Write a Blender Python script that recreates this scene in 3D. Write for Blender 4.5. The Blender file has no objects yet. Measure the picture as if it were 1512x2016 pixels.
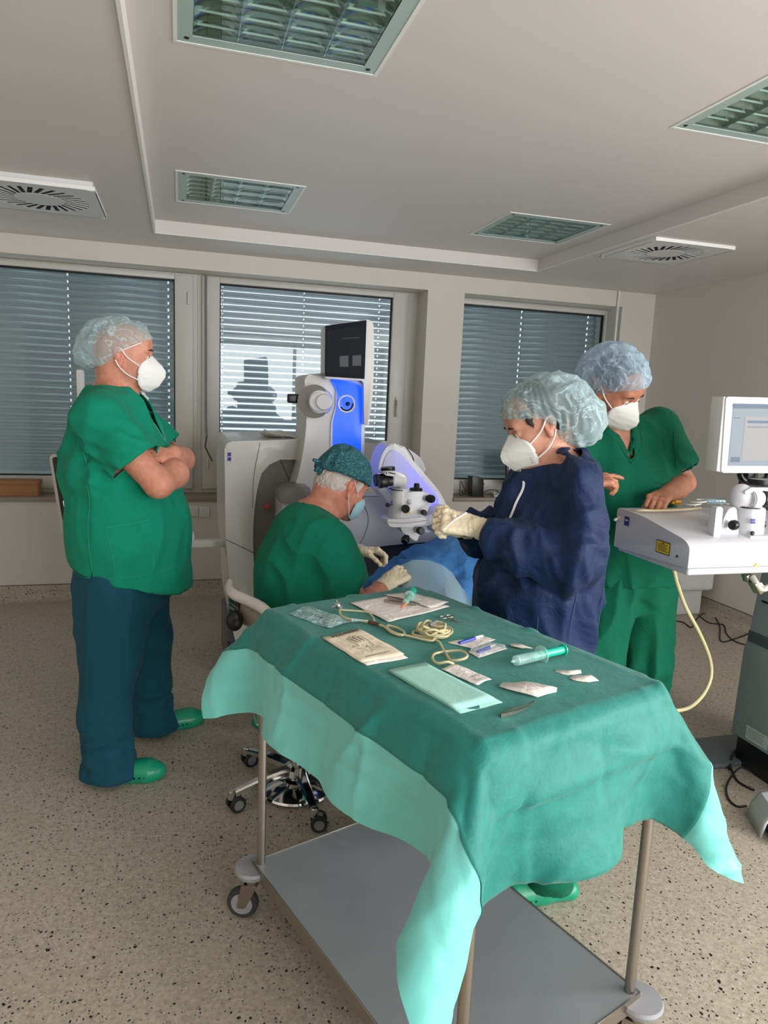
import bpy, bmesh, math, random
import numpy as np
from mathutils import Vector, Matrix, Euler
random.seed(4)
PI = math.pi
SC = bpy.context.scene
COL = SC.collection
# ------------------------------------------------------------------ camera (1512 x 2016 frame, solved from the room's vanishing points)
FPX, CPX, CPY, EYE = 1389., 756., 1008., 1.58
def _ray0(px, py):
    v = np.array([px-CPX, -(py-CPY), -FPX]); return v/np.linalg.norm(v)
_F = _ray0(352, 764); _R = _ray0(5543, 985); _R = _R-_F*(_R@_F); _R /= np.linalg.norm(_R); _U = np.cross(_R, _F)
CM = np.array([_R, _F, _U]); CC = np.array([0, 0, EYE])
def at(px, py, **k):
    """a point of the room from a place in the frame and one known coordinate"""
    r = CM@_ray0(px, py); a = list(k)[0]; i = 'xyz'.index(a)
    return CC+r*((k[a]-CC[i])/r[i])
cam = bpy.data.cameras.new('camera'); camo = bpy.data.objects.new('camera', cam); COL.objects.link(camo)
m4 = Matrix.Identity(4)
for i in range(3):
    for j in range(3): m4[i][j] = CM[i][j]
m4.translation = Vector(CC); camo.matrix_world = m4
cam.sensor_fit = 'HORIZONTAL'; cam.sensor_width = 36; cam.lens = 36*FPX/1512; cam.clip_start = .02
SC.camera = camo
# ------------------------------------------------------------------ light
SC.view_settings.view_transform = 'Standard'; SC.view_settings.look = 'None'
SC.view_settings.exposure = -0.02; SC.view_settings.gamma = 1; SC.view_settings.use_curve_mapping = False
w = bpy.data.worlds.new('world'); SC.world = w; w.use_nodes = True
w.node_tree.nodes['Background'].inputs[0].default_value = (.73, .77, .81, 1)
w.node_tree.nodes['Background'].inputs[1].default_value = 1.7
def area(name, loc, target, sx, sy, power, color):
    l = bpy.data.lights.new(name, 'AREA'); l.shape = 'RECTANGLE'; l.size = sx; l.size_y = sy; l.energy = power; l.color = color
    o = bpy.data.objects.new(name, l); COL.objects.link(o); o.location = loc
    o.rotation_euler = (Vector(target)-Vector(loc)).to_track_quat('-Z', 'Y').to_euler(); return o
area('daylight_right', (4.12, -.75, 1.62), (0, -.75, 1.62), 3.0, 1.4, 185, (.99, .99, 1))
area('daylight_back', (2.2, -2.78, 1.4), (2.2, 5, 1.4), 3.3, 2.2, 160, (.97, .985, 1))
# ------------------------------------------------------------------ materials
def nt(name):
    m = bpy.data.materials.new(name); m.use_nodes = True; return m, m.node_tree, m.node_tree.nodes['Principled BSDF']
def S(c): # sRGB 0-255 -> linear
    return tuple(((x/255)/12.92 if x/255 <= .04045 else ((x/255+.055)/1.055)**2.4) for x in c)+(1,)
def node(t, typ, **k):
    n = t.nodes.new(typ)
    for a, b in k.items(): setattr(n, a, b)
    return n
MATS = {}
def mat(name, c, r=.5, m=0., bump=0., bs=40., var=0., vs=8., coat=0., sheen=0., em=None, es=0., alpha=1., trans=0., spec=None, stretch=None, wr=0., ws=6.):
    if name in MATS: return MATS[name]
    M_, t, b = nt(name); L = t.links.new
    col = S(c); b.inputs['Base Color'].default_value = col; b.inputs['Roughness'].default_value = r; b.inputs['Metallic'].default_value = m
    if coat: b.inputs['Coat Weight'].default_value = coat; b.inputs['Coat Roughness'].default_value = .08
    if sheen: b.inputs['Sheen Weight'].default_value = sheen
    if spec is not None: b.inputs['Specular IOR Level'].default_value = spec
    if trans: b.inputs['Transmission Weight'].default_value = trans
    b.inputs['Alpha'].default_value = alpha
    if em: b.inputs['Emission Color'].default_value = S(em); b.inputs['Emission Strength'].default_value = es
    tc = node(t, 'ShaderNodeTexCoord'); src = tc.outputs['Object']
    if stretch:
        mp = node(t, 'ShaderNodeMapping'); mp.inputs['Scale'].default_value = stretch; L(src, mp.inputs[0]); src = mp.outputs[0]
    if var:
        n = node(t, 'ShaderNodeTexNoise'); n.inputs['Scale'].default_value = vs; n.inputs['Detail'].default_value = 5; L(src, n.inputs['Vector'])
        mr = node(t, 'ShaderNodeMapRange'); mr.inputs[1].default_value = .3; mr.inputs[2].default_value = .7; mr.inputs[3].default_value = 1-var; mr.inputs[4].default_value = 1+var
        L(n.outputs[0], mr.inputs[0]); hs = node(t, 'ShaderNodeHueSaturation'); hs.inputs['Color'].default_value = col; L(mr.outputs[0], hs.inputs['Value']); L(hs.outputs[0], b.inputs['Base Color'])
    last = None
    if bump:
        n = node(t, 'ShaderNodeTexNoise'); n.inputs['Scale'].default_value = bs; n.inputs['Detail'].default_value = 4; L(src, n.inputs['Vector'])
        bp = node(t, 'ShaderNodeBump'); bp.inputs['Strength'].default_value = bump; bp.inputs['Distance'].default_value = .004; L(n.outputs[0], bp.inputs['Height']); last = bp
    if wr:   # soft wrinkles
        n = node(t, 'ShaderNodeTexNoise'); n.inputs['Scale'].default_value = ws; n.inputs['Detail'].default_value = 3; n.inputs['Distortion'].default_value = .8; L(src, n.inputs['Vector'])
        bp = node(t, 'ShaderNodeBump'); bp.inputs['Strength'].default_value = wr; bp.inputs['Distance'].default_value = .03; L(n.outputs[0], bp.inputs['Height'])
        if last: L(last.outputs[0], bp.inputs['Normal'])
        last = bp
    if last: L(last.outputs[0], b.inputs['Normal'])
    MATS[name] = M_; return M_
wall_m = mat('wall paint', (216, 211, 203), .6, bump=.15, bs=120, var=.015, vs=2)
ceil_m = mat('ceiling paint', (222, 216, 212), .55, bump=.1, bs=60, var=.01, vs=2)
white_m = mat('white lacquer', (225, 226, 226), .35)
frame_m = mat('window frame grey', (205, 203, 197), .4, var=.02)
steel_m = mat('brushed steel', (172, 165, 155), .28, 1., bump=.05, bs=300, stretch=(30, 30, 1))
chrome_m = mat('chrome', (215, 215, 215), .08, 1.)
black_m = mat('black plastic', (14, 14, 15), .35)
rubber_m = mat('black rubber', (28, 29, 32), .6)
grey_m = mat('grey plastic', (120, 121, 124), .45)
dark_m = mat('dark void', (5, 5, 6), .9)
sil_m = mat('sill stone', (150, 138, 124), .4, var=.1, vs=20)
card_m = mat('cardboard', (168, 122, 84), .8, var=.05, vs=10)
tubing_m = mat('tube rubber', (205, 194, 150), .35, coat=.3)
paper_m = mat('white paper', (235, 229, 222), .7, wr=.25, ws=30)
glass_m = mat('thin glass', (255, 255, 255), .02)
def mk_glass(name, tint, refl=1.0, rough=.0):
    M_, t, b = nt(name); L = t.links.new; t.nodes.remove(b)
    o = t.nodes['Material Output']; tr = node(t, 'ShaderNodeBsdfTransparent'); tr.inputs[0].default_value = tint
    g = node(t, 'ShaderNodeBsdfGlossy'); g.inputs['Roughness'].default_value = rough
    f = node(t, 'ShaderNodeFresnel'); ge = node(t, 'ShaderNodeNewGeometry'); mr = node(t, 'ShaderNodeMapRange'); mr.inputs[3].default_value = 1.55; mr.inputs[4].default_value = 1/1.55
    L(ge.outputs['Backfacing'], mr.inputs[0]); L(mr.outputs[0], f.inputs[0])   # a thin pane reflects alike from both faces
    mu = node(t, 'ShaderNodeMath', operation='MULTIPLY'); mu.inputs[1].default_value = refl; mu.use_clamp = True
    x = node(t, 'ShaderNodeMixShader'); L(f.outputs[0], mu.inputs[0]); L(mu.outputs[0], x.inputs[0]); L(tr.outputs[0], x.inputs[1]); L(g.outputs[0], x.inputs[2]); L(x.outputs[0], o.inputs[0])
    MATS[name] = M_; return M_
pane_m = mk_glass('window pane', (.88, .94, .94, 1), 1.0)
lampglass_m = mk_glass('lamp glass', (.82, .90, .88, 1), .45)
# speckled vinyl floor
def floor_mat():
    M_, t, b = nt('speckled vinyl'); L = t.links.new
    tc = node(t, 'ShaderNodeTexCoord')
    def specks(scale, thr, soft, seed):
        n0 = node(t, 'ShaderNodeTexNoise'); n0.inputs['Scale'].default_value = scale*1.6; n0.inputs['Detail'].default_value = 2; L(tc.outputs['Object'], n0.inputs['Vector'])
        ad = node(t, 'ShaderNodeVectorMath', operation='MULTIPLY_ADD'); ad.inputs[1].default_value = (.9/scale,)*3; L(n0.outputs['Color'], ad.inputs[0]); 
        of = node(t, 'ShaderNodeVectorMath', operation='ADD'); of.inputs[1].default_value = (seed, seed*1.7, 0); L(tc.outputs['Object'], of.inputs[0]); L(of.outputs[0], ad.inputs[2])
        v = node(t, 'ShaderNodeTexVoronoi'); v.inputs['Scale'].default_value = scale; v.inputs['Randomness'].default_value = 1; L(ad.outputs[0], v.inputs['Vector'])
        sp = node(t, 'ShaderNodeSeparateColor'); L(v.outputs['Color'], sp.inputs[0])
        # radius grows with a random number of the cell
        r = node(t, 'ShaderNodeMapRange'); r.inputs[1].default_value = thr; r.inputs[2].default_value = 1; r.inputs[3].default_value = 0; r.inputs[4].default_value = .34; L(sp.outputs[0], r.inputs[0])
        d = node(t, 'ShaderNodeMath', operation='SUBTRACT'); L(r.outputs[0], d.inputs[0]); L(v.outputs['Distance'], d.inputs[1])
        s = node(t, 'ShaderNodeMapRange'); s.inputs[1].default_value = 0; s.inputs[2].default_value = soft; L(d.outputs[0], s.inputs[0]); return s.outputs[0]
    base = node(t, 'ShaderNodeTexNoise'); base.inputs['Scale'].default_value = 90; base.inputs['Detail'].default_value = 4; L(tc.outputs['Object'], base.inputs['Vector'])
    cr = node(t, 'ShaderNodeValToRGB'); cr.color_ramp.elements[0].position = .3; cr.color_ramp.elements[0].color = S((160, 150, 132)); cr.color_ramp.elements[1].position = .7; cr.color_ramp.elements[1].color = S((190, 181, 163)); L(base.outputs[0], cr.inputs[0])
    c = cr.outputs[0]
    for sc, th, so, sd, colr in ((110, .40, .1, 0, S((122, 110, 94))), (90, .70, .1, 5.3, S((206, 198, 182))), (92, .38, .06, 3.1, S((26, 25, 26))), (64, .72, .05, 9.2, S((18, 17, 18)))):
        mx = node(t, 'ShaderNodeMix', data_type='RGBA'); mx.inputs[7].default_value = colr
        f = specks(sc, th, so, sd); L(f, mx.inputs[0]); L(c, mx.inputs[6]); c = mx.outputs[2]
    L(c, b.inputs['Base Color']); b.inputs['Roughness'].default_value = .42; b.inputs['Specular IOR Level'].default_value = .35
    MATS['floor'] = M_; return M_
floor_m = floor_mat()
# ------------------------------------------------------------------ building helpers
WM = {}
def rot_z(a): return Matrix.Rotation(a, 4, 'Z')
def tag(o, label=None, cat=None, group=None, kind=None):
    if label: o['label'] = label
    if cat: o['category'] = cat
    if group: o['group'] = group
    if kind: o['kind'] = kind
    return o
def thing(name, label, cat, loc=(0, 0, 0), rz=0, group=None):
    o = bpy.data.objects.new(name, None); o.empty_display_size = .05; COL.objects.link(o)
    o.location = loc; o.rotation_euler = (0, 0, rz); WM[o.name] = Matrix.Translation(Vector(loc))@rot_z(rz)
    return tag(o, label, cat, group)
def link(name, me, m, parent=None, smooth=True, ang=38):
    if m is not None:
        for k in (m if isinstance(m, (list, tuple)) else [m]): me.materials.append(k)
    if smooth:
        me.polygons.foreach_set('use_smooth', [True]*len(me.polygons)); me.set_sharp_from_angle(angle=math.radians(ang))
    o = bpy.data.objects.new(name, me); COL.objects.link(o)
    if parent is not None:
        me.transform(WM[parent.name].inverted()); o.parent = parent; WM[o.name] = WM[parent.name].copy()
    else:
        # origin at the middle of the base
        n = len(me.vertices); co = np.empty(n*3); me.vertices.foreach_get('co', co); co = co.reshape(-1, 3)
        c = Vector(((co[:, 0].min()+co[:, 0].max())/2, (co[:, 1].min()+co[:, 1].max())/2, co[:, 2].min()))
        me.transform(Matrix.Translation(-c)); o.location = c; WM[o.name] = Matrix.Translation(c)
    return o
def mesh_np(name, V, Fc):
    me = bpy.data.meshes.new(name); me.from_pydata([tuple(map(float, v)) for v in V], [], [tuple(int(i) for i in f) for f in Fc]); me.update(); return me
def frame_of(d):
    d = Vector(d).normalized(); a = Vector((0, 0, 1)) if abs(d.z) < .9 else Vector((1, 0, 0))
    x = d.cross(a).normalized(); y = d.cross(x).normalized(); return x, y, d
class MB:
    def __init__(s, M=None): s.b = bmesh.new(); s.M = M or Matrix.Identity(4)
    def _t(s, vs):
        for v in vs: v.co = s.M@v.co
    def box(s, lo, hi, bev=0, seg=2, M=None):
        lo = Vector(lo); hi = Vector(hi); c = (lo+hi)/2; e = hi-lo
        r = bmesh.ops.create_cube(s.b, size=1)['verts']
        for v in r: v.co = Vector((v.co.x*e.x+c.x, v.co.y*e.y+c.y, v.co.z*e.z+c.z))
        s._fin(r, bev, seg, M); return s
    def _fin(s, r, bev, seg, M):
        if M is not None:
            for v in r: v.co = M@v.co
        s._t(r)
        if bev:
            ed = list({e for v in r for e in v.link_edges}); ed = [e for e in ed if len(e.link_faces) == 2 and e.calc_face_angle(0) > .5]
            bmesh.ops.bevel(s.b, geom=ed, offset=bev, segments=seg, affect='EDGES', clamp_overlap=True, profile=.5)
    def cyl(s, a, b, r, r2=None, n=24, cap=True, bev=0):
        a = Vector(a); b = Vector(b); r2 = r if r2 is None else r2; x, y, d = frame_of(b-a)
        va = [s.b.verts.new(s.M@(a+(x*math.cos(t)+y*math.sin(t))*r)) for t in [2*PI*i/n for i in range(n)]]
        vb = [s.b.verts.new(s.M@(b+(x*math.cos(t)+y*math.sin(t))*r2)) for t in [2*PI*i/n for i in range(n)]]
        for i in range(n): s.b.faces.new((va[i], va[(i+1) % n], vb[(i+1) % n], vb[i]))
        if cap:
            f1 = s.b.faces.new(va[::-1]); f2 = s.b.faces.new(vb)
            if bev: bmesh.ops.bevel(s.b, geom=list(f1.edges)+list(f2.edges), offset=bev, segments=2, affect='EDGES', clamp_overlap=True)
        return s
    def tube(s, pts, r, n=8, cap=True, closed=False):
        pts = [Vector(p) for p in pts]; R = r if isinstance(r, (list, tuple)) else [r]*len(pts); rings = []; up = None
        for i, p in enumerate(pts):
            d = (pts[min(i+1, len(pts)-1)]-pts[max(i-1, 0)])
            if d.length < 1e-9: d = Vector((0, 0, 1))
            d.normalize()
            if up is None: x, y, _ = frame_of(d)
            else:
                x = up-d*up.dot(d); x = x.normalized() if x.length > 1e-6 else frame_of(d)[0]; y = d.cross(x)
            up = x
            rings.append([s.b.verts.new(s.M@(p+(x*math.cos(2*PI*k/n)+y*math.sin(2*PI*k/n))*R[i])) for k in range(n)])
        for a, c in zip(rings, rings[1:]):
            for k in range(n): s.b.faces.new((a[k], a[(k+1) % n], c[(k+1) % n], c[k]))
        if cap: s.b.faces.new(rings[0][::-1]); s.b.faces.new(rings[-1])
        return s
    def lathe(s, prof, c=(0, 0, 0), axis=(0, 0, 1), n=32, cap=False):
        x, y, d = frame_of(axis); c = Vector(c); rings = []
        for (r, h) in prof: rings.append([s.b.verts.new(s.M@(c+d*h+(x*math.cos(2*PI*k/n)+y*math.sin(2*PI*k/n))*max(r, 1e-5))) for k in range(n)])
        for a, e in zip(rings, rings[1:]):
            for k in range(n): s.b.faces.new((a[k], a[(k+1) % n], e[(k+1) % n], e[k]))
        if cap: s.b.faces.new(rings[0][::-1]); s.b.faces.new(rings[-1])
        return s
    def ext(s, pts, vec, bev=0, seg=3):
        """a closed outline (3-D points) pushed along vec"""
        vec = Vector(vec); va = [s.b.verts.new(s.M@Vector(p)) for p in pts]; vb = [s.b.verts.new(s.M@(Vector(p)+vec)) for p in pts]; n = len(pts)
        fs = [s.b.faces.new(va), s.b.faces.new(vb[::-1])]
        for i in range(n): fs.append(s.b.faces.new((va[(i+1) % n], va[i], vb[i], vb[(i+1) % n])))
        if bev:
            ed = [e for f in fs[:2] for e in f.edges]; bmesh.ops.bevel(s.b, geom=ed, offset=bev, segments=seg, affect='EDGES', clamp_overlap=True, profile=.5)
        return s
    def sphere(s, c, r, M=None, n=16):
        g = bmesh.ops.create_uvsphere(s.b, u_segments=n*2, v_segments=n, radius=1)['verts']; r = r if isinstance(r, (tuple, list)) else (r,)*3
        for v in g:
            p = Vector((v.co.x*r[0], v.co.y*r[1], v.co.z*r[2]))
            if M is not None: p = M@p
            v.co = s.M@(p+Vector(c))
        return s
    def grid(s, P, closed_u=False):
        vs = [[s.b.verts.new(s.M@Vector(p)) for p in row] for row in P]
        for i in range(len(vs)-1):
            m = len(vs[i])
            for j in range(m if closed_u else m-1): s.b.faces.new((vs[i][j], vs[i][(j+1) % m], vs[i+1][(j+1) % m], vs[i+1][j]))
        return s
    def poly(s, pts): s.b.faces.new([s.b.verts.new(s.M@Vector(p)) for p in pts]); return s
    def build(s, name, m, parent=None, smooth=True, ang=38, solid=0):
        bmesh.ops.recalc_face_normals(s.b, faces=s.b.faces); me = bpy.data.meshes.new(name); s.b.to_mesh(me); s.b.free()
        o = link(name, me, m, parent, smooth, ang)
        if solid:
            md = o.modifiers.new('solid', 'SOLIDIFY'); md.thickness = solid; md.offset = 0
        return o
def cr(pts, n=8):
    """Catmull-Rom through the points"""
    P = [np.array(p, float) for p in pts]; P = [2*P[0]-P[1]]+P+[2*P[-1]-P[-2]]; out = []
    for i in range(1, len(P)-2):
        for k in range(n):
            t = k/n; out.append(.5*((2*P[i])+(-P[i-1]+P[i+1])*t+(2*P[i-1]-5*P[i]+4*P[i+1]-P[i+2])*t*t+(-P[i-1]+3*P[i]-3*P[i+1]+P[i+2])*t**3))
    out.append(P[-2]); return [tuple(p) for p in out]
def rrect(w, h, r, n=5):
    out = []
    for cx_, cy_, a0 in ((w/2-r, h/2-r, 0), (-w/2+r, h/2-r, PI/2), (-w/2+r, -h/2+r, PI), (w/2-r, -h/2+r, 1.5*PI)):
        for i in range(n+1): a = a0+PI/2*i/n; out.append((cx_+r*math.cos(a), cy_+r*math.sin(a)))
    return out
def rounded(pts, r, n=4):
    """round the corners of a 2-D outline; r one number or one per corner"""
    out = []; N = len(pts)
    for i in range(N):
        ri = r[i] if isinstance(r, (list, tuple)) else r
        p = np.array(pts[i], float); a = np.array(pts[i-1], float)-p; b = np.array(pts[(i+1) % N], float)-p
        la, lb = np.linalg.norm(a), np.linalg.norm(b); q = min(ri, la*.49, lb*.49)
        if q < 1e-6: out.append(tuple(p)); continue
        A = p+a/la*q; B = p+b/lb*q
        for k in range(n+1): t = k/n; out.append(tuple((1-t)**2*A+2*t*(1-t)*p+t*t*B))
    return out
def mtext(body, size, M, m, parent, name='lettering', ext=.0004, align='CENTER'):
    cu = bpy.data.curves.new(name, 'FONT'); cu.body = body; cu.size = size; cu.extrude = ext; cu.align_x = align; cu.align_y = 'CENTER'; cu.resolution_u = 2
    o = bpy.data.objects.new(name, cu); COL.objects.link(o); dg = bpy.context.evaluated_depsgraph_get(); me = bpy.data.meshes.new_from_object(o.evaluated_get(dg))
    bpy.data.objects.remove(o); bpy.data.curves.remove(cu); me.transform(M); me.materials.clear()
    return link(name, me, m, parent, smooth=False)
def basis(o, x, y):
    """matrix with given origin, x and y directions"""
    x = Vector(x).normalized(); z = x.cross(Vector(y)).normalized(); y = z.cross(x)
    M = Matrix.Identity(4)
    for i in range(3): M[i][0] = x[i]; M[i][1] = y[i]; M[i][2] = z[i]; M[i][3] = o[i]
    return M
# ================================================================== the room
ZC, ZR = 2.56, 2.64           # low ceiling and raised field
X0, X1, Y0, Y1 = -2.6, 4.01, -2.6, 5.5
RX0, RX1, RY0, RY1 = -.14, 2.59, -1.6, 5.0
def struct(name, mb, m, parent=None, **k):
    o = mb.build(name, m, parent, **k)
    if parent is None: o['kind'] = 'structure'
    return o
YG = 5.75                     # window plane
struct('floor', MB().box((X0-.2, Y0-.2, -.05), (X1+.2, YG+.3, 0)), floor_m, smooth=False)
c = MB(); c.box((X0-.2, Y0-.2, ZC), (RX0, YG+.2, ZR+.05)); c.box((RX1, Y0-.2, ZC), (X1+.2, YG+.2, ZR+.05)); c.box((RX0, RY1, ZC), (RX1, YG+.2, ZR+.05)); c.box((RX0, Y0-.2, ZC), (RX1, RY0, ZR+.05))
HX = [(0, .63), (1.815, 2.445)]; HY = [(1.895, 2.48), (3.87, 4.455)]   # openings for the four lights
bx = [RX0-.05, HX[0][0], HX[0][1], HX[1][0], HX[1][1], RX1+.05]; by = [RY0-.05, HY[0][0], HY[0][1], HY[1][0], HY[1][1], RY1+.05]
for i in range(0, 5, 2): c.box((bx[i], by[0], ZR), (bx[i+1], by[5], ZR+.05))
for i in (1, 3):
    for j in (0, 2, 4): c.box((bx[i], by[j], ZR), (bx[i+1], by[j+1], ZR+.05))
c.box((RX0-.05, RY0-.05, ZR+.05), (RX1+.05, RY1+.05, ZR+.08))
ceiling = struct('ceiling', c, ceil_m, smooth=False)
trimw_m = mat('white trim', (240, 240, 238), .4)
c = MB(); c.box((RX0-.012, RY0, ZC-.006), (RX0, RY1+.012, ZC)); c.box((RX1, RY0, ZC-.004), (RX1+.012, RY1+.012, ZC)); c.box((RX0-.012, RY1, ZC-.004), (RX1+.012, RY1+.012, ZC)); struct('trim_1', c, trimw_m, smooth=False)
# lower wall, lintel, pier and end pier of the window wall
SZ = .765                     # sill height
LZ = at(915, 577, y=Y1)[2]
pxl, pxr = at(832, 700, y=Y1)[0]+.02, at(908, 700, y=Y1)[0]
wf = MB(); wf.box((X0-.2, Y1, 0), (X1+.2, YG+.2, SZ-.03)); wf.box((X0-.2, Y1, LZ), (X1+.2, YG+.2, ZC)); wf.box((pxl, Y1, SZ-.03), (pxr, YG+.2, LZ))
xe = at(1222, 640, y=Y1)[0]; wf.box((xe, Y1, SZ-.03), (X1+.2, YG+.2, LZ))
wall_far = struct('wall_far', wf, wall_m, smooth=False)
# faint access panel on the pier
q = at(838, 905, y=Y1); q2 = at(862, 935, y=Y1)
struct('access_panel', MB().box((q[0], Y1-.003, q2[2]), (q2[0], Y1+.001, q[2]), .001), wall_m, wall_far)
# right wall with the window opening beside the camera; back wall with its own
wr = MB(); wr.box((X1, 1.0, 0), (X1+.25, YG+.2, ZC)); wr.box((X1, -2.25, 0), (X1+.25, 1.0, .9)); wr.box((X1, -2.25, 2.33), (X1+.25, 1.0, ZC)); wr.box((X1, Y0-.2, 0), (X1+.25, -2.25, ZC))
struct('wall_right', wr, wall_m, smooth=False)
wb = MB(); wb.box((X0-.2, Y0-.25, 0), (.55, Y0, ZC)); wb.box((3.85, Y0-.25, 0), (X1+.2, Y0, ZC)); wb.box((.55, Y0-.25, 0), (3.85, Y0, .3)); wb.box((.55, Y0-.25, 2.5), (3.85, Y0, ZC))
struct('wall_back', wb, wall_m, smooth=False)
struct('wall_left', MB().box((X0-.25, Y0-.2, 0), (X0, YG+.2, ZC)), wall_m, smooth=False)
for nm, bars in (('window_4', [((.55, Y0-.1, .3), (.62, Y0-.04, 2.5)), ((3.78, Y0-.1, .3), (3.85, Y0-.04, 2.5)), ((2.17, Y0-.1, .3), (2.23, Y0-.04, 2.5)), ((.62, Y0-.1, .3), (3.78, Y0-.04, .37)), ((.62, Y0-.1, 2.43), (3.78, Y0-.04, 2.5))]),
                 ('window_5', [((X1+.04, -2.25, .9), (X1+.1, -2.17, 2.33)), ((X1+.04, .92, .9), (X1+.1, 1.0, 2.33)), ((X1+.04, -.68, .9), (X1+.1, -.58, 2.33)), ((X1+.04, -2.17, .9), (X1+.1, .92, .97)), ((X1+.04, -2.17, 2.26), (X1+.1, .92, 2.33))])):
    b = MB()
    for lo, hi in bars: b.box(lo, hi, .005)
    struct(nm, b, frame_m)
# coved vinyl skirting
def cove(name, p, q, nrm):
    p = Vector(p); q = Vector(q); n = Vector(nrm); prof = [(0, .115), (.004, .115), (.006, .112), (.007, .06)]+[(.007+.05*(1-math.cos(a)), .06*(1-math.sin(a))+.0015) for a in [PI/2*i/6 for i in range(7)]]+[(.058, 0), (0, 0)]
    P = [[e+n*a+Vector((0, 0, z)) for a, z in prof] for e in (p, q)]
    return struct(name, MB().grid(P), floor_m)
cove('baseboard_far', (X0, Y1, 0), (X1, Y1, 0), (0, -1, 0)); cove('baseboard_right', (X1, Y0, 0), (X1, Y1, 0), (-1, 0, 0)); cove('baseboard_left', (X0, Y0, 0), (X0, Y1, 0), (1, 0, 0)); cove('baseboard_back', (X0, Y0, 0), (X1, Y0, 0), (0, 1, 0))
capm = mat('skirting cap', (92, 84, 74), .5)
struct('trim_2', MB().box((X0, Y1-.007, .115), (X1-.007, Y1, .119)).box((X1-.007, Y0, .115), (X1, Y1, .119)), capm, smooth=False)
# sill
s_ = MB(); s_.box((X0, Y1-.02, SZ-.03), (pxl, YG+.03, SZ), .003); s_.box((pxr, Y1-.02, SZ-.03), (xe, YG+.03, SZ), .003); struct('trim_3', s_, sil_m)
# ---- windows
slat_m = mat('blind slat', (172, 180, 186), .36, .25)
seal_m = mat('black seal', (10, 11, 12), .6)
def window(n, x0, x1, gx0, gx1, z0, z1, gz0, gz1, cords, nslat=31, tilt=69, hinges=()):
    """x0..z1 outer frame, g.. glass opening"""
    w_ = MB(); d0, d1 = YG-.03, YG+.05
    def ring(mb, a0, a1, b0, b1, i0, i1, j0, j1, y0, y1, bev=.003):
        mb.box((a0, y0, b0), (i0, y1, b1), bev); mb.box((i1, y0, b0), (a1, y1, b1), bev); mb.box((i0, y0, b0), (i1, y1, j0), bev); mb.box((i0, y0, j1), (i1, y1, b1), bev)
    ring(w_, x0, x1, z0, z1, x0+.045, x1-.045, z0+.045, z1-.05, YG, YG+.08)
    W = w_.build('window_%d' % n, frame_m); W['kind'] = 'structure'
    sa = MB(); ring(sa, x0+.035, x1-.035, z0+.035, z1-.04, gx0, gx1, gz0, gz1, YG-.03, YG+.05, .006); sa.build('sash', frame_m, W)
    ga = MB(); ring(ga, gx0-.002, gx1+.002, gz0-.002, gz1+.002, gx0+.008, gx1-.008, gz0+.008, gz1-.012, YG-.002, YG+.03, .001); ga.build('gasket', seal_m, W)
    MB().box((gx0, YG+.012, gz0), (gx1, YG+.016, gz1)).build('pane', pane_m, W, smooth=False)
    # exterior blind: each slat curved, with slots at the cords
    hgt = gz1-gz0+.10; pitch = hgt/nslat; yb = YG+.14; ta = math.radians(tilt); wd = .064
    xs = sorted([gx0-.05, gx1+.05]+[c+s for c in cords for s in (-.006, .006)])
    mb = MB(); prof = []
    for i in range(7):
        a = i/6-.5; bow = .007*(1-4*a*a); prof.append((a*wd*math.cos(ta)-bow*math.sin(ta), a*wd*math.sin(ta)+bow*math.cos(ta)))
    prof = [(-y, z) for y, z in prof]
    rows = [[(x, yb+y, z) for (y, z) in prof] for x in xs]
    V = [[mb.b.verts.new(p) for p in r] for r in rows]
    for i in range(len(xs)-1):
        slot = any(abs((xs[i]+xs[i+1])/2-c) < .002 for c in cords)
        for j in range(6):
            if slot and j in (2, 3): continue
            mb.b.faces.new((V[i][j], V[i+1][j], V[i+1][j+1], V[i][j+1]))
    first = mb.build('slat', slat_m, W); md = first.modifiers.new('solid', 'SOLIDIFY'); md.thickness = .0012
    for k in range(nslat+1):
        o = first if k == 0 else first.copy()
        if k: COL.objects.link(o)
        o.location.z = gz0-.02+k*pitch+pitch*.3
        o.rotation_euler.x = math.radians(random.uniform(-.8, .8)) if 0 else 0
    lc = MB()
    for c_ in cords: lc.tube([(c_, yb-.030, gz0), (c_, yb-.030, gz1+.05)], .0012, 5); lc.tube([(c_, yb+.030, gz0), (c_, yb+.030, gz1+.05)], .0012, 5)
    lc.build('ladder_cord', grey_m, W)
    for hx, hz in hinges:
        MB().box((hx-.008, YG-.045, hz-.045), (hx+.008, YG-.028, hz+.045), .003).build('hinge', frame_m, W)
    return W
gz0, gz1 = at(432, 939, y=YG)[2], at(432, 558, y=YG)[2]
fz0, fz1 = SZ, LZ+.03
w1r = at(344.5, 700, y=YG)[0]; w1f = at(366, 700, y=YG)[0]+.03
w2l = at(432, 700, y=YG)[0]; w2f = at(412, 700, y=YG)[0]-.035; w2r = at(768, 700, y=YG)[0]; w2fr = at(800, 700, y=YG)[0]
w3r = at(1187, 640, y=YG)[0]; w3fr = at(1216, 640, y=YG)[0]
mid = (w1f+w2f)/2
c1 = at(127, 545, y=YG)[0]; c1b = at(331, 600, y=YG)[0]
W1 = window(1, -1.75, mid, -1.66, w1r, fz0, fz1, gz0, gz1, (c1, c1b, -1.5), hinges=((w1f-.01, 1.0), (w1f-.01, 2.25)))
c2, c2b, c2c = at(437, 700, y=YG)[0], at(602, 700, y=YG)[0], at(752, 700, y=YG)[0]
struct('trim_4', MB().box((w2fr-.04, YG+.005, SZ-.02), (pxl+.03, YG+.09, LZ+.02), .002), frame_m)
W2 = window(2, mid, w2fr, w2l, w2r, fz0, fz1, gz0, gz1, (c2+.01, c2b, c2c), nslat=31, tilt=36, hinges=((w2f+.02, 1.0), (w2f+.02, 2.25)))
hz = at(782, 790, y=YG-.05)
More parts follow.
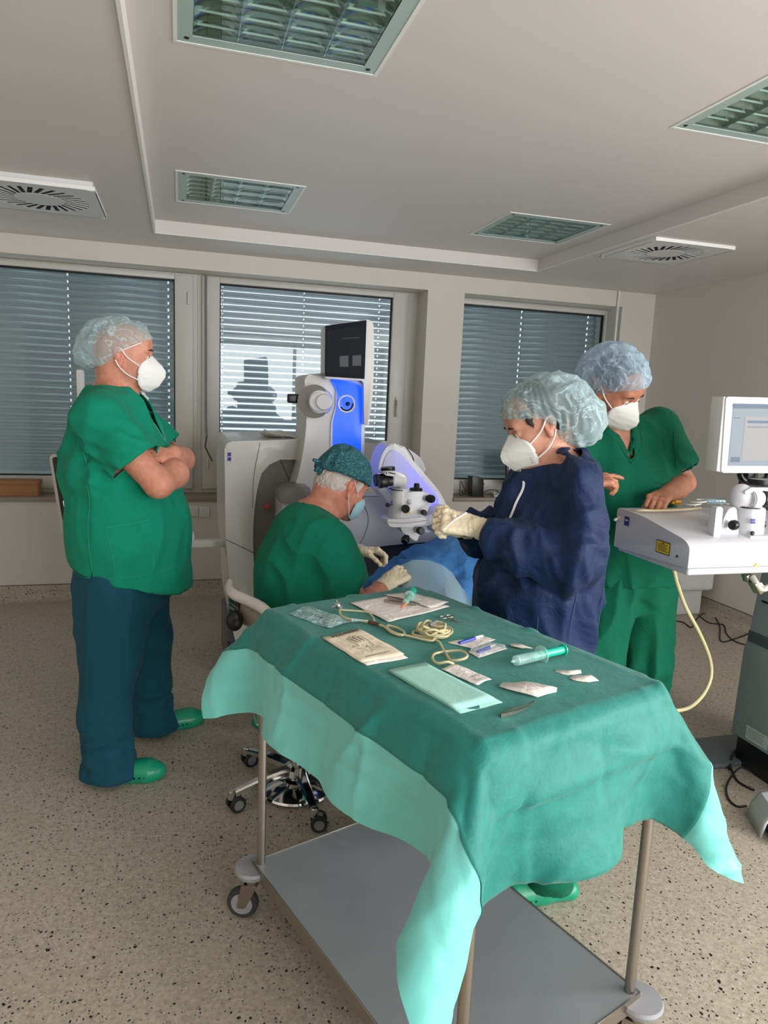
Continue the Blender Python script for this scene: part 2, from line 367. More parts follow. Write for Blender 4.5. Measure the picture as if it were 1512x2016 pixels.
hb = MB(); hb.box((hz[0]-.012, YG-.045, hz[2]-.035), (hz[0]+.012, YG-.03, hz[2]+.035), .004); hb.box((hz[0]-.009, YG-.075, hz[2]-.13), (hz[0]+.009, YG-.055, hz[2]+.012), .006); hb.cyl((hz[0], YG-.06, hz[2]), (hz[0], YG-.04, hz[2]), .009); hb.build('handle', frame_m, W2)
c3, c3b = at(1036, 700, y=YG)[0], at(1172, 660, y=YG)[0]
W3 = window(3, pxr-.15, w3fr+.05, pxr-.06, w3r, fz0, fz1, gz0, gz1, (c3, c3b, pxr+.1), hinges=((w3fr-.01, 2.2),))
# blind crank beside the mullion, thin pipes on the pier and at the end of the wall
p = [at(406, 505, y=5.70), at(406, 560, y=5.70), at(406, 820, y=5.70), at(407, 858, y=5.70)]
tc_ = thing('blind_crank', 'long grey metal crank rod hanging on the mullion between the windows', 'crank', tuple(p[3]))
MB().tube([tuple(x) for x in p], .007, 8).build('rod', grey_m, tc_); MB().box((p[0][0]-.014, 5.695, p[0][2]-.10), (p[0][0]+.014, 5.72, p[0][2]+.02), .004).build('bracket', rubber_m, tc_)
hn = [at(407, 858, y=5.69), at(404, 880, y=5.68), at(418, 908, y=5.62)]; MB().tube([tuple(x) for x in hn], .006, 8).build('crank_handle', mat('dark grey metal', (70, 72, 74), .4, .6), tc_)
for i, (a, lab) in enumerate(((at(1221, 577, y=5.47), 'thin white pipe running down the end of the window wall'),)):
    o = MB().tube([(a[0], 5.485, ZC), (a[0], 5.485, .12)], .011, 10).build('pipe', white_m); tag(o, lab, 'pipe')
# socket pair and cable duct on the wall below the windows
def socket(px, py, lab):
    q = at(px, py, y=Y1); t = thing('wall_socket', lab, 'socket', (q[0], Y1, q[2]), group='sockets below the mullion')
    pl = MB().ext([(q[0]+x, Y1-.012, q[2]+z) for x, z in rrect(.078, .078, .006)], (0, .013, 0), .002).build('cover_plate', white_m, t)
    MB().lathe([(.0, -.004), (.019, -.004), (.021, -.015), (.024, -.015), (.024, -.010)], (q[0], Y1, q[2]), (0, 1, 0), 24).build('socket_well', white_m, t)
    b = MB()
    for s in (-.009, .009): b.cyl((q[0]+s, Y1-.0055, q[2]), (q[0]+s, Y1-.003, q[2]), .003, n=8)
    b.box((q[0]-.003, Y1-.008, q[2]+.014), (q[0]+.003, Y1-.003, q[2]+.020)); b.box((q[0]-.003, Y1-.008, q[2]-.020), (q[0]+.003, Y1-.003, q[2]-.014)); b.build('contact', black_m, t)
socket(380, 1006, 'left one of two white wall sockets below the window mullion'); socket(402, 1007, 'right one of two white wall sockets below the window mullion')
# cardboard box on the sill
qa = at(0, 972, y=5.53); qb = at(75, 972, y=5.53); t = thing('cardboard_box', 'flat brown cardboard box lying on the window sill at far left', 'box', (qa[0]-.05, 5.6, SZ))
MB().box((qa[0]-.22, 5.53, SZ), (qb[0], 5.68, SZ+.105), .002).build('carton', card_m, t); MB().box((qa[0]-.225, 5.525, SZ+.085), (qb[0]+.005, 5.685, SZ+.112), .002).build('lid', card_m, t)
# white low casing under window 3 near the right wall
t = thing('low_cabinet', 'low off-white casing with rounded top edge below the right window', 'cabinet', (3.1, 4.9, 0))
casm = mat('casing off-white', (198, 196, 194), .4)
MB().box((2.35, 4.44, .0), (3.93, 5.43, .20), .01).build('plinth', casm, t); MB().box((2.33, 4.36, .205), (3.97, 5.43, .62), .035, 4).build('body', casm, t)
# ---- ceiling lights: glass cover, steel edge, parabolic reflector cells
refl_m = mat('mirror reflector', (225, 228, 224), .2, 1.)
lbed_m = mat('luminaire rim', (176, 196, 190), .35)
def luminaire(x0, y0, lab, wx=.63, wy=.585):
    t = thing('ceiling_light', lab, 'ceiling light', (x0+wx/2, y0+wy/2, ZR), group='recessed ceiling lights')
    x1, y1 = x0+wx, y0+wy; z = ZR+.031
    f = MB(); e = .012
    f.box((x0-e, y0-e, z-.034), (x0, y1+e, z-.030)); f.box((x1, y0-e, z-.034), (x1+e, y1+e, z-.030)); f.box((x0, y0-e, z-.034), (x1, y0, z-.030)); f.box((x0, y1, z-.034), (x1, y1+e, z-.030)); f.build('edge_trim', trimw_m, t, smooth=False)
    r = MB(); b = .045; zz = z-.0325
    r.box((x0, y0, zz), (x0+b, y1, z-.0305)); r.box((x1-b, y0, zz), (x1, y1, z-.0305)); r.box((x0+b, y0, zz), (x1-b, y0+b, z-.0305)); r.box((x0+b, y1-b, zz), (x1-b, y1, z-.0305)); r.build('printed_rim', lbed_m, t, smooth=False)
    # reflector: curved troughs and cross blades, real relief below the slab
    g = MB(); X0_, X1_, Y0_, Y1_ = x0+b, x1-b, y0+b, y1-b; nx, ny = 4, 6; zt = z-.004
    P = []
    for i in range(ny*8+1):
        v = i/8; fr = v-math.floor(v) if i < ny*8 else 1.; zc = zt-.0+.0015-.010*(1-(2*fr-1)**2)*0 - .014*abs(2*fr-1)**2
        P.append([(X0_+(X1_-X0_)*j/(nx*8), Y0_+(Y1_-Y0_)*i/(ny*8), zt+.0015-.020*max(abs(2*fr-1), abs(2*((j/8) % 1)-1 if j < nx*8 else 1))**2) for j in range(nx*8+1)])
    g.grid(P); g.build('reflector', refl_m, t)
    for i in range(nx+1):
        xx = X0_+(X1_-X0_)*i/nx; pts = []
        MB().ext([(xx-.007, Y0_, zt-.001), (xx+.007, Y0_, zt-.001), (xx+.0012, Y0_, zt-.024), (xx-.0012, Y0_, zt-.024)], (0, Y1_-Y0_, 0)).build('louvre_blade', refl_m, t, smooth=False)
    for i in range(ny):
        yy = Y0_+(Y1_-Y0_)*(i+.5)/ny; MB().tube([(X0_, yy, zt-.010), (X1_, yy, zt-.010)], .004, 8).build('tube_lamp', mat('lamp tube', (215, 222, 215), .3), t)
    MB().box((x0+.002, y0+.002, z-.030), (x1-.002, y1-.002, z-.0285)).build('glass_cover', lampglass_m, t, smooth=False)
    for sx in (x0+.028, x1-.028):
        for sy in (y0+.028, y1-.028): MB().cyl((sx, sy, z-.034), (sx, sy, z-.004), .008, n=12).build('screw', mat('dark screw', (40, 38, 36), .4, .5), t)
luminaire(.0, 3.87, 'recessed square light near the left far corner of the raised ceiling'); luminaire(1.815, 3.87, 'recessed square light near the right far corner of the raised ceiling, white bulbs glinting')
luminaire(.0, 1.895, 'large recessed square light cut by the top edge of the picture'); luminaire(1.815, 1.895, 'recessed square light cut by the right edge of the picture')
# ---- swirl diffusers
def diffuser(x0, y0, w_, drop, lab):
    z = ZC; t = thing('air_diffuser', lab, 'air vent', (x0+w_/2, y0+w_/2, z), group='swirl air diffusers')
    cxx, cyy = x0+w_/2, y0+w_/2; b = MB()
    b.box((x0+.012, y0+.012, z-drop+.003), (x0+w_-.012, y0+w_-.012, z-.0005)); b.build('plenum', white_m, t, smooth=False)
    # plate with real slots: radial sectors
    n = 28; mb = MB(); zt = z-drop; r0, r1 = w_*.20, w_*.40; off = .22
    def pol(r, a): return (cxx+r*math.cos(a), cyy+r*math.sin(a), zt)
    def sq(a):
        c_, s_ = math.cos(a), math.sin(a); k = (w_/2)/max(abs(c_), abs(s_)); return (cxx+k*c_, cyy+k*s_, zt)
    d = 2*PI/n; half = .36*d
    cv = mb.b.verts.new((cxx, cyy, zt)); inn = []; out = []; edg = []
    for i in range(n):
        a = i*d
        inn += [mb.b.verts.new(pol(r0, a-half*1.3)), mb.b.verts.new(pol(r0, a+half*1.3))]; out += [mb.b.verts.new(pol(r1, a-half*.62+off)), mb.b.verts.new(pol(r1, a+half*.62+off))]
    m_ = 2*n
    for i in range(m_):
        mb.b.faces.new((cv, inn[i], inn[(i+1) % m_]))
        if i % 2: mb.b.faces.new((inn[i], out[i], out[(i+1) % m_], inn[(i+1) % m_]))
    ed = [mb.b.verts.new(sq(off+(i//2)*d+(-half*.62 if i % 2 == 0 else half*.62))) for i in range(m_)]
    for i in range(m_): mb.b.faces.new((out[i], ed[i], ed[(i+1) % m_], out[(i+1) % m_]))
    pl = mb.build('slotted_plate', white_m, t, smooth=False); md = pl.modifiers.new('s', 'SOLIDIFY'); md.thickness = .002; md.offset = 1
    sk = MB(); e = .004
    for lo, hi in (((x0, y0, zt), (x0+w_, y0+e, zt+.02)), ((x0, y0+w_-e, zt), (x0+w_, y0+w_, zt+.02)), ((x0, y0, zt), (x0+e, y0+w_, zt+.02)), ((x0+w_-e, y0, zt), (x0+w_, y0+w_, zt+.02))): sk.box(lo, hi)
    sk.build('plate_edge', trimw_m, t, smooth=False)
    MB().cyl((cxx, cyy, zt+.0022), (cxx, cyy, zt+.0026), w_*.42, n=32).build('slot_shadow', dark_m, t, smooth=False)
diffuser(-.99, 3.93, .60, .045, 'white swirl air diffuser at the far left of the low ceiling'); diffuser(2.66, 3.70, .56, .02, 'white swirl air diffuser on the right low ceiling')
# ================================================================== the instrument table and its drape
TC = np.array([.636, 1.596]); TH = .33; TU = np.array([math.cos(TH), math.sin(TH)]); TV = np.array([-TU[1], TU[0]]); TA, TB, TZ, SZs = .275, .448, .97, .186
def tp(a, b, z): q = TC+TU*a+TV*b; return Vector((q[0], q[1], z))
TM = Matrix.Translation((TC[0], TC[1], 0))@rot_z(TH)
shelf_m = mat('worn steel sheet', (150, 155, 158), .42, .35, bump=.06, bs=500, var=.06, vs=5)
trolley = thing('instrument_trolley', 'stainless steel two-level instrument trolley under the green drape', 'trolley', (TC[0], TC[1], 0), TH)
sh = MB(TM); e = .018; sh.box((-TA-e, -TB-e, SZs-.004), (TA+e, TB+e, SZs)); sh.build('lower_shelf', shelf_m, trolley, smooth=False)
ed = MB(TM)
for lo, hi in (((-TA-e-.002, -TB-e-.002, SZs-.038), (-TA-e+.001, TB+e+.002, SZs+.003)), ((TA+e-.001, -TB-e-.002, SZs-.038), (TA+e+.002, TB+e+.002, SZs+.003)), ((-TA-e, -TB-e-.002, SZs-.038), (TA+e, -TB-e+.001, SZs+.003)), ((-TA-e, TB+e-.001, SZs-.038), (TA+e, TB+e+.002, SZs+.003))): ed.box(lo, hi, .0008, 1)
ed.build('shelf_edge', steel_m, trolley)
MB(TM).box((-TA+.002, -TB+.002, TZ-.035), (TA-.002, TB-.002, TZ-.008), .004).build('top_plate', steel_m, trolley)
caster_m = mat('caster grey', (150, 150, 153), .5); tyre_m = mat('caster tyre', (52, 52, 55), .6)
for i, (sa, sb) in enumerate(((-1, 1), (1, 1), (1, -1), (-1, -1))):
    a, b = sa*TA, sb*TB
    MB(TM).cyl((a, b, SZs-.03), (a, b, TZ-.035), .0125, n=20).build('leg', steel_m, trolley)
    oa, ob = a+sa*.018, b+sb*.018
    pr = [(0, .002), (.052, .0), (.056, -.008), (.05, -.022), (.03, -.032), (0, -.033)]
    bp = MB(TM).lathe(pr, (oa, ob, SZs-.012), (0, 0, 1), 28).build('bumper', caster_m, trolley)
    ang = (2.4, .8, 2.0, .5)[i]; dx, dy = math.cos(ang), math.sin(ang); wx, wy = oa+dx*.03, ob+dy*.03; R = .048
    fk = MB(TM); fk.lathe([(.02, .0), (.022, -.012), (.018, -.03)], (oa, ob, SZs-.045), n=16, cap=True)
    for s in (-1, 1): fk.ext([(oa-dx*.018+dy*s*.019, ob-dy*.018-dx*s*.019, SZs-.07), (oa+dx*.03+dy*s*.019, ob+dy*.03-dx*s*.019, SZs-.07), (wx+dx*.012+dy*s*.019, wy+dy*.012-dx*s*.019, R-.01), (wx-dx*.012+dy*s*.019, wy-dy*.012-dx*s*.019, R-.01)], (dy*.003, -dx*.003, 0))
    fk.build('fork', steel_m, bp)
    MB(TM).lathe([(R*.7, -.013), (R-.004, -.014), (R, -.008), (R, .008), (R-.004, .014), (R*.7, .013)], (wx, wy, R), (dy, -dx, 0), 28).build('tyre', tyre_m, bp)
    MB(TM).lathe([(0, -.015), (.012, -.016), (.012, -.012), (R*.68, -.010), (R*.72, -.013), (R*.72, .013), (R*.68, .010), (.012, .012), (.012, .016), (0, .015)], (wx, wy, R), (dy, -dx, 0), 24).build('hub', caster_m, bp)
# ---- drape, simulated in the table's frame
def simulate():
    s0, s1, t0, t1 = -.56, .555, -.75, .60; ds = .0168
    nu = int(round((s1-s0)/ds))+1; nv = int(round((t1-t0)/ds))+1; us = np.linspace(s0, s1, nu); vs = np.linspace(t0, t1, nv); du = us[1]-us[0]; dv = vs[1]-vs[0]
    X = np.zeros((nu, nv, 3)); X[..., 0] = us[:, None]; X[..., 1] = vs[None, :]; X[..., 2] = TZ+.002
    # a cloth taken out of its folds: slight creases to start from
    X[..., 2] += .002*np.sin(us[:, None]*23)+.002*np.sin(vs[None, :]*19+1)
    hx, hy, hr = TA+.020, TB+.020, .007
    pin = (np.abs(us)[:, None] < hx-.02) & (np.abs(vs)[None, :] < hy-.02)
    G_ = np.zeros_like(X); uu, vv = us[:, None], vs[None, :]
    for (cu, cv), acc, rr in (((s0+.06, t0+.12), (-2.6, -.8, .3), .16), ((s0, t1), (-.6, 1.5, 1.0), .20), ((s1, t0), (2.0, -1.5, 0), .18)): G_ += np.exp(-((uu-cu)**2+(vv-cv)**2)/rr**2)[..., None]*np.array(acc)
    G_ += (np.clip((-uu-.30)/.2, 0, 1)*np.ones_like(vv))[..., None]*np.array((-1.6, 0, 0))
    V = np.zeros_like(X); W = np.where(pin, 0., 1.); dt = 1/60; X0_ = X.copy()
    def con(sla, slb, L, k):
        a = X[sla]; b = X[slb]; wa = W[sla]; wb_ = W[slb]; d = b-a; l = np.sqrt((d*d).sum(-1))+1e-9; ws = wa+wb_; ws = np.where(ws == 0, 1, ws)
        c = ((l-L)/l*k/ws)[..., None]*d; X[sla] = a+c*wa[..., None]; X[slb] = b-c*wb_[..., None]
    S_ = slice; A = S_(None)
    def pairs(off, ax, n):
        out = []
        for ph in range(2):
            i = np.arange(n-off); i = i[(i//off) % 2 == ph]
            if len(i): out.append((i, i+off))
        return out
    pu, pv, pu2, pv2 = pairs(1, 0, nu), pairs(1, 1, nv), pairs(2, 0, nu), pairs(2, 1, nv); pu4, pv4 = pairs(4, 0, nu), pairs(4, 1, nv); pu8, pv8 = pairs(8, 0, nu), pairs(8, 1, nv)
    dg = math.hypot(du, dv)
    def proj_out():
        P = X.reshape(-1, 3); q = np.stack([np.abs(P[:, 0])-(hx-hr), np.abs(P[:, 1])-(hy-hr), np.abs(P[:, 2]-(TZ-.4))-(.402-hr)], 1); m = np.maximum(q, 0); d = np.sqrt((m*m).sum(1))+np.minimum(q.max(1), 0)-hr
        ins = d < 0
        if ins.any():
            qi = q[ins]; sg = np.sign(P[ins]-np.array([0, 0, TZ-.4])); mi = m[ins]; ln = np.sqrt((mi*mi).sum(1))[:, None]; n = np.where(ln > 1e-6, mi/np.maximum(ln, 1e-6), 0)
            am = np.argmax(qi, 1); alt = np.zeros_like(n); alt[np.arange(len(am)), am] = 1; n = np.where(ln > 1e-6, n, alt)*sg
            P[ins] -= n*d[ins][:, None]
    for it in range(230):
        V[..., 2] -= 9.8*dt*W; V += G_*dt*W[..., None]; V *= .965
        sp = np.sqrt((V*V).sum(-1))[..., None]; V *= np.minimum(1, 1.6/np.maximum(sp, 1e-6))
        Xp = X.copy(); X += V*dt
        for k in range(9):
            for i, j in pu: con((i,), (j,), du, 1.)
            for i, j in pv: con((A, i), (A, j), dv, 1.)
            con((S_(0, None, 2), S_(0, None)), (S_(0, None, 2), S_(0, None)), 0, 0) if 0 else None
            for pa in (0, 1):
                i = np.arange(pa, nu-1, 2)
                for pb in (0, 1):
                    j = np.arange(pb, nv-1, 2)
                    con(np.ix_(i, j), np.ix_(i+1, j+1), dg, .5); con(np.ix_(i+1, j), np.ix_(i, j+1), dg, .5)
            for i, j in pu2: con((i,), (j,), 2*du, .6)
            for i, j in pv2: con((A, i), (A, j), 2*dv, .6)
            if 1:
                for i, j in pu4: con((i,), (j,), 4*du, .5)
                for i, j in pv4: con((A, i), (A, j), 4*dv, .5)
            if k % 2 == 0:
                for i, j in pu8: con((i,), (j,), 8*du, .4)
                for i, j in pv8: con((A, i), (A, j), 8*dv, .4)
            proj_out()
        V = (X-Xp)/dt*W[..., None]
    return us, vs, X
us, vs, DX = simulate()
def refine(us, vs, X):
    """cubic mid-points: double the grid"""
    def up(A_, ax):
        A_ = np.moveaxis(A_, ax, 0); n = A_.shape[0]; P = np.concatenate([2*A_[:1]-A_[1:2], A_, 2*A_[-1:]-A_[-2:-1]]); mid = (-P[:-3]+9*P[1:-2]+9*P[2:-1]-P[3:])/16
        out = np.empty((2*n-1,)+A_.shape[1:]); out[0::2] = A_; out[1::2] = mid; return np.moveaxis(out, 0, ax)
    return up(us, 0), up(vs, 0), up(up(X, 0), 1)
us, vs, DX = refine(us, vs, DX)
def grid_normals(X):
    a = np.gradient(X, axis=0); b = np.gradient(X, axis=1); n = np.cross(a, b); return n/np.maximum(np.linalg.norm(n, axis=-1, keepdims=True), 1e-9)
DN = grid_normals(DX)
# sharp creases left by the folded pack
hgt = np.zeros(DX.shape[:2]); rg = np.random.default_rng(7)
for i, c0 in enumerate((-.47, -.375, -.285, -.19, .0, .19, .285, .38, .47)): hgt += (.0034 if i % 2 else -.0028)*np.exp(-np.abs(us[:, None]-c0)/.014)*(.35+.6*np.abs(np.sin(vs[None, :]*5+i)))
for i, c0 in enumerate((-.66, -.56, -.36, -.18, .0, .18, .37, .56, .64)): hgt += (.0034 if i % 2 else -.0028)*np.exp(-np.abs(vs[None, :]-c0)/.014)*(.35+.6*np.abs(np.cos(us[:, None]*6+i)))
for i in range(46):   # random short creases in the hanging part
    a = rg.uniform(0, PI); c0 = np.array([rg.uniform(-.55, .55), rg.uniform(-.75, .7)]); dd = (us[:, None]-c0[0])*math.sin(a)-(vs[None, :]-c0[1])*math.cos(a); ll = (us[:, None]-c0[0])*math.cos(a)+(vs[None, :]-c0[1])*math.sin(a)
    hgt += rg.choice([-1, 1])*.0045*np.exp(-np.abs(dd)/.012)*np.exp(-(ll/.09)**2)
flat = ((np.abs(us)[:, None] < TA-.01) & (np.abs(vs)[None, :] < TB-.01)); hgt = np.where(flat, np.abs(hgt)*.22, hgt*2.8)
hgt = np.maximum(hgt, -.0035); DXf = DX+DN*(hgt+.001)[..., None]
drape = thing('surgical_drape', 'large green and mint surgical drape hanging over the instrument trolley', 'drape', (TC[0], TC[1], SZs), TH)
mint_m = mat('mint film', (118, 210, 200), .42, sheen=.2, bump=.05, bs=90, wr=.10, ws=14)
dark_green_m = mat('dark green nonwoven', (12, 124, 112), .62, sheen=.15, bump=.25, bs=150, var=.10, vs=45, wr=.10, ws=14)
def sub(i0, i1, off):
    P = DXf[i0:i1]+DN[i0:i1]*off; n, m = P.shape[:2]; Pw = P.reshape(-1, 3); c_, s_ = math.cos(TH), math.sin(TH)
    Wd = np.stack([TC[0]+Pw[:, 0]*c_-Pw[:, 1]*s_, TC[1]+Pw[:, 0]*s_+Pw[:, 1]*c_, Pw[:, 2]], 1)
    I = np.arange(n*m).reshape(n, m); Fc = np.stack([I[:-1, :-1], I[1:, :-1], I[1:, 1:], I[:-1, 1:]], -1).reshape(-1, 4); return Wd, Fc
V_, F_ = sub(0, len(us), 0); o = link('film_sheet', mesh_np('film_sheet', V_, F_), mint_m, drape, ang=60)
i0 = int(np.searchsorted(us, -.375)); i1 = int(np.searchsorted(us, .375))
V_, F_ = sub(i0, i1, .0016); o = link('absorbent_strip', mesh_np('absorbent_strip', V_, F_), dark_green_m, drape, ang=60)
md = o.modifiers.new('solid', 'SOLIDIFY'); md.thickness = .0008; md.offset = 1
# ================================================================== things lying on the drape
ZT = TZ+.0075
def obx(name, label, cat, a, b, rz=0, group=None): p = tp(a, b, ZT); return thing(name, label, cat, tuple(p), TH+rz, group)
def quad_sheet(mb, A, B, C_, D, z, n=10, amp=.0012, seed=0, lift=0.):
    """a thin sheet over four table points, gently wavy"""
    rg = np.random.default_rng(seed); ph = rg.uniform(0, 6, 6); P = []
    for i in range(n+1):
        row = []
        for j in range(n+1):
            u_, v_ = i/n, j/n; q = (1-u_)*(1-v_)*np.array(A)+u_*(1-v_)*np.array(B)+u_*v_*np.array(C_)+(1-u_)*v_*np.array(D)
            h = amp*(math.sin(7*u_+ph[0])*math.cos(5*v_+ph[1])+.6*math.sin(13*v_+ph[2]+4*u_))+amp*1.7+lift*(u_*(1-u_))**2*8
            row.append(tp(q[0], q[1], z+h))
        P.append(row)
    return mb.grid(P)
ink_m = mat('printing ink', (40, 38, 38), .7); faint_m = mat('faint print', (120, 116, 112), .7)
def tpl(a0, b0, dx, dy, z):
    """matrix for flat lettering on the table: origin and reading direction in table coordinates"""
    o = tp(a0, b0, z); e = tp(a0+dx, b0+dy, z)-o; up = Vector((-e.y, e.x, 0)); return basis(o, e, up)
# --- glove wallet with the hand outline
t = obx('glove_wallet', 'cream paper glove wallet with a drawn hand, nearest the left edge of the trolley', 'glove packet', -.2, .05)
cream_m = mat('cream paper', (238, 224, 200), .7, wr=.2, ws=25)
A, B, C_, D = (-.259, .152), (-.139, .167), (-.150, -.058), (-.262, -.053)
quad_sheet(MB(), A, B, C_, D, ZT, seed=1).build('back_leaf', paper_m, t, solid=.0006)
A2, B2, C2, D2 = (-.259, .152), (-.139, .167), (-.146, -.038), (-.266, -.036)
quad_sheet(MB(), A2, B2, C2, D2, ZT+.0022, seed=1).build('front_leaf', cream_m, t, solid=.0006)
def lines(mb, segs, z, w_=.0009):
    for sg in segs:
        for p, q in zip(sg, sg[1:]):
            p = np.array(p); q = np.array(q); d = q-p; n = np.array([-d[1], d[0]])/max(np.linalg.norm(d), 1e-9)*w_; mb.poly([tp(*(p-n), z), tp(*(q-n), z), tp(*(q+n), z), tp(*(p+n), z)])
    return mb
def wl(u_, v_):   # wallet coordinates 0..1 (v along its length)
    q = (1-u_)*(1-v_)*np.array(A2)+u_*(1-v_)*np.array(B2)+u_*v_*np.array(C2)+(1-u_)*v_*np.array(D2); return tuple(q)
zi = ZT+.0066
hand = [(.80, .72), (.70, .66), (.70, .52), (.74, .44), (.72, .26), (.68, .24), (.65, .28), (.66, .42), (.62, .22), (.58, .20), (.55, .24), (.58, .42), (.52, .20), (.48, .19), (.46, .23), (.50, .43), (.43, .24), (.39, .24), (.38, .28), (.42, .46), (.40, .54), (.30, .50), (.26, .52), (.28, .56), (.38, .64), (.42, .74)]
b = MB(); lines(b, [[wl(*p) for p in hand], [wl(.50, .62), wl(.56, .56), wl(.56, .66)], [wl(.60, .60), wl(.64, .66)], [wl(.52, .70), wl(.56, .74)]], zi, .0007); b.build('hand_drawing', ink_m, t, smooth=False)
b = MB(); lines(b, [[wl(.2, .88), wl(.8, .86)]], zi, .0011); lines(b, [[wl(.22, .10), wl(.84, .085)]], zi, .0006); b.build('ruled_line', ink_m, t, smooth=False)
p0, p1 = wl(.80, .045), wl(.25, .06); mtext('HANDSCHUHE', .0135, tpl((p0[0]+p1[0])/2, (p0[1]+p1[1])/2, p1[0]-p0[0], p1[1]-p0[1], zi), ink_m, t)
# --- opened white paper with forceps on it
t = obx('unfolded_paper', 'large unfolded white paper wrapper at the far end of the trolley', 'paper', .08, .28)
b = MB(); quad_sheet(b, (-.034, .384), (.166, .385), (.204, .211), (-.038, .179), ZT, n=14, amp=.0014, seed=3).build('sheet', paper_m, t, solid=.0005)
b = MB(); quad_sheet(b, (.10, .40), (.19, .38), (.225, .24), (.14, .22), ZT+.004, n=8, amp=.001, seed=5).build('turned_flap', paper_m, t, solid=.0005)
def forceps(a, b_, ang, L_, lab, hang=0, grp=None, z=ZT):
    t = thing('forceps', lab, 'forceps', tuple(tp(a, b_, z)), TH, grp); dx, dy = math.cos(ang), math.sin(ang); nx, ny = -dy, dx
    for s in (-1, 1):
        path = []; 
        for k in range(11):
            x = k/10; off = s*(.0005+.0055*math.sin(PI*min(1, x*1.02))**.8 if x < .98 else s*0); off = s*(.0006+.0055*math.sin(PI*x)**.8)
            path.append((a+dx*L_*x+nx*off, b_+dy*L_*x+ny*off, z+.004+(.006*max(0, x-.86)/.14 if hang else 0)))
        wd = [.0035*(1-.75*(k/10)**1.5)+.0004 for k in range(11)]; P = []
        for (x, y, zz), w_ in zip(path, wd): P.append([tp(x-nx*.0005, y-ny*.0005, zz-w_), tp(x+nx*.0005, y+ny*.0005, zz-w_), tp(x+nx*.0005, y+ny*.0005, zz+w_), tp(x-nx*.0005, y-ny*.0005, zz+w_)])
        MB().grid(P, closed_u=True).build('arm', steel_m, t)
    return t
forceps(-.179, -.395, math.atan2(.005, .093), .098, 'steel forceps lying alone near the front end of the trolley', 1)
forceps(.055, .335, -1.0, .10, 'steel forceps left of two on the unfolded white paper', 0, None, ZT+.005); forceps(.085, .36, -1.15, .11, 'steel forceps right of two on the unfolded white paper', 0, None, ZT+.005)
# --- scissors
t = obx('scissors', 'small surgical scissors lying open past the tube coil', 'scissors', .133, .11)
for s in (-1, 1):
    c_ = np.array([.133, .112]); d = np.array([s*.28, .96]); d /= np.linalg.norm(d); h = c_+d*.030; b = MB(); b.tube([tp(*(c_-d*.032), ZT+.003), tp(*c_, ZT+.003+s*.0008), tp(*(c_+d*.016), ZT+.003)], [.0006, .0022, .0018], 8)
    b.tube([tp(h[0]+.012*math.cos(k*PI/10)*1.1+s*.003, h[1]+.010*math.sin(k*PI/10), ZT+.003) for k in range(21)], .0016, 8, cap=False); b.build('blade', steel_m, t)
MB().cyl(tp(.133, .112, ZT), tp(.133, .112, ZT+.0065), .0025, n=12).build('pivot', steel_m, t)
# --- folded mint towel
t = obx('folded_towel', 'pale mint folded towel lying lengthwise beside the white sachet', 'towel', -.19, -.22)
towel_m = mat('mint paper towel', (168, 222, 210), .75, bump=.2, bs=300, wr=.1, ws=12)
A, B, C_, D = (-.236, -.101), (-.137, -.108), (-.129, -.350), (-.238, -.345)
for k, (dl, nm) in enumerate(((.0, 'bottom_layer'), (.012, 'middle_layer'), (.018, 'top_layer'))):
    b = MB(); quad_sheet(b, (A[0], A[1]), (B[0], B[1]), (C_[0]-dl*.3, C_[1]+dl), (D[0], D[1]+dl), ZT+.002*k, n=10, amp=.0007, seed=2).build(nm, towel_m, t, solid=.0012)
# --- clear pouch with a mask-like blue film (far left)
pouch_m = MATS.get('pouch')
def mk_film(name, tint, a, rough=.12):
    M_, tt, b = nt(name); L = tt.links.new; b.inputs['Base Color'].default_value = S(tint); b.inputs['Roughness'].default_value = rough; b.inputs['Specular IOR Level'].default_value = .8
    n = node(tt, 'ShaderNodeTexNoise'); n.inputs['Scale'].default_value = 38; n.inputs['Distortion'].default_value = 1.5; tc = node(tt, 'ShaderNodeTexCoord'); L(tc.outputs['Object'], n.inputs['Vector'])
    bp = node(tt, 'ShaderNodeBump'); bp.inputs['Strength'].default_value = .6; bp.inputs['Distance'].default_value = .01; L(n.outputs[0], bp.inputs['Height']); L(bp.outputs[0], b.inputs['Normal'])
    mr = node(tt, 'ShaderNodeMapRange'); mr.inputs[1].default_value = .4; mr.inputs[2].default_value = .62; mr.inputs[3].default_value = a*.55; mr.inputs[4].default_value = min(1, a*1.5); L(n.outputs[0], mr.inputs[0]); L(mr.outputs[0], b.inputs['Alpha']); MATS[name] = M_; return M_
pouch_m = mk_film('clear pouch film', (190, 225, 225), .55); clear_m = mk_film('clear blister film', (215, 228, 232), .35)
t = obx('clear_pouch', 'crumpled clear plastic pouch at the far left corner of the trolley', 'pouch', -.19, .30)
quad_sheet(MB(), (-.245, .357), (-.165, .405), (-.112, .225), (-.205, .205), ZT, n=16, amp=.0022, seed=8, lift=.01).build('film', pouch_m, t); quad_sheet(MB(), (-.24, .352), (-.165, .395), (-.12, .235), (-.20, .215), ZT+.0005, n=8, amp=.0004, seed=9).build('film_back', pouch_m, t)
MB().tube([tp(-.19, .33, ZT+.004), tp(-.175, .28, ZT+.006), tp(-.15, .24, ZT+.004)], [.002, .004, .002], 8).build('content', grey_m, t); MB().tube([tp(-.12, .235, ZT+.004), tp(-.10, .215, ZT+.006), tp(-.075, .215, ZT+.002)], [.006, .003, .0008], 6).build('twisted_tail', pouch_m, t)
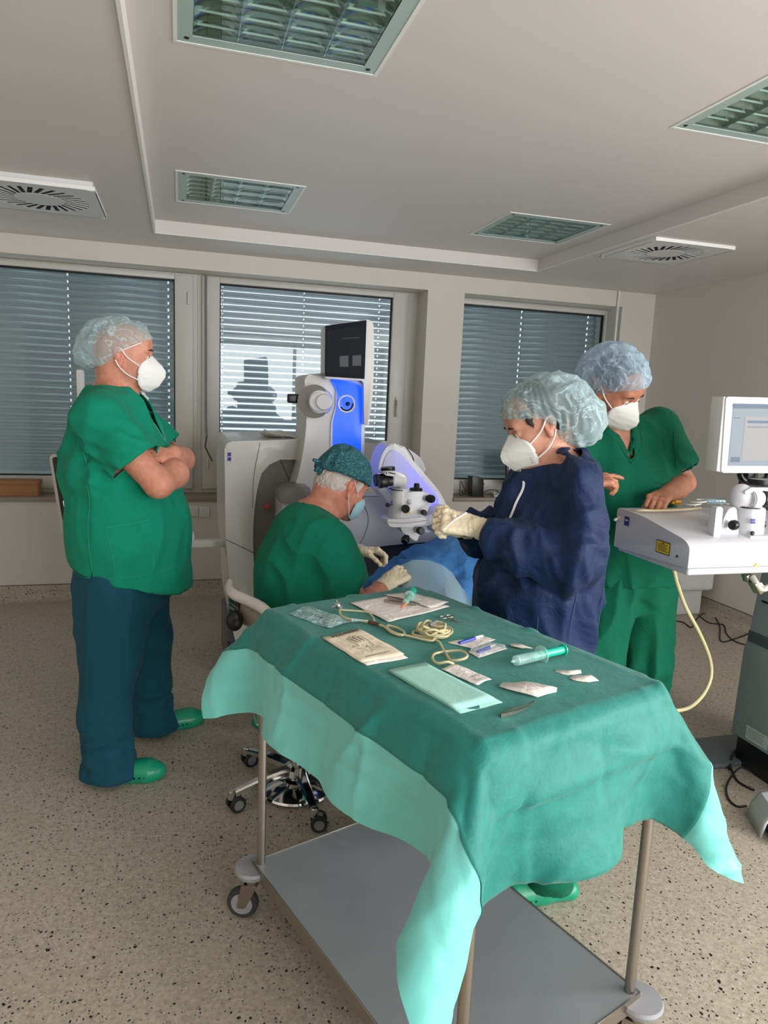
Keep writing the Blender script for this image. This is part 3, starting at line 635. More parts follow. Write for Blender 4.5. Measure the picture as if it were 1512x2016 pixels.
# --- sachets
t = obx('sachet', 'long white printed sachet beside the mint towel', 'sachet', -.095, -.2)
quad_sheet(MB(), (-.125, -.149), (-.074, -.142), (-.064, -.249), (-.114, -.259), ZT, n=10, amp=.0008, seed=4, lift=.004).build('wrapper', paper_m, t, solid=.0008)
b = MB(); lines(b, [[(-.107+.004*i, -.232-.001*i), (-.105+.004*i, -.247-.0008*i)] for i in range(10)], ZT+.005, .0005); b.build('print', faint_m, t, smooth=False)
lines(MB(), [[(-.110, -.226), (-.070, -.220)], [(-.105, -.222), (-.085, -.219)]], ZT+.0055, .0006).build('print', faint_m, t, smooth=False)
MB().tube([tp(-.10, -.19, ZT+.003), tp(-.094, -.196, ZT+.005), tp(-.086, -.192, ZT+.003)], .0016, 6).build('bulge', paper_m, t)
# two blister packs with blue handled tools
blue_m = mat('blue plastic', (24, 60, 190), .3)
def blister(A, B, C_, D, tool, lab, clear):
    c_ = (np.array(A)+np.array(C_))/2; t = obx('blister_pack', lab, 'packet', c_[0], c_[1])
    quad_sheet(MB(), A, B, C_, D, ZT, n=8, amp=.0006, seed=6).build('paper_backing', paper_m, t, solid=.0006)
    (x0, y0), (x1, y1) = tool; h = ZT+.006
    mx_, my_ = x0+(x1-x0)*.66, y0+(y1-y0)*.66
    MB().tube([tp(x0, y0, h), tp(mx_, my_, h)], [.003, .0038], 8).tube([tp(x0, y0+.006, h), tp(mx_, my_+.004, h)], .0018, 6).build('blue_handle', blue_m, t)
    MB().tube([tp(mx_, my_, h), tp(x1, y1, h)], [.0045, .003], 8).build('white_tip', white_m, t)
    if clear:
        n_ = (np.array(B)-np.array(A)); e_ = [np.array(q)*.92+c_*.08 for q in (A, B, C_, D)]
        b = MB(); lo = [tp(q[0], q[1], ZT+.003) for q in e_]; hi = [tp(*(q*.93+c_*.07), ZT+.011) for q in e_]
        for i in range(4): b.poly([lo[i], lo[(i+1) % 4], hi[(i+1) % 4], hi[i]])
        b.poly(hi); b.build('clear_bubble', clear_m, t, smooth=False)
blister((.002, -.018), (.115, -.018), (.128, -.062), (.028, -.080), ((.018, -.048), (.108, -.034)), 'opened blister pack with dark blue tool, the farther of two', False)
blister((.005, -.095), (.085, -.078), (.108, -.125), (.000, -.137), ((.018, -.116), (.088, -.100)), 'clear-fronted blister pack with blue tool, the nearer of two', True)
# --- torn labels and foil lids
def flat(name, lab, cat, pts, m, h=.002, bevel=0, grp=None, z=ZT):
    c_ = np.mean(np.array(pts), 0); t = obx(name, lab, cat, c_[0], c_[1], grp)if 0 else obx(name, lab, cat, c_[0], c_[1]); b = MB(); n = len(pts); vs_ = []
    for k in range(n):
        p = np.array(pts[k]); q = np.array(pts[(k+1) % n]); vs_ += [p, (p+q)/2]
    ctr = b.b.verts.new(tp(*c_, z+h*1.6)); rim = [b.b.verts.new(tp(*p, z+h*(.7+.8*math.sin(k*2.1)**2))) for k, p in enumerate(vs_)]
    for k in range(len(rim)): b.b.faces.new((ctr, rim[k], rim[(k+1) % len(rim)]))
    b.build('sheet', m, t, solid=.0006); return t
t = flat('peel_off_lid', 'long white peel-off lid with pointed ends near the front of the trolley', 'lid', [(-.078, -.287), (-.058, -.278), (-.010, -.300), (.020, -.338), (.024, -.358), (.006, -.372), (-.046, -.368), (-.066, -.330)], paper_m, .003)
lines(MB(), [[(-.052, -.300), (-.016, -.312), (-.020, -.345), (-.044, -.338), (-.052, -.300)], [(-.008, -.318), (-.006, -.352)], [(-.002, -.322), (.0, -.352)], [(.004, -.330), (.006, -.350)]], ZT+.0065, .0004).build('embossing', faint_m, t, smooth=False)
t = flat('peel_off_lid', 'small white peel-off lid nearest the right edge, behind its twin', 'lid', [(.096, -.290), (.104, -.284), (.156, -.312), (.143, -.325), (.118, -.325), (.098, -.310)], paper_m)
lines(MB(), [[(.108, -.300), (.112, -.318)], [(.112, -.298), (.116, -.316)]], ZT+.005, .0004).build('print', faint_m, t, smooth=False)
flat('peel_off_lid', 'small white peel-off lid in front of its twin near the right edge', 'lid', [(.092, -.332), (.120, -.328), (.150, -.348), (.140, -.376), (.112, -.372), (.090, -.346)], paper_m, z=ZT+.001)
t = flat('torn_label', 'small torn white printed label beyond the large green syringe', 'label', [(.137, -.103), (.160, -.118), (.163, -.158), (.140, -.142), (.126, -.118)], paper_m)
lines(MB(), [[(.140+.003*i, -.113-.004*i), (.156+.001*i, -.124-.004*i)] for i in range(4)], ZT+.005, .0005).build('print', faint_m, t, smooth=False)
# --- syringes
tealp_m = mat('teal plastic', (32, 190, 160), .25, coat=.4); 
M_, tt_, b_ = nt('clear barrel'); b_.inputs['Base Color'].default_value = S((190, 232, 225)); b_.inputs['Roughness'].default_value = .08; b_.inputs['Alpha'].default_value = .42; MATS['barrel'] = M_; barrel_m = M_
def syringe(a0, b0, a1, b1, R, lab, z=ZT):
    p = tp(a0, b0, z+R+.003); q = tp(a1, b1, z+R*.95+.003); d = (q-p); L_ = d.length; t = thing('syringe', lab, 'syringe', tuple(tp(a0, b0, z)), TH)
    e = lambda s: p+d*s
    b = MB(); b.lathe([(R*.25, 0), (R*.28, L_*.04), (R*.95, L_*.07), (R, L_*.10), (R, L_*.56), (R*1.02, L_*.56)], p, d, 28); b.build('barrel', barrel_m, t)
    b = MB(); b.lathe([(R, L_*.545), (R*1.75, L_*.55), (R*1.75, L_*.565), (R, L_*.57)], p, d, 28); b.build('flange', barrel_m, t)
    b = MB(); b.lathe([(0, L_*.34), (R*.5, L_*.35), (R*.9, L_*.38), (R*.9, L_*.44), (R*.55, L_*.45), (R*.55, L_*.50), (R*.8, L_*.50), (R*.8, L_*.985), (R*1.15, L_*.985), (R*1.15, L_), (0, L_)], p, d, 24); b.build('plunger', tealp_m, t)
    b = MB()
    for k in range(9): b.lathe([(R*1.01, L_*(.12+.045*k)), (R*1.015, L_*(.123+.045*k))], p, d, 24)
    b.build('graduation', ink_m, t)
    return t
syringe(.025, -.221, .197, -.224, .0125, 'large syringe with teal plunger lying near the right edge'); syringe(.078, .262, .176, .352, .0095, 'small syringe with teal plunger on the unfolded paper', ZT+.006)
t = thing('needle_cap', 'small orange needle cap beside the far syringe', 'cap', tuple(tp(.07, .245, ZT))); MB().cyl(tp(.058, .252, ZT+.010), tp(.078, .262, ZT+.0145), .0022, .0045, n=10).build('cap', mat('orange plastic', (226, 120, 80), .4), t)
# --- coiled tubing with connectors
path = [(-.105, .325), (-.125, .285), (-.125, .25), (-.10, .215), (-.085, .18), (-.075, .15), (-.085, .10), (-.075, .07), (-.055, .085), (-.05, .12), (-.06, .15), (-.075, .13), (-.078, .09), (-.06, .055), (-.045, .02), (-.03, .00)]
cpt = (.0, .04)
for k in range(66): 
    a = -2.0+k*2*PI/13.3; r = .030+.006*math.sin(k*.9)+(.006 if k % 13 < 4 else 0); path.append((cpt[0]+r*1.05*math.cos(a)+.004*math.sin(k*.31), cpt[1]+r*1.12*math.sin(a)+.004*math.cos(k*.27)))
path += [(.03, .02), (.06, .03), (.075, .06), (.05, .085), (.02, .075), (-.025, .08), (-.045, .06), (-.03, .03), (-.02, -.01), (-.04, -.05), (-.06, -.09), (-.075, -.125), (-.055, -.145), (-.03, -.13), (-.025, -.10), (-.05, -.075), (-.085, -.075), (-.11, -.10), (-.115, -.125), (-.10, -.14), (-.085, -.145)]
P = []; n_ = len(path)
for i, (a, b_) in enumerate(path):
    z = ZT+.005
    if 16 <= i < 82: z += .003+.018*((i-16)/66)*abs(math.sin(i*.8))+.010*((i-16)/66)
    if i in (94, 95, 96, 101): z += .006
    P.append(tuple(tp(a, b_, z)))
t = thing('tubing', 'pale yellow rubber tubing coiled on the middle of the trolley', 'tube', P[50]); MB().tube(cr(P, 4), .0032, 8).build('tube', tubing_m, t)
MB().tube(cr([tuple(tp(-.105, .325, ZT+.006)), tuple(tp(-.07, .30, ZT+.005)), tuple(tp(-.045, .27, ZT+.005)), tuple(tp(-.06, .22, ZT+.005)), tuple(tp(-.085, .18, ZT+.007))], 6), .0026, 8).build('branch_tube', tubing_m, t)
MB().cyl(tp(-.092, .195, ZT+.006), tp(-.078, .165, ZT+.006), .0055, n=12).build('joint', mat('brown joint', (90, 62, 48), .5), t)
b = MB(); b.sphere(tp(-.108, .328, ZT+.018), .009, n=6)
for k in range(5): a = k*1.26; b.cyl(tp(-.108, .328, ZT+.018), tp(-.108+.017*math.cos(a), .328+.017*math.sin(a), ZT+.012+.016*(k % 2)), .004, .003, n=8, bev=.0008)
b.build('metal_connector', chrome_m, t)
MB().cyl(tp(-.01, .04, ZT+.03), tp(.022, .048, ZT+.034), .005, .004, n=10, bev=.001).build('clip', grey_m, t)
# ================================================================== figures: distance fields meshed into continuous surfaces
def smin(a, b, k):
    if k <= 0: return np.minimum(a, b)
    h = np.maximum(k-np.abs(a-b), 0)/k; return np.minimum(a, b)-h*h*k*.25
def vcone(a, b, ra, rb, s=None, f=1.):
    a = np.array(a, float); b = np.array(b, float); ab = b-a; L2 = max(ab@ab, 1e-12)
    if s is not None: s = np.array(s, float); s /= np.linalg.norm(s)
    def fn(x, y, z):
        px, py, pz = x-a[0], y-a[1], z-a[2]; t = np.clip((px*ab[0]+py*ab[1]+pz*ab[2])/L2, 0, 1)
        wx, wy, wz = px-t*ab[0], py-t*ab[1], pz-t*ab[2]; q = wx*wx+wy*wy+wz*wz
        if s is not None: ws = wx*s[0]+wy*s[1]+wz*s[2]; q = q-ws*ws*(1-1/f**2)
        return np.sqrt(np.maximum(q, 0))-(ra+(rb-ra)*t)
    R = max(ra, rb)*max(1, f); return fn, np.minimum(a, b)-R, np.maximum(a, b)+R
def vell(c, r, R=None):
    c = np.array(c, float); r = np.array(r, float); R = np.eye(3) if R is None else np.array(R)
    def fn(x, y, z):
        px, py, pz = x-c[0], y-c[1], z-c[2]; k0 = 0; k1 = 0
        for i in range(3):
            q = (px*R[0][i]+py*R[1][i]+pz*R[2][i])/r[i]; k0 = k0+q*q; k1 = k1+(q/r[i])**2
        k0 = np.sqrt(k0); return k0*(k0-1)/np.maximum(np.sqrt(k1), 1e-6)
    m = r.max(); return fn, c-m, c+m
def clip_fn(prim, planes):
    fn, lo, hi = prim
    def g(x, y, z):
        d = fn(x, y, z)
        for (n, o) in planes: d = np.maximum(d, (x-o[0])*n[0]+(y-o[1])*n[1]+(z-o[2])*n[2])
        return d
    return g, lo, hi
class Field:
    def __init__(s, lo, hi, h):
        s.lo = np.array(lo, float); s.h = h; n = np.ceil((np.array(hi)-s.lo)/h).astype(int)+1; s.n = n
        s.ax = [s.lo[i]+h*np.arange(n[i]) for i in range(3)]; s.D = np.full(n, .3, np.float32)
    def _sl(s, lo, hi, pad):
        a = np.clip(((lo-pad-s.lo)/s.h).astype(int), 0, s.n-1); b = np.clip(((hi+pad-s.lo)/s.h).astype(int)+2, 1, s.n); return tuple(slice(i, j) for i, j in zip(a, b))
    def _ev(s, fn, sl): return fn(s.ax[0][sl[0]][:, None, None].astype(np.float32), s.ax[1][sl[1]][None, :, None].astype(np.float32), s.ax[2][sl[2]][None, None, :].astype(np.float32))
    def add(s, prim, k=.0):
        fn, lo, hi = prim; sl = s._sl(lo, hi, k+.03); s.D[sl] = smin(s.D[sl], s._ev(fn, sl), k); return s
    def sub(s, prim, k=.0):
        fn, lo, hi = prim; sl = s._sl(lo, hi, k+.02); s.D[sl] = -smin(-s.D[sl], s._ev(fn, sl), k); return s
    def cut(s, n, o, box=None):
        """keep the side where (p-o).n < 0"""
        sl = s._sl(np.array(box[0]), np.array(box[1]), 0) if box else (slice(None),)*3
        s.D[sl] = np.maximum(s.D[sl], s._ev(lambda x, y, z: (x-o[0])*n[0]+(y-o[1])*n[1]+(z-o[2])*n[2], sl)); return s
    def mesh(s):
        D = s.D; D[0] = D[-1] = .1; D[:, 0] = D[:, -1] = .1; D[:, :, 0] = D[:, :, -1] = .1
        I = D < 0; c = np.zeros(tuple(np.array(D.shape)-1), np.int8)
        for i in (0, 1):
            for j in (0, 1):
                for k in (0, 1): c += I[i:I.shape[0]-1+i, j:I.shape[1]-1+j, k:I.shape[2]-1+k]
        act = (c > 0) & (c < 8); ii, jj, kk = np.nonzero(act); N = len(ii); idx = np.full(act.shape, -1, np.int32); idx[ii, jj, kk] = np.arange(N)
        off = [(0, 0, 0), (1, 0, 0), (0, 1, 0), (1, 1, 0), (0, 0, 1), (1, 0, 1), (0, 1, 1), (1, 1, 1)]
        val = [D[ii+o[0], jj+o[1], kk+o[2]] for o in off]; P = np.zeros((N, 3)); cnt = np.zeros(N)
        for a, b in ((0, 1), (2, 3), (4, 5), (6, 7), (0, 2), (1, 3), (4, 6), (5, 7), (0, 4), (1, 5), (2, 6), (3, 7)):
            m = (val[a] < 0) != (val[b] < 0); t = np.where(m, val[a]/np.where(m, val[a]-val[b], 1), 0)
            for q in range(3): P[:, q] += np.where(m, off[a][q]+t*(off[b][q]-off[a][q]), 0)
            cnt += m
        P = (P/cnt[:, None]+np.stack([ii, jj, kk], 1))*s.h+s.lo; Fs = []
        for ax in range(3):
            u, v = [(1, 2), (2, 0), (0, 1)][ax]; A = np.moveaxis(I, (ax, u, v), (0, 1, 2)); Ix = np.moveaxis(idx, (ax, u, v), (0, 1, 2))
            d = A[:-1, 1:-1, 1:-1] != A[1:, 1:-1, 1:-1]; i, j, k = np.nonzero(d); j = j+1; k = k+1; fl = A[i, j, k]
            q = np.stack([Ix[i, j-1, k-1], Ix[i, j, k-1], Ix[i, j, k], Ix[i, j-1, k]], 1); q = np.where(fl[:, None], q, q[:, ::-1]); Fs.append(q)
        F_ = np.concatenate(Fs); return P, F_[(F_ >= 0).all(1)]
def vnoise(P, seed=0):
    """value noise 0..1 at points (N,3)"""
    i = np.floor(P).astype(np.int64); f = P-i; f = f*f*(3-2*f); out = 0
    for a in (0, 1):
        for b in (0, 1):
            for c in (0, 1):
                h = ((i[:, 0]+a)*73856093) ^ ((i[:, 1]+b)*19349663) ^ ((i[:, 2]+c)*83492791) ^ (seed*2654435761 % 4294967291); h = (h ^ (h >> 13))*1274126177 & 0x7fffffff; h = ((h ^ (h >> 16))*668265263) & 0x7fffffff
                out = out+((h & 0xffff)/65535.)*(f[:, 0] if a else 1-f[:, 0])*(f[:, 1] if b else 1-f[:, 1])*(f[:, 2] if c else 1-f[:, 2])
    return out
def vnormals(V, F_):
    a, b, c, d = (V[F_[:, i]] for i in range(4)); n = np.cross(c-a, d-b); N = np.zeros_like(V)
    for i in range(4): np.add.at(N, F_[:, i], n)
    return N/np.maximum(np.linalg.norm(N, axis=1, keepdims=True), 1e-12)
def fold(V, amp, wl, axis=(0, 0, 1), st=3., seed=0, c=None, R=None, ridged=True):
    """folds that run along axis: noise stretched by st along it"""
    ax = np.array(axis, float); ax /= np.linalg.norm(ax); al = V@ax; Q = (V-al[:, None]*ax)/wl+(al/(wl*st))[:, None]*ax
    Q = Q+.5*(vnoise(Q*.7+11, seed+5)[:, None]-.5); n = vnoise(Q+7.3, seed)
    h = (1-np.abs(2*n-1)*2.2) if ridged else (n-.5)*2
    w_ = 1.
    if c is not None: w_ = np.exp(-((V-np.array(c))**2).sum(1)/R**2)
    return amp*h*w_
def relax(V, F_, n=2, k=.5):
    for _ in range(n):
        S_ = np.zeros_like(V); c = np.zeros(len(V))
        for i in range(4):
            for j in (1, 3): np.add.at(S_, F_[:, i], V[F_[:, (i+j) % 4]]); np.add.at(c, F_[:, i], 1)
        V = V+(S_/np.maximum(c, 1)[:, None]-V)*k
    return V
def drop(V, F_, preds):
    c = V[F_].mean(1); n = np.cross(V[F_[:, 2]]-V[F_[:, 0]], V[F_[:, 3]]-V[F_[:, 1]]); n /= np.maximum(np.linalg.norm(n, axis=1, keepdims=True), 1e-12); keep = np.ones(len(F_), bool)
    for p in preds: keep &= ~p(c, n)
    Fk = F_[keep]; E = np.concatenate([Fk[:, [0, 1]], Fk[:, [1, 2]], Fk[:, [2, 3]], Fk[:, [3, 0]]]); Es = np.sort(E, 1); key = Es[:, 0].astype(np.int64)*len(V)+Es[:, 1]; u_, i_, n_ = np.unique(key, return_index=True, return_counts=True); B = Es[i_[n_ == 1]]
    if len(B):   # even out the cut edges
        for _ in range(7):
            A = np.zeros_like(V); k = np.zeros(len(V)); np.add.at(A, B[:, 0], V[B[:, 1]]); np.add.at(A, B[:, 1], V[B[:, 0]]); np.add.at(k, B.ravel(), 1); m = k > 1; V[m] += .5*(A[m]/k[m][:, None]-V[m])
    return Fk
def near_plane(n, o, eps=.006, R=.3):
    n = np.array(n, float); n /= np.linalg.norm(n); o = np.array(o, float)
    return lambda c, m: (np.abs((c-o)@n) < eps*1.5) & (np.linalg.norm(c-o, axis=1) < R) & (m@n > .35)
def finish(name, V, F_, m, T, solid=0., sub_=0, attr=None, ang=180):
    used = np.zeros(len(V), bool); used[F_.ravel()] = True; re = np.cumsum(used)-1; V2 = V[used]; F2 = re[F_]
    me = bpy.data.meshes.new(name); me.vertices.add(len(V2)); me.vertices.foreach_set('co', V2.ravel().astype(np.float32)); nf = len(F2)
    me.loops.add(nf*4); me.loops.foreach_set('vertex_index', F2.ravel().astype(np.int32)); me.polygons.add(nf); me.polygons.foreach_set('loop_start', np.arange(0, nf*4, 4, dtype=np.int32)); me.polygons.foreach_set('loop_total', np.full(nf, 4, np.int32)); me.update(calc_edges=True); me.validate()
    if attr is not None:
        a = me.color_attributes.new('tint', 'FLOAT_COLOR', 'POINT'); col = np.ones((len(V2), 4), np.float32); col[:, :3] = attr[used]; a.data.foreach_set('color', col.ravel())
    for k in (m if isinstance(m, (list, tuple)) else [m]): me.materials.append(k)
    me.polygons.foreach_set('use_smooth', [True]*nf)
    o = bpy.data.objects.new(name, me); COL.objects.link(o); o.parent = T; WM[o.name] = WM[T.name].copy()
    if solid: md = o.modifiers.new('s', 'SOLIDIFY'); md.thickness = solid; md.offset = -1
    return o
def Rm(yaw=0, pitch=0, roll=0):
    """head axes: columns forward, left, up. pitch > 0 looks down, yaw > 0 turns left"""
    return np.array((Matrix.Rotation(math.radians(yaw), 3, 'Z')@Matrix.Rotation(math.radians(pitch), 3, 'Y')@Matrix.Rotation(math.radians(roll), 3, 'X')))
def skin_mat(name, c, red=.0):
    M_, t, b = nt(name); L = t.links.new; at_ = node(t, 'ShaderNodeAttribute'); at_.attribute_name = 'tint'
    n = node(t, 'ShaderNodeTexNoise'); n.inputs['Scale'].default_value = 45; n.inputs['Detail'].default_value = 4; tc = node(t, 'ShaderNodeTexCoord'); L(tc.outputs['Object'], n.inputs['Vector'])
    cr_ = node(t, 'ShaderNodeValToRGB'); a = S(c); cr_.color_ramp.elements[0].color = (a[0]*.86, a[1]*.80, a[2]*.78, 1); cr_.color_ramp.elements[1].color = (min(1, a[0]*1.1), min(1, a[1]*1.1), min(1, a[2]*1.1), 1); cr_.color_ramp.elements[0].position = .3; cr_.color_ramp.elements[1].position = .7; L(n.outputs[0], cr_.inputs[0])
    mx = node(t, 'ShaderNodeMix', data_type='RGBA', blend_type='MULTIPLY'); mx.inputs[0].default_value = 1; L(cr_.outputs[0], mx.inputs[6]); L(at_.outputs['Color'], mx.inputs[7]); L(mx.outputs[2], b.inputs['Base Color'])
    b.inputs['Roughness'].default_value = .5; b.inputs['Subsurface Weight'].default_value = .12; b.inputs['Subsurface Radius'].default_value = (.012, .004, .002); b.inputs['Subsurface Scale'].default_value = .6
    n2 = node(t, 'ShaderNodeTexNoise'); n2.inputs['Scale'].default_value = 320; L(tc.outputs['Object'], n2.inputs['Vector']); bp = node(t, 'ShaderNodeBump'); bp.inputs['Strength'].default_value = .18; bp.inputs['Distance'].default_value = .002; L(n2.outputs[0], bp.inputs['Height']); L(bp.outputs[0], b.inputs['Normal'])
    MATS[name] = M_; return M_
def cloth_mat(name, c, wr=.25, ws=9, r=.85, var=.04):
    M_ = mat(name, c, r, bump=.25, bs=420, var=var, vs=14, sheen=.03, spec=.25, wr=wr, ws=ws); return M_
scrub_m = cloth_mat('scrub green', (2, 134, 104)); scrub2_m = cloth_mat('scrub green deep', (0, 98, 72)); scrub3_m = cloth_mat('scrub green surgeon', (0, 112, 86)); petrol_m = cloth_mat('petrol trousers', (16, 74, 92))
gown_m = cloth_mat('navy nonwoven', (16, 38, 74), wr=.45, ws=12, r=.6, var=.07); clog_m = mat('green clog', (10, 150, 112), .4, coat=.2)
n95_m = mat('mask white', (236, 236, 232), .8, bump=.15, bs=500, wr=.1, ws=25); strap_m = mat('white elastic', (235, 235, 235), .7); surgmask_m = mat('surgical mask blue', (150, 190, 205), .8, bump=.2, bs=400)
eye_m = mat('eye white', (215, 208, 200), .15); iris_m = mat('iris', (45, 30, 22), .1); glove_m = mat('latex glove', (232, 216, 186), .45, coat=.15, bump=.15, bs=140, wr=.25, ws=60)
brow_m = mat('brow hair', (58, 40, 30), .8); stitch_m = mat('pale seam thread', (44, 156, 126), .8); stitch2_m = mat('deep seam thread', (0, 84, 62), .85)
def bouffant_mat(name, tint, base=.40):
    M_, t, b = nt(name); L = t.links.new; o = t.nodes['Material Output']; tc = node(t, 'ShaderNodeTexCoord')
    b.inputs['Base Color'].default_value = S(tint); b.inputs['Roughness'].default_value = .7
    tr = node(t, 'ShaderNodeBsdfTransparent'); tl = node(t, 'ShaderNodeBsdfTranslucent'); tl.inputs[0].default_value = S(tint)
    m1 = node(t, 'ShaderNodeMixShader'); m1.inputs[0].default_value = .3; L(b.outputs[0], m1.inputs[1]); L(tl.outputs[0], m1.inputs[2])
    w_ = node(t, 'ShaderNodeTexNoise'); w_.inputs['Scale'].default_value = 13; w_.inputs['Detail'].default_value = 3; w_.inputs['Distortion'].default_value = 1.4; L(tc.outputs['Object'], w_.inputs['Vector'])
    s1 = node(t, 'ShaderNodeMath', operation='SUBTRACT'); s1.inputs[1].default_value = .5; L(w_.outputs[0], s1.inputs[0]); ab = node(t, 'ShaderNodeMath', operation='ABSOLUTE'); L(s1.outputs[0], ab.inputs[0])
    mr = node(t, 'ShaderNodeMapRange'); mr.inputs[1].default_value = 0; mr.inputs[2].default_value = .035; mr.inputs[3].default_value = .92; mr.inputs[4].default_value = base; L(ab.outputs[0], mr.inputs[0])
    lw = node(t, 'ShaderNodeLayerWeight'); lw.inputs[0].default_value = .35; ad = node(t, 'ShaderNodeMath', operation='MULTIPLY_ADD'); ad.inputs[1].default_value = .5; ad.use_clamp = True; L(lw.outputs['Facing'], ad.inputs[0]); L(mr.outputs[0], ad.inputs[2])
    bp = node(t, 'ShaderNodeBump'); bp.inputs['Strength'].default_value = .7; bp.inputs['Distance'].default_value = .01; L(w_.outputs[0], bp.inputs['Height']); L(bp.outputs[0], b.inputs['Normal'])
    x = node(t, 'ShaderNodeMixShader'); L(ad.outputs[0], x.inputs[0]); L(tr.outputs[0], x.inputs[1]); L(m1.outputs[0], x.inputs[2]); L(x.outputs[0], o.inputs[0]); MATS[name] = M_; return M_
cap_m = bouffant_mat('bouffant film', (196, 226, 230), .34); cap2_m = bouffant_mat('bouffant film dense', (180, 205, 208), .42)
def head(F, O, R, s=1., neck=None, female=False, jaw=1.):
    O = np.array(O, float); H = lambda p: O+R@(np.array(p, float)*s)
    E_ = lambda c, r, k: F.add(vell(H(c), np.array(r)*s, R), k*s)
    C_ = lambda a, b, ra, rb, k: F.add(vcone(H(a), H(b), ra*s, rb*s), k*s)
    E_((-.015, 0, .035), (.098, .077, .088), 0); E_((-.035, 0, .0), (.075, .072, .075), .03); E_((.030, 0, -.030), (.062, .064*jaw, .082), .03)
    E_((.028, 0, -.078), (.056, .050*jaw, .036), .03); C_((.070, -.012, -.103), (.070, .012, -.103), .017, .017, .025)
    C_((.076, -.034, .024), (.076, .034, .024), .013, .013, .015); E_((.060, 0, .055), (.035, .055, .045), .03)
    for q in (-1, 1): E_((.050, q*.038, -.030), (.032, .025, .026), .02); F.sub(vell(H((.095, q*.033, .002)), np.array((.018, .019, .013))*s, R), .012*s)
    C_((.084, 0, .010), (.106, 0, -.034), .008, .0115, .012)
    for q in (-1, 1): E_((.096, q*.013, -.037), (.012, .009, .009), .006)
    E_((.086, 0, -.062), (.012, .024, .007), .006); E_((.084, 0, -.072), (.012, .020, .007), .005)
    for q in (-1, 1):   # lids over the eyeballs
        E_((.0745, q*.033, .002), (.0135, .0155, .0125), .004); F.sub(vell(H((.089, q*.033, -.0005)), np.array((.008, .0135, .0058))*s, R), .002)
        # ear: rim, bowl, lobe
        a = R@np.array([0, 0, 1.]); 
        E_((-.012, q*.079, -.004), (.017, .008, .030), .004); E_((-.008, q*.080, -.030), (.009, .006, .012), .006); E_((-.020, q*.083, .006), (.016, .007, .024), .004)
        F.sub(vell(H((-.006, q*.089, .002)), np.array((.010, .006, .017))*s, R), .003)
    if neck is not None:
        a, b, ra, rb = neck; F.add(vcone(H(a), b, ra, rb), .04)
    return H
def eyes(T, H, R, s=1., look=(1, 0, 0), lashes=True):
    for q in (-1, 1):
        MBx = MB(WM[T.name]); c = H((.0762, q*.033, .0)); MBx.sphere(c, .0122*s, n=10); e = MBx.build('eye', eye_m, T)
        lk = R@np.array(look, float); lk /= np.linalg.norm(lk); b = MB(WM[T.name]); b.cyl(c+lk*.0108*s, c+lk*.0128*s, .0058*s, .0050*s, n=14); b.build('iris', iris_m, e)
        b = MB(WM[T.name]); b.tube([tuple(H(p)) for p in ((.094, q*.014, .022), (.0965, q*.028, .0270), (.088, q*.048, .024))], [.0030, .0042, .0018], 6); b.build('eyebrow', brow_m, T)
def tint_of(V, H, R, O, s, stub=0., stubc=(.72, .66, .64), n=None):
    q = (V-O)@R/s; t = np.ones((len(V), 3)); lip = np.exp(-(((q[:, 0]-.095)/.02)**2+(q[:, 1]/.024)**2+((q[:, 2]+.067)/.012)**2)); t *= 1-lip[:, None]*np.array((.05, .35, .3))
    ear = np.exp(-(((q[:, 0]+.012)/.025)**2+((np.abs(q[:, 1])-.083)/.012)**2+((q[:, 2]+.0)/.04)**2)); t *= 1-ear[:, None]*np.array((.0, .18, .16))
    if stub:
        m = np.clip((-.005-q[:, 2])/.03, 0, 1)*np.clip((q[:, 0]+.02)/.03, 0, 1)*np.clip((q[:, 2]+.125)/.03, 0, 1)*(np.abs(q[:, 1]) < .1); nn = vnoise(V*900, 3); m = m*(.35+.65*(nn > .45))*stub; t *= 1-m[:, None]*(1-np.array(stubc))
    return t
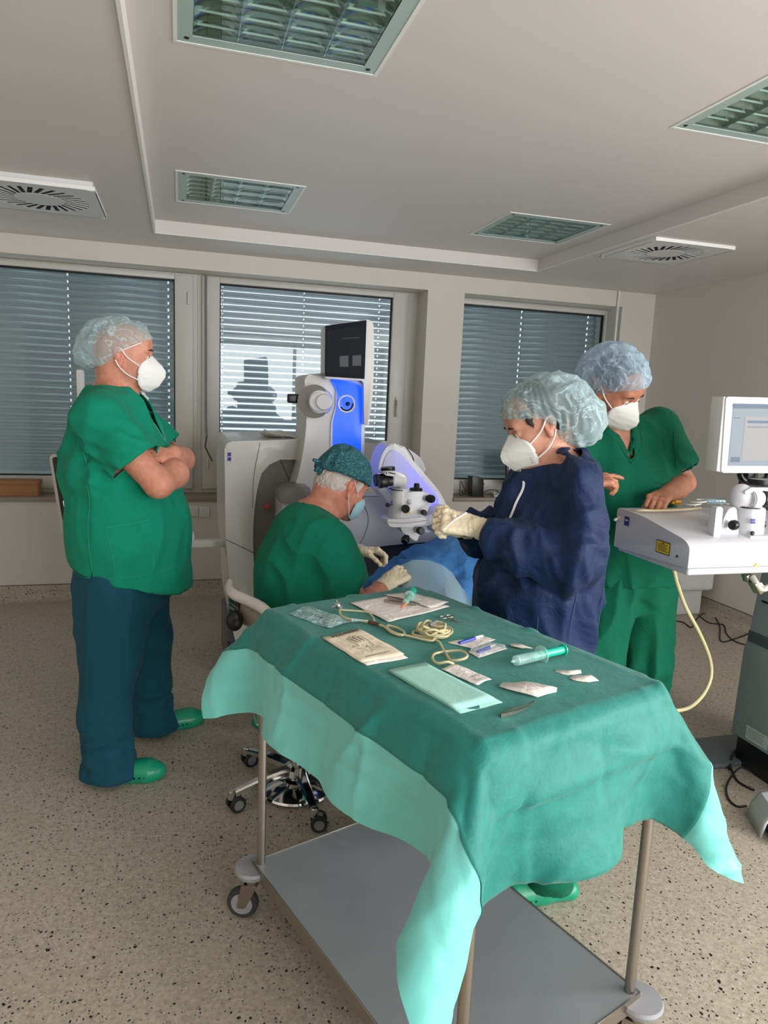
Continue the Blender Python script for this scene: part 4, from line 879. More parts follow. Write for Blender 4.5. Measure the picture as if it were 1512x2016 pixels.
def add_hand(F, w_, d, n, side, curl=(.5, .5, .5, .5), thumb=(.6, .9), s=1., k=.006, spread=1., w_r=.026):
    """wrist, pointing direction, back-of-hand normal; side=+1 thumb along cross(n,d)*side"""
    w_ = np.array(w_, float); d = np.array(d, float); d /= np.linalg.norm(d); n = np.array(n, float); n -= d*(n@d); n /= np.linalg.norm(n); t = np.cross(n, d)*side
    Q = lambda x, y, z: w_+(d*x+t*y+n*z)*s
    ys = (.032, .011, -.010, -.029); Ls = (.074, .083, .077, .060)
    F.add(vcone(Q(-.03, 0, 0), Q(.02, 0, 0), w_r*s, .027*s, n, .72), .012)
    for y in ys: F.add(vcone(Q(.005, y*.62, 0), Q(.083, y*spread, .002), .0155*s, .0125*s), .010)
    for i, (y, L_) in enumerate(zip(ys, Ls)):
        c = curl[i]; c = c if isinstance(c, tuple) else (c, c*1.15, c*.8); p = Q(.084-abs(y)*.15, y*spread, .0); a = 0; r = (.0094, .0088, .0080, .0068)
        sp = y*1.2*(spread-.6)
        for j, fr in enumerate((.46, .30, .24)):
            a += c[j]*1.45; dr = d*math.cos(a)-n*math.sin(a)+t*sp*math.cos(a); q = p+dr*L_*fr*s; F.add(vcone(p, q, r[j]*s, r[j+1]*s), .004 if j == 0 else .002); p = q
    a1, a2 = thumb; p = Q(.018, .024, -.006); dr = d*math.cos(a1)+t*math.sin(a1)-n*.45; dr /= np.linalg.norm(dr); q = p+dr*.045*s; F.add(vcone(p, q, .0165*s, .0115*s), .012)
    dr2 = d*math.cos(a1-a2*.4)+t*math.sin(a1-a2*.4)-n*(.45+a2*.5); dr2 /= np.linalg.norm(dr2); p = q; q = p+dr2*.034*s; F.add(vcone(p, q, .0108*s, .0092*s), .003)
    dr3 = d*math.cos(a1-a2)+t*math.sin(a1-a2)-n*(.45+a2*.9); dr3 /= np.linalg.norm(dr3); F.add(vcone(q, q+dr3*.026*s, .0092*s, .0072*s), .002)
    return Q
def mask95(T, H, m=None, name='face_mask', ts=1.):
    P = []; nv, nu = 14, 24
    kp = [(.094, .008), (.132, -.030), (.146, -.050), (.145, -.070), (.120, -.108), (.084, -.132)]; Cc = [(kp[i][0]+(kp[i+1][0]-kp[i][0])*k/6, 0, kp[i][1]+(kp[i+1][1]-kp[i][1])*k/6) for i in range(5) for k in range(6)]+[(.084, 0, -.132)]; Ce = cr([(.076, .054, -.014), (.062, .067, -.030), (.052, .070, -.055), (.050, .066, -.080), (.052, .056, -.104), (.060, .036, -.120)], 6)
    n_ = len(Cc)
    for i in range(0, n_):
        row = []
        for j in range(-12, 13):
            u_ = abs(j)/12; s_ = 1 if j >= 0 else -1; c = np.array(Cc[i]); e = np.array(Ce[i]); x = c[0]+(e[0]-c[0])*(.85*u_+.15*u_**2); y = e[1]*(.80*u_+.20*math.sin(u_*PI/2)); z = c[2]+(e[2]-c[2])*u_**1.1
            # embossed rim and the two weld lines
            bump = .0014*math.exp(-((u_-.93)/.03)**2)+.0022*math.exp(-((i/(n_-1)-.5-(.32*(1-u_)))/.03)**2)+.0022*math.exp(-((i/(n_-1)-.5+(.32*(1-u_)))/.03)**2)
            row.append(H((x+bump, y*s_*(1+bump*6), z)))
        P.append(row)
    o = MB(WM[T.name]).grid(P).build(name, m or n95_m, T, ang=60); md = o.modifiers.new('s', 'SOLIDIFY'); md.thickness = .0016; md.offset = 1
    for q in (-1, 1):
        up = cr([tuple(H(p)) for p in ((.058, q*.067, -.036), (.018, q*.080, -.010), (-.008, q*.090, .022), (-.024, q*.088, .022))], 6); dn = cr([tuple(H(p)) for p in ((.053, q*.065, -.088), (.015, q*.076, -.070), (-.012, q*.084, -.044), (-.026, q*.086, -.020))], 6)
        for pth in (up, dn): MB(WM[T.name]).tube(pth, .0024, 6).build('ear_loop', strap_m, o)
    return o
def bouffant(T, O, R, s, ells, brim, m, h=.0055, folds=None, k=.05):
    """ells in head coordinates, brim = list of (n,o) half spaces cut away (head coordinates)"""
    O = np.array(O); H = lambda p: O+R@(np.array(p, float)*s); F = Field(O-.26, O+.26, h)
    un = lambda v: v/np.linalg.norm(v)
    for i, (c, r, *cl) in enumerate(ells): F.add(clip_fn(vell(H(c), np.array(r)*s, R), [(un(R@np.array(n, float)), H(o)) for n, o in [brim[j] for j in (cl[0] if cl else range(len(brim)))]]), 0 if i == 0 else k)
    V, Fc = F.mesh(); pr = []
    for n, o in brim:
        nn = R@np.array(n, float); nn /= np.linalg.norm(nn); oo = H(o); pr.append(lambda c, m, nn=nn, oo=oo: (np.abs((c-oo)@nn) < h*1.2) & (m@nn > .6))
    V = relax(V, Fc, 1); N = vnormals(V, Fc)
    dd = np.min([np.abs((V-H(o))@((R@np.array(n, float))/np.linalg.norm(n))) for n, o in brim], 0); w_ = np.clip(dd/.03, .12, 1)
    q = (V-O)@R/s
    an = np.arctan2(q[:, 1], q[:, 0]+.03); pl = np.sin(an*34+6*vnoise(q*18, 4))*.0022*np.exp(-dd/.03)
    V = V+N*((fold(q, .006, .035, (.4, .3, 1), 2.6, 3)+fold(q, .004, .02, (1, .2, -.3), 3, 8))*w_+pl)[:, None]
    Fd = drop(V, Fc, pr); o = finish('bouffant_cap', V, Fd, m, T); return o
def clog(T, p, ang, s=1., m=None, name='clog'):
    """toe along ang (person frame); p = heel-side centre on the ground"""
    p = np.array(p, float); c_, s_ = math.cos(ang), math.sin(ang); Rr = np.array([[c_, -s_, 0], [s_, c_, 0], [0, 0, 1]]); G = lambda q: p+Rr@(np.array(q, float)*s); f_ = Field(p-np.array([.36, .36, .02]), p+np.array([.36, .36, .16]), .0045)
    for a, b, ra, rb, fl in (((.0, 0, .03), (.10, .0, .028), .034, .036, 1.), ((.10, 0, .028), (.20, .004, .030), .038, .046, 1.), ((.20, .004, .03), (.235, .006, .028), .046, .036, 1.)): f_.add(vcone(G(a), G(b), ra*s, rb*s, Rr@np.array([0, 1., 0]), 1.12), .02)
    f_.add(vell(G((.15, .002, .040)), np.array((.085, .043, .042))*s, Rr), .02); f_.cut((0, 0, -1), (0, 0, .0)); f_.sub(vcone(G((-.01, 0, .10)), G((.07, 0, .085)), .036*s, .034*s), .008)
    V, Fc = f_.mesh(); V[:, 2] = np.maximum(V[:, 2], .001); o = finish(name, V, Fc, m or clog_m, T)
    for sd in (-1, 1):
        b = MB(WM[T.name])
        for k in range(6): x = .115+.019*k; y = sd*(.0415+.006*math.sin(k*.6)); q = G((x, y, .030)); nn = Rr@np.array([0, sd, .15]); b.cyl(q-nn*.004, q+nn*.0068, .0036*s, n=8)
        b.build('vent_holes', dark_m, o)['kind'] = 'stuff'
    return o
def strip(T, pts, w_, name, m, parent=None, up=None): return MB(WM[T.name]).tube(pts, w_, 6).build(name, m, parent or T)
def surf_line(V, N, pts, off=.0015):
    """pull a drawn polyline onto the nearest garment vertices (smoothed)"""
    out = []
    for p in cr(pts, 6):
        d = ((V-np.array(p))**2).sum(1); i = np.argsort(d)[:6]; out.append(V[i].mean(0)+N[i[0]]*off)
    out = np.array(out); 
    for _ in range(2): out[1:-1] = (out[:-2]+2*out[1:-1]+out[2:])/4
    return [tuple(p) for p in out]
# ================================================================== man on the left, arms folded
def man_left():
    T = thing('person', 'man in green top and dark petrol trousers standing at left with folded arms', 'person', (-.20, 3.0, 0), math.radians(-9))
    O = np.array([.0, .0, 1.696]); R = Rm(6, 1, 0); s = 1.03
    F = Field((-.30, -.36, .72), (.36, .36, 1.86), .0038)
    H = head(F, O, R, s, neck=((-.025, 0, -.05), (-.055, 0, 1.50), .064, .082), jaw=1.08)
    F.add(vell(H((-.05, 0, -.055)), (.055, .058, .05), R), .03)
    for a, b, ra, rb, f_ in (((-.05, 0, 1.47), (-.03, 0, 1.30), .11, .165, 1.35), ((-.03, 0, 1.30), (.0, 0, 1.0), .165, .195, 1.12), ((.0, 0, 1.0), (-.03, 0, .80), .19, .165, 1.2)): F.add(vcone(a, b, ra, rb, (0, 1, 0), f_), .05)
    F.add(vcone((-.05, -.13, 1.50), (-.05, .13, 1.50), .055, .055), .06)
    # right arm (near): down and forward, forearm across under the other
    sh, el, wr_ = (-.04, -.225, 1.445), (.165, -.235, 1.225), (.185, .03, 1.285)
    F.add(vcone(sh, el, .062, .052), .04); F.add(vcone(el, (.20, -.12, 1.25), .053, .056), .02); F.add(vcone((.20, -.12, 1.25), wr_, .056, .034), .02); F.add(vell(el, (.052, .05, .05)), .01)
    add_hand(F, (.185, .06, 1.30), (-.25, 1, .15), (1, .3, .3), 1, (.2, .2, .2, .25))
    # left arm (far), forearm in front, hand over the near upper arm
    sh, el, wr2 = (-.04, .225, 1.445), (.145, .22, 1.27), (.19, -.06, 1.325)
    F.add(vcone(sh, el, .062, .05), .04); F.add(vcone(el, (.195, .10, 1.285), .052, .052), .02); F.add(vcone((.195, .10, 1.285), wr2, .052, .032), .02)
    add_hand(F, (.17, -.09, 1.322), (-.62, -.75, .02), (.55, -.25, .8), -1, ((.30, .5, .3), (.3, .5, .3), (.3, .5, .3), (.3, .5, .3)), (.5, .4))
    V, Fc = F.mesh(); t = tint_of(V, H, R, O, s, .55)
    finish('body', V, Fc, skin_mat('skin warm', (205, 142, 116)), T, attr=t); eyes(T, H, R, s, (1, .1, -.05)); mask95(T, H)
    hb = MB(WM[T.name])
    bouffant(T, O, R, s, [((-.015, 0, .050), (.116, .096, .088)), ((-.075, 0, .035), (.090, .090, .086)), ((-.105, 0, -.005), (.072, .075, .062))], [((.50, 0, -1.), (.088, 0, .062))], cap_m)
    strip(T, cr([tuple(H(p)) for p in [(.022+.098*math.cos(a)-.02, .086*math.sin(a), .0) for a in [0]]] or [], 1), .002, 'x', strap_m) if 0 else None
    br = []
    for k in range(41):
        a = 2*PI*k/40; x = -.012+.104*math.cos(a); y = .084*math.sin(a); br.append(tuple(H((x, y, .062+.5*(x-.088)))))
    strip(T, br, .0022, 'cap_elastic', strap_m)
    # ---- shirt
    G = Field((-.34, -.40, .72), (.40, .40, 1.62), .0065); W = (0, 1, 0)
    G.add(vcone((-.045, 0, 1.43), (-.035, 0, 1.28), .150, .196, W, 1.22), 0); G.add(vcone((-.035, 0, 1.28), (.0, 0, 1.02), .196, .222, W, 1.08), .06); G.add(vcone((.0, 0, 1.02), (.010, 0, .70), .222, .236, W, 1.05), .06)
    G.add(vcone((-.05, -.14, 1.465), (-.05, .14, 1.465), .085, .085), .07); G.add(vcone((-.055, 0, 1.50), (-.055, 0, 1.53), .095, .085, W, 1.25), .05)
    hn, ho = (-.26, 0, -1), (-.02, 0, .83); G.cut(hn, ho)
    preds = [near_plane(hn, ho, .0065, .5)]
    for q, el in ((-1, (.165, -.235, 1.225)), (1, (.145, .22, 1.27))):
        a = np.array((-.04, q*.215, 1.435)); e = np.array(el); d = (e-a)/np.linalg.norm(e-a); o_ = a+d*.175+np.array((0, 0, -.004)); n_ = d*1.0+np.array((.05, 0, -.28)); n_ /= np.linalg.norm(n_)
        G.add(clip_fn(vcone(a-d*.02, e, .088, .092, (0, 0, 1), 1.08), [(n_, o_)]), .045); preds.append(near_plane(n_, o_, .0065, .13))
    vs_ = [((1.0, 0, .95), (.085, 0, 1.395)), ]
    neckc = vcone((-.06, 0, 1.62), (-.045, 0, 1.52), .095, .084, W, 1.1); G.sub(neckc, .0)
    V1 = [vcone((.02, 0, 1.56), (.155, 0, 1.375), .070, .006, W, .8), ]
    for v in V1: G.sub(v, 0)
    fns = [neckc[0]]+[v[0] for v in V1]
    preds.append(lambda c, m: np.any([np.abs(f(c[:, 0], c[:, 1], c[:, 2])) < .0055 for f in fns], 0))
    V, Fc = G.mesh(); Fc0 = Fc; V = relax(V, Fc, 1); Fk = drop(V, Fc, preds); N = vnormals(V, Fc)
    d = fold(V, .008, .10, (0, .2, 1), 4, 2)+fold(V, .010, .055, (.8, 0, .5), 3.5, 5, (-.05, -.25, 1.33), .16)+fold(V, .005, .045, (1, 0, -.4), 4, 9, (.06, -.28, 1.36), .14)+fold(V, .009, .07, (1, 0, -.3), 4, 12, (-.16, -.1, 1.28), .2)+fold(V, .007, .07, (.3, 0, 1), 4, 21, (.2, 0, 1.0), .25)
    V = V+N*(d*1.3)[:, None]
    # side slit at the hem
    sl = lambda c, m: (np.abs(c[:, 0]-(-.085+.02*(c[:, 2]-.83))) < .006*np.clip((.90-c[:, 2])/.05, 0, 1)) & (c[:, 1] < 0) & (c[:, 2] < .90)
    Fk = drop(V, Fk, [sl]); top = finish('scrub_top', V, Fk, scrub_m, T, solid=.003); N = vnormals(V, Fc)
    L = lambda pts, nm='seam', w_=.0009, m=stitch_m: strip(T, surf_line(V, N, pts), w_, nm, m, top)
    L([(-.08, -.24, 1.22), (-.095, -.25, 1.1), (-.09, -.25, .98), (-.085, -.25, .86)]); L([(-.085, -.25, .865), (.0, -.26, .86), (.12, -.2, .872), (.2, -.12, .885)]); L([(-.085, -.25, .855), (-.16, -.2, .83), (-.22, -.08, .82)])
    L([(-.02, -.27, 1.06), (.06, -.26, 1.075), (.13, -.22, 1.085)], 'pocket_edge'); L([(-.02, -.27, 1.06), (-.005, -.27, .98), (.005, -.27, .89)], 'pocket_edge'); L([(.135, -.22, 1.03), (.14, -.22, .95), (.145, -.22, .90)], 'pocket_edge')
    L([(-.06, -.17, 1.53), (.0, -.20, 1.50), (.04, -.24, 1.46)]); L([(-.12, -.16, 1.5), (-.12, -.24, 1.40), (-.10, -.26, 1.30)])
    L([(.02, -.085, 1.50), (.09, -.05, 1.44), (.16, -.005, 1.37)], 'neck_band', .003); L([(.02, .085, 1.50), (.09, .05, 1.44), (.16, .005, 1.37)], 'neck_band', .003)
    # ---- trousers
    Q = Field((-.30, -.34, .0), (.42, .46, .92), .0068)
    Q.add(vcone((-.02, 0, .88), (-.02, 0, .80), .185, .19, W, 1.12), 0)
    rl = [(-.03, -.10, .80, .142), (-.045, -.13, .50, .108), (-.06, -.165, .28, .094), (-.05, -.175, .05, .088)]; ll = [(.0, .10, .80, .140), (.03, .15, .50, .102), (.035, .19, .28, .088), (.04, .215, .07, .084)]
    for leg in (rl, ll):
        for a, b in zip(leg, leg[1:]): Q.add(vcone(a[:3], b[:3], a[3], b[3]), .03)
    Q.add(vell((-.045, -.175, .035), (.105, .08, .05)), .03); Q.add(vell((.05, .215, .045), (.10, .08, .05)), .03); Q.cut((0, 0, -1), (0, 0, .022)); Q.cut((0, 0, 1), (0, 0, .90))
    V, Fc = Q.mesh(); V = relax(V, Fc, 1); N = vnormals(V, Fc); z = V[:, 2]
    d = fold(V, .007, .09, (.1, 0, 1), 5, 31)+fold(V, .010, .05, (1, .3, .2), 3, 33, (-.05, -.17, .10), .13)+fold(V, .010, .05, (1, .3, .2), 3, 35, (.04, .2, .12), .13)+fold(V, .012, .08, (.5, 0, 1), 3.5, 36, (-.14, -.1, .62), .16)
    V = V+N*(1.6*d)[:, None]; V[:, 2] = np.maximum(V[:, 2], .02); Fk = drop(V, Fc, [lambda c, m: c[:, 2] < .027]); finish('trousers', V, Fk, petrol_m, T, solid=.003)
    clog(T, (-.10, -.185, 0), math.radians(5)); clog(T, (.015, .225, 0), math.radians(24))
    return T
manA = man_left()

# ================================================================== assistant in the navy gown
def assistant():
    T = thing('person', 'woman in navy gown and cream gloves holding a tool beside the microscope', 'person', (1.10, 1.95, 0), math.radians(176))
    O = np.array([.048, .0, 1.515]); R = Rm(-8, 24, 0); s = .96
    F = Field((-.28, -.34, .95), (.46, .34, 1.70), .0036)
    H = head(F, O, R, s, neck=((-.03, 0, -.05), (-.04, 0, 1.38), .052, .062), jaw=.93)
    F.add(vcone((-.02, 0, 1.33), (-.01, 0, 1.05), .10, .13, (0, 1, 0), 1.35), .05); F.add(vcone((-.03, -.11, 1.37), (-.03, .11, 1.37), .045, .045), .05)
    arms = []
    for q, el, wr_ in ((1, (-.005, .215, 1.135), (.235, .075, 1.205)), (-1, (.02, -.215, 1.12), (.25, -.05, 1.185))):
        F.add(vcone((-.03, q*.16, 1.36), el, .045, .040), .03); F.add(vcone(el, wr_, .040, .027), .02); arms.append((q, np.array((-.03, q*.16, 1.36)), np.array(el), np.array(wr_)))
    V, Fc = F.mesh(); t = tint_of(V, H, R, O, s); finish('body', V, Fc, skin_mat('skin rosy', (200, 146, 122)), T, attr=t); eyes(T, H, R, s, (1, 0, -.35))
    mk = mask95(T, H)
    b = MB(WM[T.name])   # printing on the mask side
    for k in range(6):
        z = -.055-.008*k; b.tube([tuple(H((.092-.004*k, .046, z))), tuple(H((.068, .062, z)))], .0006, 4)
    b.build('printed_lines', faint_m, mk)['kind'] = 'stuff'
    # dark hair under the cap, a lock before the ear
    hf = Field(O-.2, O+.2, .006); 
    for c, r in (((-.03, 0, .045), (.093, .083, .092)), ((-.105, 0, -.02), (.060, .058, .058))): hf.add(vell(H(c), np.array(r)*s, R), .03)
    for q in (-1, 1): hf.add(vcone(H((.045, q*.064, .055)), H((.034, q*.070, .010)), .012, .005), .01); hf.add(vcone(H((-.045, q*.062, -.01)), H((-.055, q*.045, -.055)), .02, .01), .02)
    hf.sub(vell(H((.075, 0, -.005)), np.array((.075, .06, .085))*s, R), .01)
    V, Fc = hf.mesh(); N = vnormals(V, Fc); V = V+N*(fold((V-O)@R, .003, .008, (1, 0, .5), 8, 4))[:, None]; finish('hair', V, Fc, mat('dark hair', (34, 24, 20), .45, bump=.5, bs=200, stretch=(1, 8, 8)), T)
    bouffant(T, O, R, s, [((-.015, 0, .055), (.118, .098, .090), [0]), ((-.085, 0, .025), (.100, .104, .100), [1]), ((-.120, 0, -.040), (.092, .094, .078), [1])], [((.35, 0, -1.), (.095, 0, .055)), ((1., 0, -.25), (-.030, 0, .0))], cap2_m, folds=1)
    # gown
    G = Field((-.34, -.42, .38), (.40, .42, 1.52), .0068); W = (0, 1, 0)
    for a, b, ra, rb, f_ in (((-.01, 0, 1.33), (-.01, 0, 1.22), .112, .142, 1.25), ((-.01, 0, 1.22), (.008, 0, 1.0), .142, .168, 1.15), ((.008, 0, 1.0), (.014, 0, .45), .168, .185, 1.1)): G.add(vcone(a, b, ra, rb, W, f_), .05)
    G.add(vcone((-.03, -.11, 1.365), (-.03, .11, 1.365), .055, .055), .05); G.add(vcone((-.03, 0, 1.39), (-.01, 0, 1.455), .085, .072), .03); G.cut((0, 0, -1), (0, 0, .46)); preds = [near_plane((0, 0, 1), (0, 0, .46), .007, .6)]
    tn = np.array((.42, 0, 1.)); tn /= np.linalg.norm(tn); G.cut(tn, (-.01, 0, 1.437), ((-.2, -.13, 1.36), (.15, .13, 1.52))); nc = vcone((-.035, 0, 1.52), (-.03, 0, 1.38), .068, .068); G.sub(nc); preds += [near_plane(tn, (-.01, 0, 1.437), .007, .15), lambda c, m: np.abs(nc[0](c[:, 0], c[:, 1], c[:, 2])) < .006]
    for q, sh, el, wr_ in arms:
        d = (wr_-el)/np.linalg.norm(wr_-el); G.add(vcone(sh, el, .064, .078), .05); G.add(vcone(el, el+d*.16, .082, .066), .02); G.add(clip_fn(vcone(el+d*.16, wr_+d*.02, .066, .034), [(d, wr_+d*.0)]), .02); preds.append(near_plane(d, wr_, .007, .06))
    V, Fc = G.mesh(); V = relax(V, Fc, 1); N = vnormals(V, Fc)
    d = fold(V, .014, .09, (0, .1, 1), 4, 41)+fold(V, .008, .05, (.5, .5, 1), 3, 40)+fold(V, .016, .06, (.4, 0, 1), 3, 43, (-.01, .2, 1.18), .14)+fold(V, .012, .05, (.2, 1, .3), 3, 45, (.15, .13, 1.16), .12)+fold(V, .010, .05, (.2, 1, .3), 3, 47, (.15, -.13, 1.16), .12)+fold(V, .012, .08, (.6, 0, 1), 3, 49, (-.1, .1, .9), .3)
    V = V+N*(d*1.1)[:, None]; Fk = drop(V, Fc, preds); gw = finish('gown', V, Fk, gown_m, T, solid=.002); N = vnormals(V, Fc)
    for pts in ([(.09, .19, 1.05), (.09, .20, .8), (.09, .2, .5)], [(-.02, .22, 1.05), (-.02, .22, .75), (-.02, .22, .5)], [(-.14, .14, 1.3), (-.16, .15, 1.05), (-.17, .15, .7)]): strip(T, surf_line(V, N, pts), .0013, 'seam', mat('gown seam', (52, 74, 118), .7), gw)
    strip(T, surf_line(V, N, [(.075, .02, 1.36), (.11, .04, 1.30), (.15, .05, 1.22)]), .004, 'neck_edge', strap_m, gw)
    # gloves
    for (q, sh, el, wr_), nm, sd in zip(arms, ('glove', 'glove'), (1, -1)):
        d = (wr_-el)/np.linalg.norm(wr_-el); g = Field(wr_-.17, wr_+.19, .0028); g.add(clip_fn(vcone(wr_-d*.055, wr_+d*.02, .036, .031), [(-d, wr_-d*.05)]), 0)
        if q == 1: add_hand(g, wr_+d*.03, (.96, -.22, .12), (.0, .75, .65), -1, ((.42, .8, .5), (.5, .9, .5), (.55, .9, .6), (.6, .9, .6)), (.35, .7), 1.0, w_r=.030)
        else: add_hand(g, wr_+d*.02, (.85, .35, .25), (.2, -.6, -.75), -1, ((.55, .9, .5), (.6, .9, .5), (.65, .9, .6), (.7, .9, .6)), (.4, .9), 1.0, w_r=.030)
        V, Fc = g.mesh(); N = vnormals(V, Fc); V = V+N*fold(V, .0016, .012, (.2, 1, .2), 3, 51)[:, None]; gl = finish(nm, V, drop(V, Fc, [near_plane(d, wr_-d*.05, .004, .06)]), glove_m, T, solid=.001)
        x, y, _ = frame_of(Vector(d)); b = MB(WM[T.name]); cc = Vector(wr_-d*.048); b.tube([tuple(cc+(x*math.cos(a)+y*math.sin(a))*.0355) for a in [2*PI*k/24 for k in range(25)]], .0026, 6, cap=False); b.build('rolled_cuff', glove_m, gl)
    # trousers and clogs seen below the drape
    for q, hx, fx in ((1, .0, -.045), (-1, .02, .06)):
        Q = Field((-.2, q*.13-.14, .0), (.24, q*.13+.14, .62), .008); Q.add(vcone((hx, q*.10, .60), (fx, q*.12, .30), .105, .085), 0); Q.add(vcone((fx, q*.12, .30), (fx-.0, q*.135, .06), .085, .074), .02); Q.cut((0, 0, -1), (0, 0, .045)); V, Fc = Q.mesh(); N = vnormals(V, Fc); V = V+N*(fold(V, .008, .06, (.5, .5, .7), 3, 61+q))[:, None]
        finish('trouser_leg', V, drop(V, Fc, [lambda c, m: c[:, 2] < .05]), scrub2_m, T, solid=.002); clog(T, (fx-.075, q*.14, 0), math.radians(-4*q), .96)
    # slim tool between the fingers
    return T
asst = assistant()
tl = thing('hand_tool', 'slim white instrument between the gloved fingers of the woman', 'instrument', (.79, 1.90, 1.25)); MB().tube([(.735, 1.885, 1.205), (.775, 1.90, 1.232), (.82, 1.92, 1.25)], [.0012, .003, .0035], 8).build('shaft', white_m, tl)
# ================================================================== man in deep green leaning on the console
def man_right():
    T = thing('person', 'tall man in deep green scrubs leaning one fist on the white console', 'person', (1.86, 2.52, 0), math.radians(-90))
    O = np.array([.075, -.215, 1.645]); R = Rm(24, 30, 12); s = 1.02
    F = Field((-.25, -.52, .78), (.42, .36, 1.86), .0038)
    nb = (-.01, -.15, 1.47)
    H = head(F, O, R, s, neck=((-.03, 0, -.05), nb, .060, .072))
    F.add(vcone((-.02, -.13, 1.43), (-.02, -.04, 1.20), .105, .135, (0, 1, 0), 1.4), .04); F.add(vcone((-.02, -.04, 1.20), (-.02, 0, .90), .135, .14, (0, 1, 0), 1.25), .04); F.add(vcone((-.02, -.30, 1.42), (-.02, .07, 1.49), .052, .055), .06)
    sl_, el, wr_ = (-.02, .075, 1.475), (.03, .185, 1.275), (.175, -.02, 1.243)
    F.add(vcone(sl_, el, .056, .044), .03); F.add(vcone(el, (.09, .105, 1.262), .046, .047), .015); F.add(vcone((.09, .105, 1.262), wr_, .047, .030), .015)
    add_hand(F, (.19, -.035, 1.245), (.62, -.74, -.10), (.25, -.05, 1), -1, ((.62, 1.0, .6),)*4, (.35, .6), 1.05)
    sr_, er, wr2 = (-.02, -.32, 1.41), (.06, -.42, 1.19), (.20, -.41, 1.285)
    F.add(vcone(sr_, er, .054, .042), .03); F.add(vcone(er, wr2, .044, .030), .015); add_hand(F, (.215, -.40, 1.295), (.25, .93, .18), (.3, -.1, .9), 1, ((.1, .15, .1), (.35, .6, .4), (.45, .7, .4), (.5, .8, .5)), (.3, .5), 1.0)
    V, Fc = F.mesh(); t = tint_of(V, H, R, O, s, .4); fa = np.exp(-(((V-np.array((.10, .08, 1.26)))**2).sum(1))/.012); t *= 1-.22*fa[:, None]*(vnoise(V*700, 5)[:, None] > .5)
    finish('body', V, Fc, skin_mat('skin olive', (188, 128, 100)), T, attr=t); eyes(T, H, R, s, (1, .1, -.4)); mask95(T, H)
    # short dark hair seen at the temple under the cap
    hf = Field(O-.17, O+.17, .006); hf.add(vell(H((-.02, 0, .05)), np.array((.098, .082, .086))*s, R)); hf.sub(vell(H((.09, 0, .0)), np.array((.07, .075, .075))*s, R), .01); hf.cut(R@np.array((.3, 0, -.95)), H((.0, 0, .018))); V, Fc = hf.mesh(); finish('hair', V, Fc, MATS['dark hair'], T)
    bouffant(T, O, R, s, [((-.015, 0, .062), (.118, .098, .086)), ((-.055, .0, .055), (.105, .100, .095)), ((-.085, -.03, .02), (.075, .08, .07))], [((.50, 0, -1.), (.092, 0, .056))], bouffant_mat('bouffant film blue', (178, 205, 222), .42))
    # shirt
    G = Field((-.26, -.52, .76), (.30, .36, 1.62), .0065); W = (0, 1, 0)
    for a, b, ra, rb, f_ in (((-.02, -.14, 1.40), (-.02, -.06, 1.22), .125, .150, 1.45), ((-.02, -.06, 1.22), (-.02, .0, .80), .150, .160, 1.22)): G.add(vcone(a, b, ra, rb, W, f_), .05)
    G.add(vcone((-.02, -.29, 1.415), (-.02, .06, 1.485), .074, .078), .06); hn, ho = (0, 0, -1), (0, 0, .845); G.cut(hn, ho); preds = [near_plane(hn, ho, .0065, .4)]
    for a, e, ln in ((sl_, el, .165), (sr_, er, .19)):
        a = np.array(a, float); e = np.array(e, float); d = (e-a)/np.linalg.norm(e-a); n_ = d+np.array((0, .0, -.15)); n_ /= np.linalg.norm(n_); o_ = a+d*ln; G.add(clip_fn(vcone(a-d*.02, e, .078, .088), [(n_, o_)]), .04); preds.append(near_plane(n_, o_, .0065, .12))
    nk = [vcone((-.03, -.17, 1.62), (-.01, -.155, 1.495), .085, .076), vcone((.03, -.16, 1.52), (.125, -.148, 1.39), .048, .010, W, .8)]
    for v in nk: G.sub(v)
    preds.append(lambda c, m: np.any([np.abs(v[0](c[:, 0], c[:, 1], c[:, 2])) < .0055 for v in nk], 0))
    V, Fc = G.mesh(); V = relax(V, Fc, 1); N = vnormals(V, Fc)
    d = fold(V, .010, .09, (.1, -.3, 1), 4, 71)+fold(V, .010, .06, (0, 1, -.6), 3, 73, (.1, .03, 1.35), .15)+fold(V, .010, .07, (0, .5, 1), 4, 75, (.1, .0, 1.05), .25)
    V = V+N*(d*1.2)[:, None]; top = finish('scrub_top', V, drop(V, Fc, preds), scrub2_m, T, solid=.003); N = vnormals(V, Fc)
    L = lambda pts, nm='seam', w_=.0012, m=stitch2_m: strip(T, surf_line(V, N, pts), w_, nm, m, top)
    L([(.13, -.04, 1.28), (.14, .03, 1.285), (.13, .075, 1.29)], 'pocket_edge'); L([(.13, -.04, 1.28), (.14, -.03, 1.20), (.14, -.02, 1.12)], 'pocket_edge'); L([(.02, .08, 1.55), (.09, .07, 1.45), (.10, .085, 1.34)]); L([(.03, -.08, 1.52), (.09, -.10, 1.44), (.135, -.145, 1.36)], 'neck_band', .0025, scrub2_m); L([(.03, -.24, 1.50), (.09, -.20, 1.43), (.135, -.145, 1.36)], 'neck_band', .0025, scrub2_m)
    # trousers and clogs
    Q = Field((-.26, -.36, .0), (.30, .34, .96), .0068); Q.add(vcone((-.02, 0, .92), (-.02, 0, .84), .135, .145, W, 1.3), 0)
    for leg in ([(-.01, .095, .82, .112), (.0, .125, .48, .094), (-.01, .14, .24, .084), (-.02, .14, .06, .08)], [(-.01, -.105, .82, .112), (.0, -.13, .48, .094), (-.01, -.15, .24, .084), (-.02, -.15, .06, .08)]):
        for a, b in zip(leg, leg[1:]): Q.add(vcone(a[:3], b[:3], a[3], b[3]), .025)
